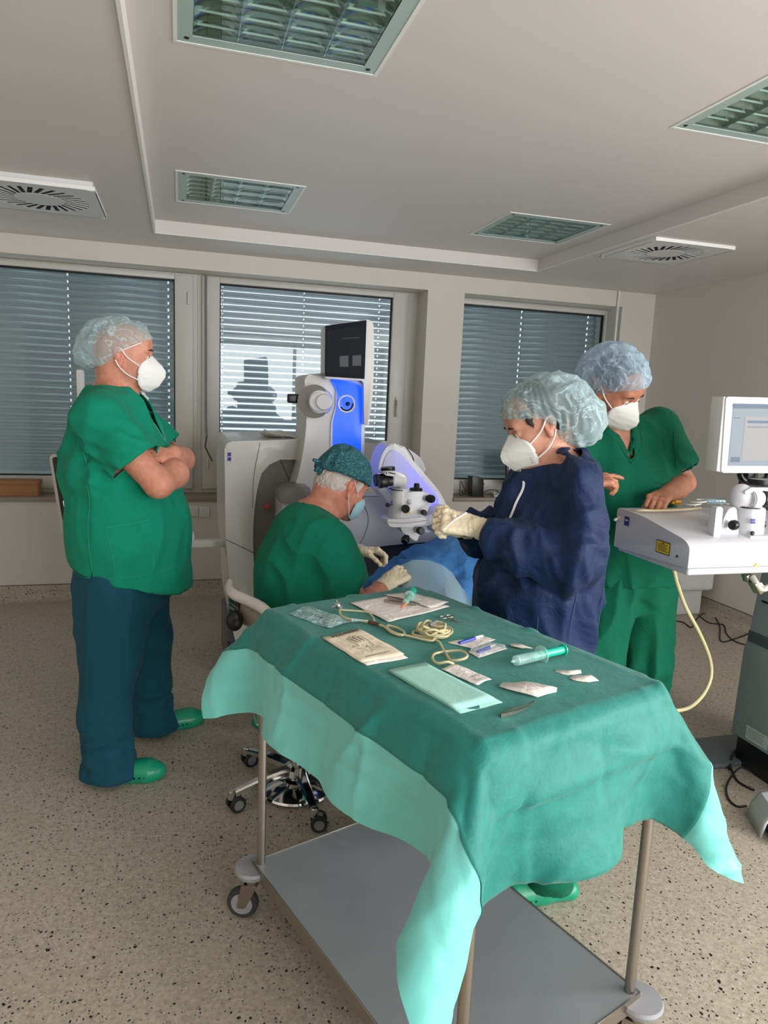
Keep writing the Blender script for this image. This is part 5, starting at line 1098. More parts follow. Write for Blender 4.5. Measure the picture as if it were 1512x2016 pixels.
    Q.cut((0, 0, -1), (0, 0, .03)); Q.cut((0, 0, 1), (0, 0, .93)); V, Fc = Q.mesh(); V = relax(V, Fc, 1); N = vnormals(V, Fc); d = fold(V, .011, .08, (.1, 0, 1), 3.5, 81)+fold(V, .010, .05, (1, 1, .2), 3, 83, (0, .13, .4), .14)+fold(V, .010, .05, (1, -1, .2), 3, 85, (0, -.13, .4), .14)+fold(V, .010, .06, (0, 1, -.6), 3, 87, (.08, 0, .8), .12)
    V = V+N*(d*1.2)[:, None]; finish('trousers', V, drop(V, Fc, [lambda c, m: c[:, 2] < .04]), scrub2_m, T, solid=.003); clog(T, (-.06, .145, 0), math.radians(6)); clog(T, (-.06, -.155, 0), math.radians(-6))
    return T
man_right()
# ================================================================== surgeon on the stool
def surgeon():
    OX = np.array((.45, 2.68, 0)); T = thing('person', 'grey-haired surgeon in green scrubs and patterned teal cap seated at the microscope', 'person', tuple(OX), 0)
    O = np.array((.170, .03, 1.222)); R = Rm(22, 22, 0); s = 1.0
    F = Field((-.22, -.36, .48), (.52, .42, 1.40), .0036); nb = (.055, .0, 1.10)
    H = head(F, O, R, s, neck=((-.03, 0, -.055), nb, .058, .072))
    F.add(vell(H((-.06, 0, -.045)), (.05, .055, .05), R), .03)
    F.add(vcone((.03, 0, 1.06), (.0, 0, .85), .11, .13, (0, 1, 0), 1.4), .04); F.add(vcone((.0, 0, .85), (.0, 0, .60), .13, .15, (0, 1, 0), 1.25), .04); F.add(vcone((.05, -.16, 1.05), (.04, .17, 1.05), .055, .055), .05)
    shr, er, wr_ = (.09, -.18, 1.02), (.190, -.225, .79), (.345, -.055, .842)
    shl, el, wl_ = (.06, .19, 1.02), (.16, .27, .83), (.275, .16, .925)
    for a, b, c in ((shr, er, wr_), (shl, el, wl_)): F.add(vcone(a, b, .055, .045), .03); m_ = tuple(np.array(b)+.35*(np.array(c)-np.array(b))); F.add(vcone(b, m_, .046, .047), .015); F.add(vcone(m_, c, .047, .029), .015)
    V, Fc = F.mesh(); t = tint_of(V, H, R, O, s, .25, (.85, .85, .88)); finish('body', V, Fc, skin_mat('skin ruddy', (196, 132, 108)), T, attr=t); eyes(T, H, R, s, (1, 0, -.2))
    # white hair at the back and sides
    hf = Field(O-.17, O+.17, .0045); hf.add(vell(H((-.030, 0, .015)), np.array((.090, .0815, .072))*s, R)); hf.add(vell(H((-.055, 0, -.02)), np.array((.060, .066, .045))*s, R), .02)
    for q in (-1, 1): hf.add(vcone(H((.030, q*.068, .03)), H((.022, q*.072, -.004)), .012, .006), .01)
    hf.sub(vell(H((.085, 0, -.01)), np.array((.070, .075, .085))*s, R), .006)
    for q in (-1, 1): hf.sub(vell(H((-.002, q*.085, -.012)), np.array((.026, .022, .036))*s, R), .006)
    V, Fc = hf.mesh(); N = vnormals(V, Fc); V = V+N*fold((V-O)@R, .0045, .007, (.3, 0, 1), 6, 5)[:, None]; finish('hair', V, Fc, mat('white hair', (205, 196, 186), .6, bump=.6, bs=240, stretch=(6, 6, 1)), T)
    # cloth cap
    c_ = Field(O-.2, O+.2, .005); bn, bo = (.05, 0, -1.), (.0, 0, .030); un = lambda v: v/np.linalg.norm(v); bnw = un(R@np.array(bn)); bow = H(bo)
    for e_, r_ in (((-.010, 0, .060), (.112, .092, .088)), ((-.02, 0, .045), (.110, .094, .06)), ((-.035, 0, .085), (.075, .075, .070))): c_.add(vell(H(e_), np.array(r_), R), .03)
    c_.cut(bnw, bow); V, Fc = c_.mesh(); V = relax(V, Fc, 1); N = vnormals(V, Fc); q = (V-O)@R; V = V+N*(fold(q, .006, .035, (.3, .2, 1), 2.5, 7)+.0025*((q[:, 2] > .035) & (q[:, 2] < .055)))[:, None]
    M_, tt, b = nt('patterned cap cloth'); Lk = tt.links.new; tc = node(tt, 'ShaderNodeTexCoord'); n1 = node(tt, 'ShaderNodeTexNoise'); n1.inputs['Scale'].default_value = 170; n1.inputs['Detail'].default_value = 3; n1.inputs['Distortion'].default_value = 2.5; Lk(tc.outputs['Object'], n1.inputs['Vector']); rmp = node(tt, 'ShaderNodeValToRGB'); e = rmp.color_ramp.elements
    e[0].position = .40; e[0].color = S((6, 46, 58)); e[1].position = .58; e[1].color = S((24, 104, 112)); e2 = rmp.color_ramp.elements.new(.66); e2.color = S((120, 175, 178)); Lk(n1.outputs[0], rmp.inputs[0]); Lk(rmp.outputs[0], b.inputs['Base Color']); b.inputs['Roughness'].default_value = .85; MATS['cap cloth'] = M_
    cap = finish('scrub_cap', V, drop(V, Fc, [near_plane(bnw, bow, .006, .3)]), M_, T, solid=.002)
    kb = H((-.118, 0, .040)); 
    for dx, dz in ((-.045, .012), (-.035, -.028), (-.015, -.035)):
        P = []; e_ = H((-.118+dx, .012 if dz > 0 else -.012, .040+dz)); mid_ = (kb+e_)/2+np.array((0, 0, .006)); MB(WM[T.name]).tube([tuple(kb), tuple(mid_), tuple(e_)], [.005, .010, .006], 8).build('cap_tie', M_, cap)
    MB(WM[T.name]).sphere(tuple(kb), (.012, .010, .011), n=8).build('cap_knot', M_, cap)
    # surgical mask with pleats and strings
    P = []
    Cc = cr([(.100, 0, .0), (.116, 0, -.028), (.112, 0, -.062), (.098, 0, -.098), (.070, 0, -.120)], 6); Ce = cr([(.050, .062, -.030), (.040, .068, -.050), (.036, .068, -.070), (.038, .062, -.090), (.044, .050, -.108)], 6)
    for i, (c, e) in enumerate(zip(Cc, Ce)):
        row = []
        for j in range(-10, 11):
            u_ = abs(j)/10; sg = 1 if j >= 0 else -1; pl = .0022*((i % 6)/6); row.append(H((c[0]+(e[0]-c[0])*u_**1.9+pl, e[1]*math.sin(u_*PI/2)**.9*sg, c[2]+(e[2]-c[2])*u_)))
        P.append(row)
    mk = MB(WM[T.name]).grid(P).build('surgical_mask', surgmask_m, T, ang=60); md = mk.modifiers.new('s', 'SOLIDIFY'); md.thickness = .0015; md.offset = 1
    for q in (-1, 1):
        for pth in (((.050, q*.064, -.030), (.020, q*.077, .0), (-.014, q*.088, .026)), ((.044, q*.052, -.106), (.008, q*.074, -.066), (-.020, q*.087, -.030))): MB(WM[T.name]).tube(cr([tuple(H(p)) for p in pth], 5), .0014, 6).build('mask_string', strap_m, mk)
    # shirt
    G = Field((-.26, -.40, .50), (.34, .44, 1.22), .0062); W = (0, 1, 0)
    for a, b, ra, rb, f_ in (((.035, 0, 1.03), (.0, 0, .88), .140, .162, 1.32), ((.0, 0, .88), (-.005, 0, .58), .162, .178, 1.18)): G.add(vcone(a, b, ra, rb, W, f_), .05)
    G.add(vcone((.045, -.13, 1.045), (.04, .14, 1.045), .080, .080), .06); hn, ho = (0, 0, -1), (0, 0, .56); G.cut(hn, ho); preds = [near_plane(hn, ho, .0065, .4)]
    for a, e, ln in ((shr, er, .175), (shl, el, .175)):
        a = np.array(a, float); e = np.array(e, float); d = (e-a)/np.linalg.norm(e-a); n_ = un(d+np.array((.25, 0, 0))); o_ = a+d*ln; G.add(clip_fn(vcone(a-d*.02, e, .078, .084), [(n_, o_)]), .04); preds.append(near_plane(n_, o_, .0065, .11))
    nk = vcone((.11, .01, 1.24), (.055, .0, 1.09), .10, .074); G.sub(nk); preds.append(lambda c, m: np.abs(nk[0](c[:, 0], c[:, 1], c[:, 2])) < .0055)
    V, Fc = G.mesh(); V = relax(V, Fc, 1); N = vnormals(V, Fc)
    d = fold(V, .008, .10, (.2, 0, 1), 4, 91)+fold(V, .016, .07, (.7, 0, -1), 4, 93, (.02, -.2, .92), .16)+fold(V, .010, .06, (.6, 0, 1), 4, 95, (.1, -.2, .85), .14)+fold(V, .010, .08, (1, 0, -.3), 4, 97, (-.05, -.1, .65), .2)
    V = V+N*(d*1.2)[:, None]; finish('scrub_top', V, drop(V, Fc, preds), scrub3_m, T, solid=.003)
    b = MB(WM[T.name]); rr = [tuple(np.array((.073, .003, 1.128))+.0665*np.array((math.cos(a)*.92, math.sin(a), -math.cos(a)*.40))) for a in [2*PI*k/32 for k in range(33)]]; b.tube(rr, .004, 8, cap=False); b.build('undershirt_collar', n95_m, T)
    # gloves
    for (sh, el_, w_), dr, nn, sd, cv in (((shr, er, wr_), (.85, .40, .32), (-.2, -.62, .75), 1, ((.30, .5, .3), (.40, .7, .4), (.5, .8, .5), (.6, .8, .5))), ((shl, el, wl_), (.86, -.42, .05), (.1, .35, .9), -1, ((.30, .5, .3), (.38, .7, .4), (.5, .8, .5), (.55, .8, .5)))):
        w_ = np.array(w_); d = un(w_-np.array(el_)); g = Field(w_-.17, w_+.20, .0028); g.add(clip_fn(vcone(w_-d*.07, w_+d*.01, .039, .031), [(-d, w_-d*.06)]), 0); add_hand(g, w_+d*.012, dr, nn, sd, cv, (.45, .6), 1.02, w_r=.030)
        V, Fc = g.mesh(); N = vnormals(V, Fc); V = V+N*fold(V, .0015, .012, (.2, 1, .2), 3, 55)[:, None]; gl = finish('glove', V, drop(V, Fc, [near_plane(d, w_-d*.06, .004, .06)]), glove_m, T, solid=.001)
        x, y, _ = frame_of(Vector(d)); cc = Vector(w_-d*.058); MB(WM[T.name]).tube([tuple(cc+(x*math.cos(a)+y*math.sin(a))*.0385) for a in [2*PI*k/24 for k in range(25)]], .0024, 6, cap=False).build('rolled_cuff', glove_m, gl)
    # dark trousers, clogs
    Q = Field((-.24, -.30, .0), (.52, .48, .66), .0085); Q.add(vcone((-.02, 0, .58), (.02, 0, .57), .15, .15, W, 1.2), 0)
    for leg in ([(.02, -.10, .55, .095), (.38, -.13, .52, .078), (.33, -.08, .28, .062), (.24, -.04, .10, .058)], [(.02, .12, .55, .095), (.34, .27, .52, .078), (.16, .34, .28, .062), (-.02, .40, .12, .058)]):
        for a, b in zip(leg, leg[1:]): Q.add(vcone(a[:3], b[:3], a[3], b[3]), .02)
    V, Fc = Q.mesh(); N = vnormals(V, Fc); V = V+N*fold(V, .010, .07, (1, .3, .6), 3, 99)[:, None]; V[:, 2] = np.maximum(V[:, 2], .05); finish('trousers', V, Fc, cloth_mat('dark trousers', (14, 26, 30)), T)
    clog(T, (-.10, .43, .035), math.radians(8)); clog(T, (.17, -.05, .035), math.radians(14))
    return T
surgeon()
tl = thing('surgical_knife', 'small white handled blade in the far gloved hand of the surgeon', 'instrument', (.80, 2.76, .93)); MB().tube([(.765, 2.79, .945), (.80, 2.765, .93), (.835, 2.74, .918)], [.003, .003, .0008], 8).build('handle', white_m, tl)
# ================================================================== laser machine by the window, microscope arm, patient
shell_m = mat('machine light grey', (214, 213, 210), .35, coat=.2); shade_m = mat('machine mid grey', (128, 124, 121), .4); base_m = mat('machine dark grey', (92, 92, 96), .4); lav_m = mat('machine white', (222, 223, 228), .3, coat=.3)
blue_lit = mat('blue light panel', (10, 60, 235), .3, em=(0, 84, 255), es=1.15); blue_ink = mat('deep blue emblem', (22, 28, 130), .4); screen_dk = mat('dark screen', (6, 7, 9), .4, em=(34, 38, 46), es=.5, spec=.05); seamk = mat('panel gap', (58, 57, 58), .6)
def opx(pts, y): return [tuple(at(a, b, y=y)) for a, b in pts]
def slab(name, pts, y, depth, m, parent, bev=.01, r=0, seg=3, n=4):
    if r: pts = rounded(pts, r, n)
    return MB().ext(opx(pts, y), (0, depth, 0), bev, seg).build(name, m, parent)
def seam(name, pts, y, parent, m=None, w_=.0022): return MB().tube(cr(opx(pts, y), 5), w_, 6).build(name, m or seamk, parent)
ym = 3.70
t = thing('laser_machine', 'large grey surgical laser machine with glowing blue tower and monitor before the window', 'machine', (.9, 4.1, 0))
slab('side_shell', [(442, 870), (600, 864), (600, 905), (524, 905), (506, 960), (497, 1040), (500, 1120), (508, 1300), (474, 1300), (456, 1235), (451, 1130), (444, 1060)], ym, .85, shell_m, t, .02, [14, 5, 5, 30, 60, 60, 5, 5, 5, 20, 30, 30])
slab('curved_panel', [(522, 880), (602, 872), (606, 1110), (500, 1110), (496, 1040), (505, 955)], ym+.035, .5, shade_m, t, .012, [18, 3, 3, 3, 60, 60])
seam('panel_seam', [(541, 876), (556, 915), (576, 958)], ym+.032, t, w_=.0015); seam('panel_seam', [(444, 1062), (470, 1074), (502, 1090)], ym-.001, t, w_=.0015); seam('panel_seam', [(512, 872), (500, 935), (497, 1000)], ym-.0, t, shade_m, .002)
slab('rear_body', [(590, 868), (770, 873), (800, 890), (812, 1020), (590, 1020)], 4.15, .5, shade_m, t, .03, [10, 10, 40, 5, 5])
yd = 3.45
slab('drum_body', [(556, 978), (700, 976), (868, 978), (888, 1005), (886, 1042), (866, 1064), (706, 1080), (556, 1090)], yd, .75, lav_m, t, .05, [5, 5, 30, 20, 25, 20, 5, 5], seg=5)
seam('panel_seam', [(712, 982), (725, 1020), (718, 1052), (704, 1078)], yd-.001, t, w_=.0014); seam('panel_seam', [(690, 977), (770, 977)], yd-.001, t, w_=.0012)
slab('base_cabinet', [(556, 1086), (706, 1080), (868, 1064), (869, 1300), (556, 1320)], yd+.06, .6, base_m, t, .012); seam('panel_seam', [(856, 1066), (857, 1240)], yd+.055, t, w_=.0012)
MB().box((.25, 3.8, 0), (1.35, 4.4, .3), .02).build('plinth', base_m, t)
yt = 3.55
slab('tower', [(600, 742), (612, 736), (652, 735), (700, 742), (719, 758), (718, 880), (714, 1000), (560, 1010), (585, 948), (598, 885), (604, 832), (601, 790)], yt, .32, shell_m, t, .02, [6, 6, 5, 20, 12, 5, 5, 5, 30, 40, 20, 20])
slab('tower_rim', [(652, 741), (702, 746), (718, 760), (716, 880), (713, 985), (636, 990), (650, 900), (652, 830), (661, 800), (661, 755)], yt-.012, .02, mat('pale rim', (225, 230, 240), .3), t, .004, [8, 14, 12, 3, 3, 3, 30, 10, 8, 8])  # plain white rim framing the blue panel
slab('blue_panel', [(650, 746), (699, 751), (713, 762), (711, 880), (707, 980), (644, 984), (655, 900), (656, 830), (663, 802), (664, 770)], yt-.018, .01, blue_lit, t, .003, [8, 12, 10, 3, 3, 3, 30, 10, 8, 12])
slab('top_cover', [(612, 737), (650, 733), (700, 741), (714, 752), (690, 748), (650, 742)], yt-.02, .3, shade_m, t, .004)
q = Vector(at(682, 795, y=yt-.02)); ring = MB().lathe([(.0, .010), (.034, .012), (.037, -.004), (.045, -.006), (.047, .004)], q, (0, 1, 0), 32).build('lens_ring', lav_m, t); MB().lathe([(0, -.012), (.006, -.014), (.010, -.010), (.011, .004)], q+Vector((.006, 0, 0)), (0, 1, 0), 20).build('lens_stud', black_m, t)
MB().tube([tuple(q+Vector((.033*math.cos(a), -.004, .033*math.sin(a)))) for a in [(-2.6+k*.17) for k in range(17)]], .004, 6).build('dark_crescent', black_m, t)
k_ = Vector(at(636, 791, y=yt-.05)); ax_ = Vector((-.35, -1, 0)).normalized()
MB().lathe([(0, .09), (.078, .088), (.082, .05), (.076, .01), (.060, .0)], k_+Vector((-.03, .03, 0)), ax_, 36).build('knob_collar', shade_m, t)
MB().lathe([(.0, .0), (.060, .0), (.066, .03), (.060, .065), (.045, .07), (.043, .088), (.0, .09)], k_+Vector((-.01, -.0, 0)), ax_, 36).build('white_knob', lav_m, t)
MB().lathe([(.0, .0), (.040, .0), (.040, .04), (.036, .05), (0, .051)], k_+Vector((.0, -.06, 0)), ax_, 32).build('knob_cap', lav_m, t)
slab('black_wedge', [(638, 794), (651, 783), (653, 802), (644, 800)], yt-.115, .03, black_m, t, .003)
b = k_+Vector((-.145, .02, .01)); MB().box(tuple(b-Vector((.03, .02, .022))), tuple(b+Vector((.035, .02, .022))), .008, 3).build('black_grip', black_m, t)
ys = 3.48
slab('monitor_housing', [(641, 641), (724, 629), (735, 634), (737, 700), (733, 790), (724, 836), (717, 836), (716, 750), (640, 745)], ys+.012, .12, shell_m, t, .012, [3, 3, 6, 20, 20, 6, 4, 4, 3])
slab('monitor_bezel', [(641, 641), (722, 630), (718, 746), (640, 741)], ys, .014, screen_dk, t, .003); slab('screen', [(645, 650), (718, 642), (715, 737), (643, 734)], ys-.002, .003, screen_dk, t, 0)
uim = mat('screen icon', (20, 20, 22), .4, em=(104, 106, 112), es=.6, spec=.05)
for pts in ([(669, 701), (686, 700), (686, 722), (669, 722)], [(694, 700), (711, 699), (711, 720), (694, 720)]): slab('screen_icon', pts, ys-.004, .002, uim, t, 0)
slab('screen_line', [(674, 666), (708, 664), (708, 665), (674, 667)], ys-.004, .002, uim, t, 0)
def emblem(pts, y, parent, name='emblem'): return slab(name, pts, y, .002, blue_ink, parent, 0)
emblem([(448, 891), (455, 891), (455, 898), (448, 899)], ym-.003, t); emblem([(448, 901), (455, 900), (455, 908), (450, 907), (448, 908)], ym-.003, t)
MB().cyl(tuple(at(526, 997, y=ym-.03)), tuple(at(526, 997, y=ym+.05)), .014, n=20, bev=.003).build('red_button', mat('red button', (190, 40, 36), .35), t)
MB().sphere(tuple(at(555, 975, y=ym-.02)), (.012, .008, .006), n=8).build('blue_indicator', mat('cyan indicator', (60, 170, 255), .3, em=(70, 180, 255), es=1.5), t)
slab('knee_cover', [(550, 990), (556, 966), (585, 958), (612, 960), (612, 1000)], 3.4, .2, shade_m, t, .02, [5, 18, 18, 5, 5])
pt = thing('paper_sheet', 'crumpled white sheet lying on top of the laser machine', 'paper', tuple(at(560, 862, y=ym+.1))); P = []
for i in range(9):
    u_ = i/8; P.append([tuple(np.array(at(520+82*u_, 856+9*u_+3*math.sin(u_*7), y=ym+.04))+np.array((0, .28*v_/4, .012*math.sin(v_*1.3+u_*5)+.03*(1-u_)**3*(v_ < 1)))) for v_ in range(5)])
MB().grid(P).build('sheet', paper_m, pt, solid=.001)
# side rail to the left
t2 = thing('side_shelf', 'small grey shelf arm sticking out left of the laser machine', 'shelf', tuple(at(400, 1072, y=3.8)))
slab('bar', [(362, 1066), (452, 1063), (452, 1077), (362, 1080)], 3.78, .06, shell_m, t2, .006); slab('bracket', [(441, 1077), (456, 1077), (456, 1094), (443, 1092)], 3.78, .05, shell_m, t2, .006, 4); slab('cup', [(368, 1050), (382, 1050), (383, 1066), (369, 1066)], 3.80, .05, white_m, t2, .004, 3)
# ---- swing arm with the operating microscope
ya = 3.12
t = thing('microscope_arm', 'white swing arm with lavender glow carrying the operating microscope', 'arm', (1.2, 3.2, .8))
slab('arm_plate', [(768, 872), (788, 874), (812, 905), (842, 940), (870, 972), (883, 1005), (882, 1035), (858, 1051), (828, 1046), (800, 1024), (765, 990), (745, 965), (744, 925), (752, 893)], ya, .16, lav_m, t, .022, [14, 10, 5, 5, 20, 20, 14, 20, 20, 10, 10, 10, 20, 20], seg=4)
# inner face: the lavender light on it is put in as graded emission
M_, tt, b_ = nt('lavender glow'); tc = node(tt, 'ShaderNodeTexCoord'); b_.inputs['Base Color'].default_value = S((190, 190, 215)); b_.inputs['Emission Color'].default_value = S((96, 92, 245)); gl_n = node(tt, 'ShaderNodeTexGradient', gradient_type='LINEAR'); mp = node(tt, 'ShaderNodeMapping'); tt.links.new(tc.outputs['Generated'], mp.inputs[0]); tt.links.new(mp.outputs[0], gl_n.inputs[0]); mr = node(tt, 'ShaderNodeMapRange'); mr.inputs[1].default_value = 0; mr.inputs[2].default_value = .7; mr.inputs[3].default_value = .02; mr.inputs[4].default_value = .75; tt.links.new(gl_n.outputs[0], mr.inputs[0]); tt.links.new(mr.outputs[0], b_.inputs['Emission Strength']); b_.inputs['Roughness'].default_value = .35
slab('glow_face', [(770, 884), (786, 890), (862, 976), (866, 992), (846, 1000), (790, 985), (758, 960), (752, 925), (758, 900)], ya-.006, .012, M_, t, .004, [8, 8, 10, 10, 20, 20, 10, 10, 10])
slab('arm_back', [(780, 874), (800, 881), (822, 896), (838, 912), (838, 935), (820, 940), (790, 905)], ya+.13, .18, lav_m, t, .03, 10)
MB().tube(cr(opx([(800, 881), (812, 898), (816, 915)], ya+.125), 4), .002, 6).build('panel_seam', seamk, t)
e0 = Vector(at(862, 1020, y=ya-.02)); MB().sphere(tuple(e0), (.055, .075, .068), n=14).build('arm_joint', lav_m, t)
seam('panel_seam', [(858, 1048), (870, 1040), (880, 1020)], ya-.018, t, w_=.0012)
def microscope(t, X, y, k=1., mirror=1, flip=False):
    """X(px,py) places photo points; parts of a binocular operating microscope"""
    pass
yo = 2.93
t = thing('operating_microscope', 'white binocular operating microscope with black knobs in front of the surgeon', 'microscope', tuple(at(800, 1060, y=yo)))
W2 = lambda a, b, y=yo: Vector(at(a, b, y=y)); px1 = (W2(801, 1000)-W2(800, 1000)).length
MB().lathe([(0, 0), (16.5*px1, 0), (18*px1, 6*px1), (18*px1, 20*px1), (17*px1, 46*px1), (17*px1, 58*px1), (0, 59*px1)], W2(783, 1021), (.03, 0, 1), 36).build('body_tube', lav_m, t)
MB().lathe([(17.4*px1, 0), (17.6*px1, .8*px1), (17.4*px1, 1.8*px1)], W2(784, 964), (.03, 0, 1), 36).build('black_ring', black_m, t)
slab('control_box', [(797, 972), (812, 968), (840, 968), (847, 976), (847, 995), (838, 1014), (828, 1020), (797, 1022)], yo-.03, .10, lav_m, t, .014, [3, 6, 8, 8, 10, 8, 5, 3], seg=4)
slab('base_plate', [(762, 1022), (800, 1022), (839, 1018), (840, 1032), (800, 1038), (772, 1038), (762, 1034)], yo-.05, .11, lav_m, t, .006, [5, 2, 3, 4, 4, 8, 5]); seam('panel_seam', [(762, 1028), (790, 1030), (840, 1025)], yo-.051, t, w_=.0008)
slab('lower_prism', [(789, 1037), (830, 1034), (828, 1050), (820, 1067), (810, 1060), (790, 1046)], yo-.03, .08, lav_m, t, .006, [3, 3, 6, 3, 6, 6])
def knob(a, b, r, L_, ax=(0, -1, 0), y=yo-.04, nm='knob', m=black_m):
    p = W2(a, b, y); d = Vector(ax).normalized(); mb = MB(); n = 20; prof = [(0, L_), (r*.86, L_), (r, L_*.88), (r, L_*.25), (r*.8, L_*.2), (r*.8, 0)]; mb.lathe(prof, p, d, n)
    for k in range(12): a_ = k*PI/6; x, yv, _ = frame_of(d); c = p+(x*math.cos(a_)+yv*math.sin(a_))*r; mb.tube([tuple(c+d*L_*.3), tuple(c+d*L_*.85)], r*.10, 4)
    o = mb.build(nm, m, t); o['kind'] = 'stuff'; return o
knob(841, 981, 7*px1, .035, (.5, -.8, 0)); knob(797, 1001, 7.5*px1, .03, (-.15, -1, .05), yo-.06); knob(831, 1008, 5*px1, .025, (.2, -1, 0)); knob(824, 1044, 7*px1, .03, (.2, -1, .1)); knob(801, 1056, 7*px1, .035, (-.5, -.6, -.6), yo-.02); knob(819, 968, 11*px1, .018, (0, 0, 1), yo+.01); knob(820, 962, 5*px1, .024, (0, 0, 1), yo+.01); knob(766, 994, 3.5*px1, .015, (-1, -.3, 0), yo)
MB().sphere(tuple(W2(806, 988, yo-.035)), (.012, .014, .012), n=10).build('stud', lav_m, t); slab('emblem', [(769, 987), (773, 987), (773, 990), (769, 990)], yo-.052, .003, blue_ink, t, 0); slab('emblem', [(769, 991), (773, 991), (773, 995), (769, 995)], yo-.052, .003, blue_ink, t, 0)
yel = mat('warning yellow', (238, 205, 20), .5); slab('warning_triangle', [(805, 1004), (809, 1011), (801, 1011)], yo-.052, .002, yel, t, 0)
# binocular head: swivelling prism housing, tubes, eyepieces
MB().sphere(tuple(W2(790, 947)), (12*px1, 12*px1, 15*px1), n=14).build('prism_housing', lav_m, t)
for s in (-1, 1):
    o_ = Vector((0, s*.032, 0)); MB().cyl(tuple(W2(792, 946)+o_), tuple(W2(767, 944)+o_), 11.5*px1, 11*px1, n=24, bev=.004).build('ocular_tube', lav_m, t)
    MB().lathe([(8.5*px1, 0), (9.5*px1, 2*px1), (9.5*px1, 9*px1), (11*px1, 10*px1), (11*px1, 20*px1), (12*px1, 22*px1), (11*px1, 26*px1), (6*px1, 26*px1), (0, 24*px1)], W2(768, 945)+o_, (-1, 0, -.10), 28).build('eyepiece', black_m, t)
slab('head_cover', [(757, 928), (776, 927), (797, 934), (803, 950), (792, 950), (776, 938), (757, 936)], yo-.05, .10, lav_m, t, .008, 4); slab('cover_screw', [(760, 929), (762, 929), (762, 933), (760, 933)], yo-.052, .003, black_m, t, 0); slab('cover_slot', [(765, 929), (778, 932), (778, 934), (765, 931)], yo-.052, .003, black_m, t, 0)
MB().lathe([(0, 0), (12*px1, 0), (13.5*px1, 3*px1), (13*px1, 8*px1), (0, 8*px1)], W2(764, 928), (-.12, 0, 1), 28).build('black_dial', black_m, t)
MB().cyl(tuple(W2(838, 1026)), tuple(e0), .022, .03, n=16).build('coupling', lav_m, t)
# ---- patient bed and drapes
t = thing('patient_bed', 'grey padded operating bed under the blue sheets', 'bed', (1.5, 3.3, 0)); bd = np.array((.80, .60)); bn_ = np.array((-.60, .80)); bo = np.array((1.02, 2.86))
BM = basis((bo[0], bo[1], 0), (bd[0], bd[1], 0), (bn_[0], bn_[1], 0))
MB(BM).box((-.12, -.26, .64), (1.25, .26, .70), .03, 3).build('mattress', mat('bed vinyl', (70, 76, 84), .5), t); MB(BM).box((.0, -.22, .58), (1.2, .22, .64), .01).build('bed_frame', steel_m, t); MB(BM).box((.45, -.12, .12), (.75, .12, .58), .02).build('column', shell_m, t); MB(BM).box((.2, -.25, .0), (1.1, .25, .12), .03).build('bed_foot', base_m, t)
F = Field((-.25, -.42, .48), (1.35, .42, 1.10), .0085); F.add(vcone((-.04, 0, .85), (.02, 0, .84), .10, .09), 0)
for a, b, ra, rb, f_ in (((.16, 0, .86), (.45, 0, .87), .12, .125, 1.7), ((.45, 0, .87), (.85, 0, .84), .125, .10, 1.6), ((.85, 0, .84), (1.25, 0, .83), .09, .08, 2.2)): F.add(vcone(a, b, ra, rb, (0, 1, 0), f_), .07)
F.add(vcone((.0, -.20, .78), (1.25, -.26, .74), .07, .09), .10); F.add(vcone((.0, .20, .78), (1.25, .26, .74), .07, .09), .10); F.add(vcone((.05, -.25, .75), (.05, -.28, .62), .04, .03), .06)
for x in np.arange(.0, 1.3, .12): F.add(vcone((x, -.29, .74), (x, -.32+.02*math.sin(x*19), .54), .035, .018), .08); F.add(vcone((x, .29, .74), (x, .32, .54), .035, .018), .08)
F.cut((0, 0, -1), (0, 0, .55)); V, Fc = F.mesh(); V = relax(V, Fc, 1); N = vnormals(V, Fc); V = V+N*(fold(V, .016, .11, (.4, 1, .2), 3.5, 111)+fold(V, .008, .05, (1, .4, 0), 4, 113))[:, None]
bs = thing('blue_sheet', 'bright blue sterile sheet covering the lying patient', 'sheet', (bo[0]+.5, bo[1]+.3, .8)); WM['_bed'] = BM
V[:, 2] -= .06; V = (np.c_[V, np.ones(len(V))]@np.array(BM).T)[:, :3]-np.array(bs.location)
finish('sheet', V, drop(V, Fc, [lambda c, m: (c[:, 2]+.8 < .505) & (m[:, 2] < -.5)]), cloth_mat('blue sheet', (72, 138, 205), wr=.4, ws=14, r=.6), bs, solid=.001)
# pale translucent sheet in front of the patient's head
M_, tt, b_ = nt('pale film'); b_.inputs['Base Color'].default_value = S((176, 208, 222)); b_.inputs['Roughness'].default_value = .45; b_.inputs['Alpha'].default_value = .72
ps = thing('pale_sheet', 'pale translucent blue cover sheet hanging in front of the blue sheet', 'sheet', tuple(at(850, 1150, y=2.55)))
top = cr([at(742, 1150, y=2.80), at(780, 1118, y=2.76), at(812, 1104, y=2.72), at(858, 1108, y=2.68), at(890, 1128, y=2.66), at(905, 1152, y=2.62)], 4); bot = cr([at(735, 1260, y=2.52), at(780, 1255, y=2.50), at(830, 1250, y=2.48), at(880, 1245, y=2.47), at(925, 1235, y=2.46), at(950, 1215, y=2.46)], 4)
P = []
for i in range(13):
    v_ = i/12; P.append([tuple(np.array(a)*(1-v_)+np.array(b)*v_+np.array((0, -.05*math.sin(v_*PI)+.010*math.sin(j*.8+v_*2), .012*math.sin(j*.55+1)*math.sin(v_*3)+.006*(abs((j*.37+v_*1.3) % 1-.5))))) for j, (a, b) in enumerate(zip(top, bot))])
MB().grid(P).build('film', M_, ps, ang=22)
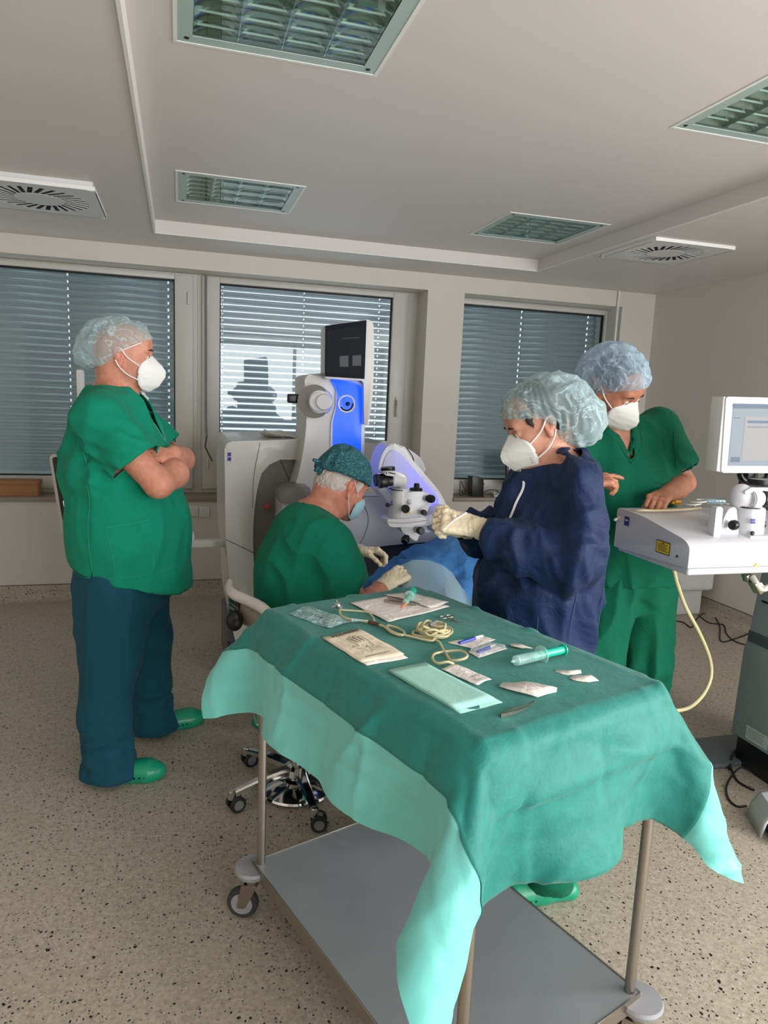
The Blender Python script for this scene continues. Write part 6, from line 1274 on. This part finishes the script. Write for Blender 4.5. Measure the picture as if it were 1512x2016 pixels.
# ---- stool
t = thing('rolling_stool', 'chrome rolling stool with pale curved backrest rail under the surgeon', 'stool', (.45, 2.62, 0)); sc = Vector((.45, 2.62, 0))
MB().lathe([(0, .115), (.030, .115), (.055, .10), (.060, .075), (.05, .06), (0, .06)], sc, n=32).build('hub', chrome_m, t); MB().cyl((.45, 2.62, .10), (.45, 2.62, .52), .026, n=24).build('column', steel_m, t); MB().cyl((.45, 2.62, .30), (.45, 2.62, .52), .036, n=24).build('column_sleeve', chrome_m, t)
MB().lathe([(.02, .052), (.10, .045), (.150, .022), (.154, .014), (.150, .010), (.02, .01)], sc, n=48).build('foot_disc', chrome_m, t)
for k in range(5):
    a = math.radians(202+72*k); d = Vector((math.cos(a), math.sin(a), 0)); n_ = Vector((-d.y, d.x, 0)); P = []
    for s_ in range(7):
        u_ = s_/6; c = sc+d*(.04+.235*u_)+Vector((0, 0, .092-.018*u_+.006*math.sin(u_*PI))); w_ = .024-.010*u_; h_ = .016-.007*u_
        P.append([tuple(c+n_*w_*x+Vector((0, 0, h_*z))) for x, z in ((-1, -1), (1, -1), (1, .5), (.6, 1), (-.6, 1), (-1, .5))])
    arm = MB().grid(P, closed_u=True).build('star_leg', chrome_m, t); e = sc+d*.285
    b = MB(); b.cyl(tuple(e+Vector((0, 0, .05))), tuple(e+Vector((0, 0, .088))), .016, n=16, bev=.004); b.build('stem', chrome_m, arm)
    ca = (.35, -.15, .6, .1, .3)[k]; cd = Vector((math.cos(ca), math.sin(ca), 0)); cn = Vector((-cd.y, cd.x, 0)); wc = e+cd*.018+Vector((0, 0, .031)); r = .031
    MB().box((-.014, -.009, -.01), (.014, .009, .03), .006, 2, M=basis(tuple(wc+Vector((0, 0, .005))), cd, cn)).build('caster_body', grey_m, arm)
    for s_ in (-1, 1): MB().lathe([(.0, .006), (r*.6, .007), (r*.64, .009), (r-.003, .010), (r, .006), (r, -.004), (r-.004, -.008), (0, -.008)], wc+cn*s_*.019, cn*s_, 28).build('wheel', rubber_m, arm); MB().lathe([(0, .0088), (r*.62, .0085), (r*.62, .004)], wc+cn*s_*.019, cn*s_, 24).build('wheel_cover', grey_m, arm)
MB().lathe([(0, .52), (.17, .52), (.185, .535), (.185, .56), (.17, .575), (0, .58)], sc, n=40).build('seat', black_m, t)
MB().tube([(.44, 2.64, .54), (.25, 2.50, .54), (.18, 2.46, .60), (.175, 2.46, .70)], .012, 10).build('back_bracket', black_m, t)
rail = cr([at(452, 1146, y=2.62), at(452, 1160, y=2.56), at(464, 1172, y=2.50), at(492, 1184, y=2.44), at(520, 1200, y=2.38), at(536, 1222, y=2.36)], 6); MB().tube(rail, [.012+.008*min(1, i/10) for i in range(len(rail))], 12).build('backrest_rail', mat('pale rail', (208, 204, 198), .35, coat=.3), t)
P = [[tuple(Vector(p)+Vector((.004*(1 if j else 0), .012, -.012-.085*j))) for j in range(2)] for p in rail[6:]]; MB().grid(P).build('backrest_panel', mat('taupe upholstery', (142, 132, 118), .6), t, solid=.012)
P = [[tuple(Vector(p)+Vector((-.004, -.004, -.020-.075*j))) for j in range(2)] for p in rail[8:15]]; MB().grid(P).build('black_insert', black_m, t, solid=.006)
a0, a1 = Vector(rail[9]), Vector(rail[13]); mpos = (a0+a1)/2+Vector((-.006, -.012, -.055)); MT = basis(tuple(mpos), a1-a0, (0, 0, 1)); 
b = MB(MT); 
for lo, hi in (((-.034, -.020, 0), (.034, -.0185, .001)), ((-.034, .0185, 0), (.034, .020, .001)), ((-.034, -.020, 0), (-.0325, .020, .001)), ((.0325, -.020, 0), (.034, .020, .001))): b.box(lo, hi)
b.build('label_border', mat('label grey', (150, 152, 154), .5), t, smooth=False); mtext('OPPRIM', .019, MT, MATS['label grey'], t)
MB().sphere(tuple(at(462, 1222, y=2.46)), (.030, .03, .038), n=10).build('black_lever', black_m, t)
MB().tube(cr([at(500, 1405, y=2.5), at(504, 1425, y=2.5), at(510, 1426, y=2.5), at(507, 1405, y=2.5)], 4), .003, 6).build('wire_loop', steel_m, t)
# ---- monitor on a stand behind the left man
t = thing('display_stand', 'white framed monitor on a pale stand behind the man at left', 'monitor', (-.3, 3.62, 0)); yq = 3.5
fr = [(96, 895), (330, 885), (358, 1040), (121, 1054)]; slab('housing', fr, yq, .035, shell_m, t, .006, 9); slab('bezel', [(102, 900), (326, 891), (352, 1035), (127, 1049)], yq-.004, .006, black_m, t, .001, 7); slab('screen', [(119, 912), (318, 900), (342, 1024), (132, 1034)], yq-.006, .003, screen_dk, t, 0)
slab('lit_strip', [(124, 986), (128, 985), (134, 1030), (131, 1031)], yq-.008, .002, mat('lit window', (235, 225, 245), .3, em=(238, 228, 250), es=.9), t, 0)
MB().box((-.36, 3.60, .06), (-.30, 3.66, 1.66), .01).build('pole', white_m, t); slab('upper_pole', [(150, 728), (163, 728), (165, 780), (152, 792)], 3.58, .05, white_m, t, .006, 3); MB().box((-.34, 3.54, 1.02), (-.30, 3.62, 1.10), .005).build('mount', white_m, t)
slab('camera_bracket', [(262, 776), (284, 772), (286, 780), (292, 782), (292, 796), (275, 796), (262, 790)], 3.58, .05, white_m, t, .004, 2)
MB().box((-.40, 3.50, 0), (-.18, 3.80, .05), .02).build('foot_plate', base_m, t); slab('black_skirt', [(335, 1112), (352, 1112), (366, 1128), (377, 1143), (335, 1148)], 3.6, .2, black_m, t, .004, 4)
# ---- small devices on the sill of the right window
ysi = 5.50
t = thing('desktop_monitor', 'small black-framed computer monitor glowing lilac on the sill behind the woman', 'monitor', tuple(at(1025, 972, y=5.6)))
slab('bezel', [(998, 893), (1060, 893), (1058, 957), (997, 957)], ysi+.02, .03, black_m, t, .003, 2); slab('screen', [(1003, 898), (1056, 898), (1054, 951), (1002, 951)], ysi+.018, .003, mat('lilac screen', (60, 60, 64), .4, em=(206, 202, 220), es=.85, spec=.1), t, 0); slab('toolbar', [(1003, 905), (1056, 905), (1056, 909), (1003, 909)], ysi+.016, .003, mat('toolbar green', (150, 180, 170), .4), t, 0); slab('stand', [(1020, 957), (1034, 957), (1038, 974), (1016, 974)], ysi+.04, .04, black_m, t, .003)
t = thing('router', 'black upright router box on the sill behind the microscope', 'router', tuple(at(938, 980, y=5.6))); slab('case', [(930, 938), (952, 941), (952, 980), (930, 978)], ysi+.04, .10, black_m, t, .004, 2)
rg = np.random.default_rng(3)
for i in range(6):
    p = [np.array(at(925+i*14, 977+rg.uniform(-4, 3), y=ysi+.02))]; 
    for k in range(6): p.append(p[-1]+np.array((rg.uniform(-.05, .09), rg.uniform(-.01, .02), 0))); p[-1][2] = at(930, 978-abs(rg.normal())*9, y=ysi+.02)[2]
    for q_ in p: q_[2] = max(q_[2], SZ+.006); q_[1] = min(max(q_[1], ysi), 5.66)
    o = MB().tube(cr(p, 4), .0035, 6).build('cable', rubber_m); tag(o, ('black cable on the sill, leftmost of the tangle beside the router', 'black cable on the sill just right of the router', 'black cable winding in the middle of the sill tangle', 'black cable on the sill running to the power strip', 'black cable on the sill draped over the power strip', 'black cable on the sill ending under the lilac monitor')[i], 'cable', 'tangled sill cables')
t = thing('power_strip', 'white power strip among black cables on the window sill', 'power strip', tuple(at(985, 978, y=5.58))); MB().box(tuple(at(972, 978, y=5.55)), tuple(np.array(at(1001, 970, y=5.55))+np.array((0, .05, 0))), .004).build('block', white_m, t)
for px_, lab in ((980, 'left of two thin black cables hanging below the sill'), (986, 'right of two thin black cables hanging below the sill')):
    o = MB().tube(cr([at(px_+2, 978, y=5.47), at(px_, 990, y=5.46), at(px_-2+8*(px_ > 983), 1004, y=5.46), at(px_-8+16*(px_ > 983), 1030, y=5.47)], 5), .003, 6).build('cable', rubber_m); tag(o, lab, 'cable')
# ================================================================== white console at right with its own microscope and monitor
t = thing('laser_console', 'white tabletop laser console on a grey pedestal at the right edge', 'console', (2.5, 2.2, 0)); CX0, CX1, CY0, CY1 = 1.612, 3.05, 1.90, 2.315
con_m = mat('console white', (202, 202, 207), .34, coat=.2); gcab = mat('pedestal grey', (138, 148, 150), .4); gcab2 = mat('pedestal dark band', (84, 92, 96), .4)
prof = [(CY0, 1.062), (CY0, 1.135), (CY0+.03, 1.154), (2.16, 1.194), (CY1, 1.200), (CY1, 1.048)]
pr = rounded(prof, [.004, .022, .05, .05, .012, .004], 5); b = MB(); b.ext([(CX0, y, z) for y, z in pr], (CX1-CX0, 0, 0), .010, 4); b.build('housing', con_m, t)
MB().box((CX0+.010, CY0+.010, 1.034), (CX1, CY1-.01, 1.060), .008, 3).build('under_tray', con_m, t)
# top step to the right: flat deck with a round well
MB().box((1.88, 1.93, 1.150), (CX1, 2.20, 1.163), .006).build('deck', mat('deck grey', (196, 198, 202), .25, coat=.4), t)
slab('upright_guard', [(1411, 998), (1424, 998), (1418, 1062), (1404, 1062)], 1.95, .03, con_m, t, .004, 4)
MS = basis((CX0-.0015, 2.262, 1.158), (0, -1, 0), (0, 0, 1)); b = MB(MS); b.ext([(-.0, .018, 0), (.028, .018, 0), (.028, -.018, 0), (.021, -.015, 0), (.014, -.0175, 0), (.0, -.015, 0)], (0, 0, .001)); b.build('emblem', blue_ink, t, smooth=False)
mtext('ZEISS', .0085, MS@Matrix.Translation((.014, .004, .0016)), white_m, t)
lb = basis((CX0-.0015, 2.03, 1.105), (0, -1, 0), (0, 0, 1)); MB(lb).box((-.036, -.022, 0), (.036, .022, .0008)).build('label_frame', black_m, t, smooth=False); MB(lb).box((-.033, -.019, .0006), (.033, .019, .0012)).build('warning_label', yel, t, smooth=False)
b = MB(lb)
for k in range(7): b.box((-.028+.003*(k % 2), .011-.004*k, .001), (.026-.005*(k % 3), .0125-.004*k, .0016))
b.build('label_print', ink_m, t, smooth=False)['kind'] = 'stuff'; mtext('LASER', .0055, lb@Matrix.Translation((0, .0155, .0014)), ink_m, t)
tri = basis((CX0-.0015, 1.955, 1.088), (0, -1, 0), (0, 0, 1)); MB(tri).ext([(-.006, 0, 0), (.006, 0, 0), (0, .010, 0)], (0, 0, .001)).build('warning_triangle', ink_m, t, smooth=False)
q = at(1488, 1112, y=CY0); MB(basis((q[0], CY0-.001, q[2]), (1, 0, 0), (0, 0, 1))).ext([(-.008, -.006, 0), (.008, -.006, 0), (0, .008, 0)], (0, 0, .001)).build('warning_triangle', yel, t, smooth=False)
# pedestal
XP = 2.40; A1 = at(1437, 1442, x=XP); A2 = at(1478, 1235, x=XP); A3 = at(1495, 1120, x=XP); yfar = A1[1]; ynear = 1.98
bt = at(1437, 1442, x=XP)[2]; bt2 = at(1512, 1485, x=XP)
b = MB(); b.ext([(XP, yfar, bt), (XP, yfar-.01, .55), (XP, A2[1]-.01, A2[2]), (XP, A3[1]-.02, 1.04), (XP, ynear, 1.04), (XP, ynear, bt)], (.55, 0, 0), .012); b.build('pedestal', gcab, t)
z1, z2 = at(1476, 1240, x=XP)[2], at(1474, 1262, x=XP)[2]; MB().box((XP-.004, ynear-.004, z2), (XP+.3, A2[1]+.006, z1), .003).build('dark_band', gcab2, t)
MB().box((XP+.03, ynear+.02, .0), (XP+.55, yfar-.01, bt+.01), .01).build('black_base', black_m, t)
q = at(1493, 1458, x=XP); LM = basis((XP-.001, q[1], q[2]+.01), (0, -1, 0), (0, 0, 1)); MB(LM).box((-.07, -.03, 0), (.05, .03, .001)).build('type_label', mat('label pale', (182, 190, 190), .5), t, smooth=False)
b = MB(LM)
for k in range(5): b.box((-.06, .018-.009*k, .001), (.03-.01*(k % 2), .020-.009*k, .0015))
b.build('label_print', faint_m, t, smooth=False)['kind'] = 'stuff'
q = at(1508, 1186, x=XP); MB(basis((XP-.001, q[1], q[2]), (0, -1, 0), (0, 0, 1))).box((-.02, -.004, 0), (.03, .004, .002)).build('handle_slot', black_m, t, smooth=False)
MB().box((2.10, 2.38, .0), (2.9, 2.62, .028), .012).build('floor_plate', gcab2, t)
br = MB(); br.box((2.20, 2.05, .96), (2.26, 2.10, 1.00), .004, M=None); br.build('bracket', steel_m, t)
MB().tube(cr([at(1480, 1135, y=2.05), at(1490, 1150, y=2.03), at(1500, 1160, y=2.03), at(1525, 1150, y=2.03)], 5), .012, 10).build('clamp_ring', mat('clamp beige', (200, 196, 186), .4), t); slab('clamp_block', [(1486, 1150), (1500, 1146), (1512, 1162), (1498, 1172)], 2.02, .04, steel_m, t, .004); slab('clamp_block', [(1470, 1134), (1482, 1130), (1486, 1142), (1474, 1148)], 2.05, .03, steel_m, t, .004)
slab('green_edge', [(1506, 1160), (1520, 1160), (1520, 1215), (1506, 1212)], 2.0, .02, clog_m, t, .002) if 0 else None
# hanging monitor
t = thing('console_monitor', 'white monitor with a lit pale form on its screen above the right console', 'monitor', tuple(at(1500, 940, y=2.2))); yv = 2.06
slab('side_frame', [(1425, 781), (1434, 781), (1424, 931), (1411, 928)], yv+.002, .06, shell_m, t, .003); slab('front_frame', [(1430, 781), (1640, 786), (1632, 932), (1420, 931)], yv-.004, .05, con_m, t, .005, 4)
scm = mat('pale lit screen', (40, 42, 44), .4, em=(186, 196, 206), es=.78, spec=.1); sb_ = mat('screen blue grey', (30, 34, 38), .4, em=(138, 156, 178), es=.75, spec=.1); sw_ = mat('screen light', (44, 44, 44), .4, em=(204, 202, 200), es=.80, spec=.1)
slab('screen', [(1445, 794), (1625, 798), (1618, 918), (1434, 917)], yv-.007, .004, scm, t, 0); slab('title_bar', [(1445, 795), (1625, 799), (1625, 806), (1445, 804)], yv-.009, .003, sb_, t, 0); slab('form_panel', [(1468, 820), (1620, 823), (1614, 908), (1460, 906)], yv-.009, .003, sw_, t, 0); slab('table_header', [(1473, 828), (1620, 830), (1620, 835), (1473, 833)], yv-.011, .003, sb_, t, 0); slab('table_row', [(1473, 840), (1620, 842), (1620, 843.5), (1473, 841.5)], yv-.011, .003, sb_, t, 0); slab('screen_button', [(1440, 900), (1457, 900), (1456, 910), (1439, 910)], yv-.009, .003, sb_, t, 0); slab('side_text', [(1446, 822), (1458, 822), (1458, 823.5), (1446, 823.5)], yv-.009, .003, sb_, t, 0)
MB().tube(cr([at(1456, 933, y=yv+.03), at(1462, 944, y=yv+.03), at(1480, 950, y=yv+.03), at(1506, 944, y=yv+.03), at(1512, 933, y=yv+.03)], 5), .011, 10).build('neck_bracket', black_m, t); MB().box((2.02, yv+.06, 1.21), (2.07, yv+.11, 1.62), .01).build('neck_post', black_m, t)
# microscope on the console
t = thing('console_microscope', 'white microscope head with black knobs standing on the right console', 'microscope', tuple(at(1460, 1070, y=2.0))); yc = 2.0; px2 = (Vector(at(1461, 1000, y=yc))-Vector(at(1460, 1000, y=yc))).length
W3 = lambda a, b, y=yc: Vector(at(a, b, y=y))
MB().lathe([(0, 0), (30*px2, 0), (32*px2, 4*px2), (30*px2, 10*px2), (0, 10*px2)], W3(1464, 1074), (0, 0, 1), 36).build('foot_ring', con_m, t); MB().lathe([(0, 0), (22*px2, 0), (26*px2, 10*px2), (25*px2, 40*px2), (23.5*px2, 62*px2), (0, 62*px2)], W3(1466, 1066), (.02, 0, 1), 36).build('body_tube', con_m, t)
slab('side_wing', [(1420, 1060), (1419, 1040), (1426, 1018), (1436, 1000), (1450, 998), (1455, 1062)], yc-.03, .06, con_m, t, .010, [6, 10, 14, 12, 5, 5], seg=4); MB().lathe([(24*px2, 0), (24.4*px2, 1.2*px2), (24*px2, 2.4*px2)], W3(1470, 998), (.02, 0, 1), 36).build('black_ring', black_m, t)
def knob3(a, b, r, L_, ax, y): 
    p = W3(a, b, y); d = Vector(ax).normalized(); mb = MB(); mb.lathe([(0, L_), (r*.86, L_), (r, L_*.88), (r, L_*.3), (r*.7, L_*.25), (r*.7, 0)], p, d, 20); x, yy, _ = frame_of(d)
    for k in range(12): c = p+(x*math.cos(k*PI/6)+yy*math.sin(k*PI/6))*r; mb.tube([tuple(c+d*L_*.35), tuple(c+d*L_*.85)], r*.1, 4)
    mb.build('knob', black_m, t)['kind'] = 'stuff'
knob3(1450, 1033, 7.5*px2, .030, (-1, -.35, 0), yc-.05); knob3(1488, 1031, 7.5*px2, .030, (1, -.3, 0), yc-.02); knob3(1479, 1049, 3*px2, .01, (0, -1, 0), yc-.055)
slab('emblem', [(1479, 1022), (1487, 1022), (1487, 1026), (1479, 1026)], yc-.060, .003, blue_ink, t, 0); slab('emblem', [(1479, 1027), (1487, 1027), (1487, 1031), (1479, 1031)], yc-.060, .003, blue_ink, t, 0)
MB().sphere(tuple(W3(1459, 978)), (19*px2, 19*px2, 21*px2), n=16).build('prism_housing', con_m, t)
slab('top_cover', [(1466, 968), (1480, 960), (1530, 960), (1530, 970), (1482, 970), (1468, 974)], yc-.04, .07, con_m, t, .008, 4); MB().lathe([(0, 0), (20*px2, 0), (21*px2, 4*px2), (20*px2, 9*px2), (0, 9*px2)], W3(1498, 954), (0, 0, 1), 32).build('black_dial', black_m, t)
for s in (-1, 1):
    o_ = Vector((0, s*.032, 0)); MB().cyl(tuple(W3(1462, 980)+o_), tuple(W3(1488, 980)+o_), 14*px2, 13*px2, n=24, bev=.004).build('ocular_tube', con_m, t); MB().lathe([(12*px2, 0), (15*px2, 2*px2), (15*px2, 12*px2), (17*px2, 14*px2), (17*px2, 30*px2), (14*px2, 36*px2), (0, 34*px2)], W3(1480, 980)+o_, (1, 0, -.08), 28).build('eyepiece', black_m, t)
# things lying on the console
zc = 1.198
t = thing('thin_hose', 'thin cream hose with white tip lying across the left end of the console', 'hose', tuple(at(1290, 1005, z=zc+.01)))
pp = [at(1214, 1022, y=2.30), at(1235, 1010, y=2.28), at(1258, 1005, y=2.22), at(1300, 1005, z=zc+.008), at(1350, 1003, z=zc+.008), at(1380, 1000, z=zc+.008)]; MB().tube(cr(pp, 6), .0042, 8).build('hose', tubing_m, t); MB().cyl(pp[0], tuple(np.array(pp[0])+np.array((-.010, 0, -.004))), .006, .005, n=12, bev=.001).build('tip', white_m, t)
t = thing('yellow_connector', 'yellow plastic connector beside the fist on the console', 'connector', tuple(at(1336, 992, z=zc))); p0, p1 = Vector(at(1322, 990, z=zc+.012)), Vector(at(1350, 988, z=zc+.012)); MB().lathe([(0, 0), (.005, 0), (.005, .015), (.011, .018), (.011, .040), (.008, .043), (.008, .055), (0, .056)], p0, p1-p0, 18).build('body', mat('yellow plastic', (232, 176, 60), .3), t)
t = thing('clear_tube_coil', 'short coil of clear tubing beside the yellow connector', 'tube', tuple(at(1360, 996, z=zc))); c_ = Vector(at(1356, 996, z=zc+.006)); MB().tube([tuple(c_+Vector((.03*math.cos(k*.5)+.002*k, .018*math.sin(k*.5), .0008*k))) for k in range(30)], .0035, 6).build('tube', mat('milky tube', (222, 224, 216), .3), t)
t = thing('blister_tray', 'clear blue blister tray with small parts at the back of the console', 'tray', tuple(at(1405, 992, z=zc))); tb = basis(tuple(at(1404, 990, z=zc+.002)), (1, -.15, 0), (.15, 1, 0)); b = MB(tb); b.box((-.055, -.035, 0), (.055, .035, .003), .001); b.build('flange', clear_m, t); b = MB(tb); b.box((-.042, -.025, .003), (.042, .025, .016), .005); b.build('bubble', pouch_m, t); MB(tb).box((-.035, -.004, .004), (.03, .004, .010), .002).build('small_part', blue_m, t); MB(tb).box((-.05, -.034, .0031), (-.0, -.028, .0036)).build('printed_edge', blue_ink, t)
# cream hose hanging below the console
t = thing('cream_hose', 'thick cream hose hanging in a long curve below the console', 'hose', tuple(at(1350, 1395, y=2.2))); MB().tube(cr([at(1326, 1118, y=2.16), at(1334, 1150, y=2.16), at(1350, 1195, y=2.2), at(1378, 1248, y=2.25), at(1397, 1295, y=2.28), at(1400, 1330, y=2.28), at(1388, 1362, y=2.25), at(1366, 1387, y=2.2), at(1340, 1398, y=2.1), at(1290, 1400, y=2.0)], 7), .0075, 10).build('hose', tubing_m, t)
# foot pedal
t = thing('foot_pedal', 'white foot pedal housing on the floor at the right edge', 'pedal', (2.2, 1.98, 0)); A_ = [(1470, 1594), (1483, 1548), (1500, 1539), (1570, 1545), (1570, 1690), (1500, 1652), (1496, 1620), (1512, 1595), (1498, 1600), (1492, 1650)]
pz0 = lambda a, b: Vector(at(a, b, z=0))
P0, P1 = pz0(1470, 1604), pz0(1497, 1650); d1 = (P1-P0); n1 = Vector((-d1.y, d1.x, 0)).normalized()*-1
if n1.x < 0: n1 = -n1
PM = basis(tuple(P0), d1, n1); Lw = d1.length
def pedal_prof(s): return [(0, 0, 0), (.01, 0, .05), (.05, 0, .115*s), (.15, 0, .12*s), (.22, 0, .07), (.23, 0, 0)]
b = MB(); rows = []
for k in range(9):
    u_ = k/8; o_ = P0+d1*u_; rows.append([tuple(o_+n1*x+Vector((0, 0, z))) for x, _, z in [(0, 0, .0), (.012, 0, .06), (.04, 0, .105), (.09, 0, .118), (.17, 0, .10), (.23, 0, .05), (.24, 0, 0)]])
b.grid(rows); pm_ = b.build('housing', con_m, t, solid=.008); b = MB(); b.poly([tuple(P0+d1*.05+n1*x+Vector((0, 0, z))) for x, z in ((.005, 0), (.012, .06), (.04, .105), (.09, .118), (.17, .10), (.23, .05), (.235, 0))]); b.build('rear_wall', con_m, t); MB().box((-.02, -.09, .02), (.12, .09, .035), .006, M=basis(tuple(P0+d1*.5+n1*.12), d1, n1)).build('treadle', rubber_m, t)
# cables on the floor
def cable(pts, lab, r=.0045, y=None): o = MB().tube(cr([tuple(np.array(at(a, b, z=r))+np.array((0, 0, h))) for a, b, h in pts], 7), r, 7).build('cable', rubber_m); tag(o, lab, 'cable'); return o
cable([(1324, 1222, 0), (1345, 1225, 0), (1361, 1235, 0), (1372, 1218, 0), (1386, 1208, 0), (1404, 1212, 0), (1417, 1232, 0), (1419, 1262, 0), (1445, 1258, 0), (1480, 1245, 0)], 'black floor cable looping left of the pedestal toward the casing')
cable([(1375, 1211, 0), (1396, 1226, 0), (1424, 1230, 0), (1430, 1247, 0), (1446, 1262, 0), (1476, 1272, 0)], 'shorter black floor cable crossing the loop near the pedestal')
cable([(1384, 1482, 0), (1412, 1475, 0), (1428, 1466, .01), (1442, 1456, .02)], 'black cable stub left of the black pedestal base')
cable([(1470, 1587, 0), (1450, 1587, 0), (1434, 1572, 0), (1430, 1550, .0), (1440, 1532, .01), (1456, 1524, .03), (1475, 1530, .03)], 'black cable looping from the foot pedal'); cable([(1438, 1510, .0), (1450, 1535, .0), (1468, 1548, 0), (1485, 1556, 0)], 'black cable curling under the pedestal base behind the pedal', .005)
cable([(1436, 1514, .0), (1440, 1498, .03), (1455, 1492, .05), (1478, 1488, .06)], 'grey sheathed cable rising into the pedestal base', .007)
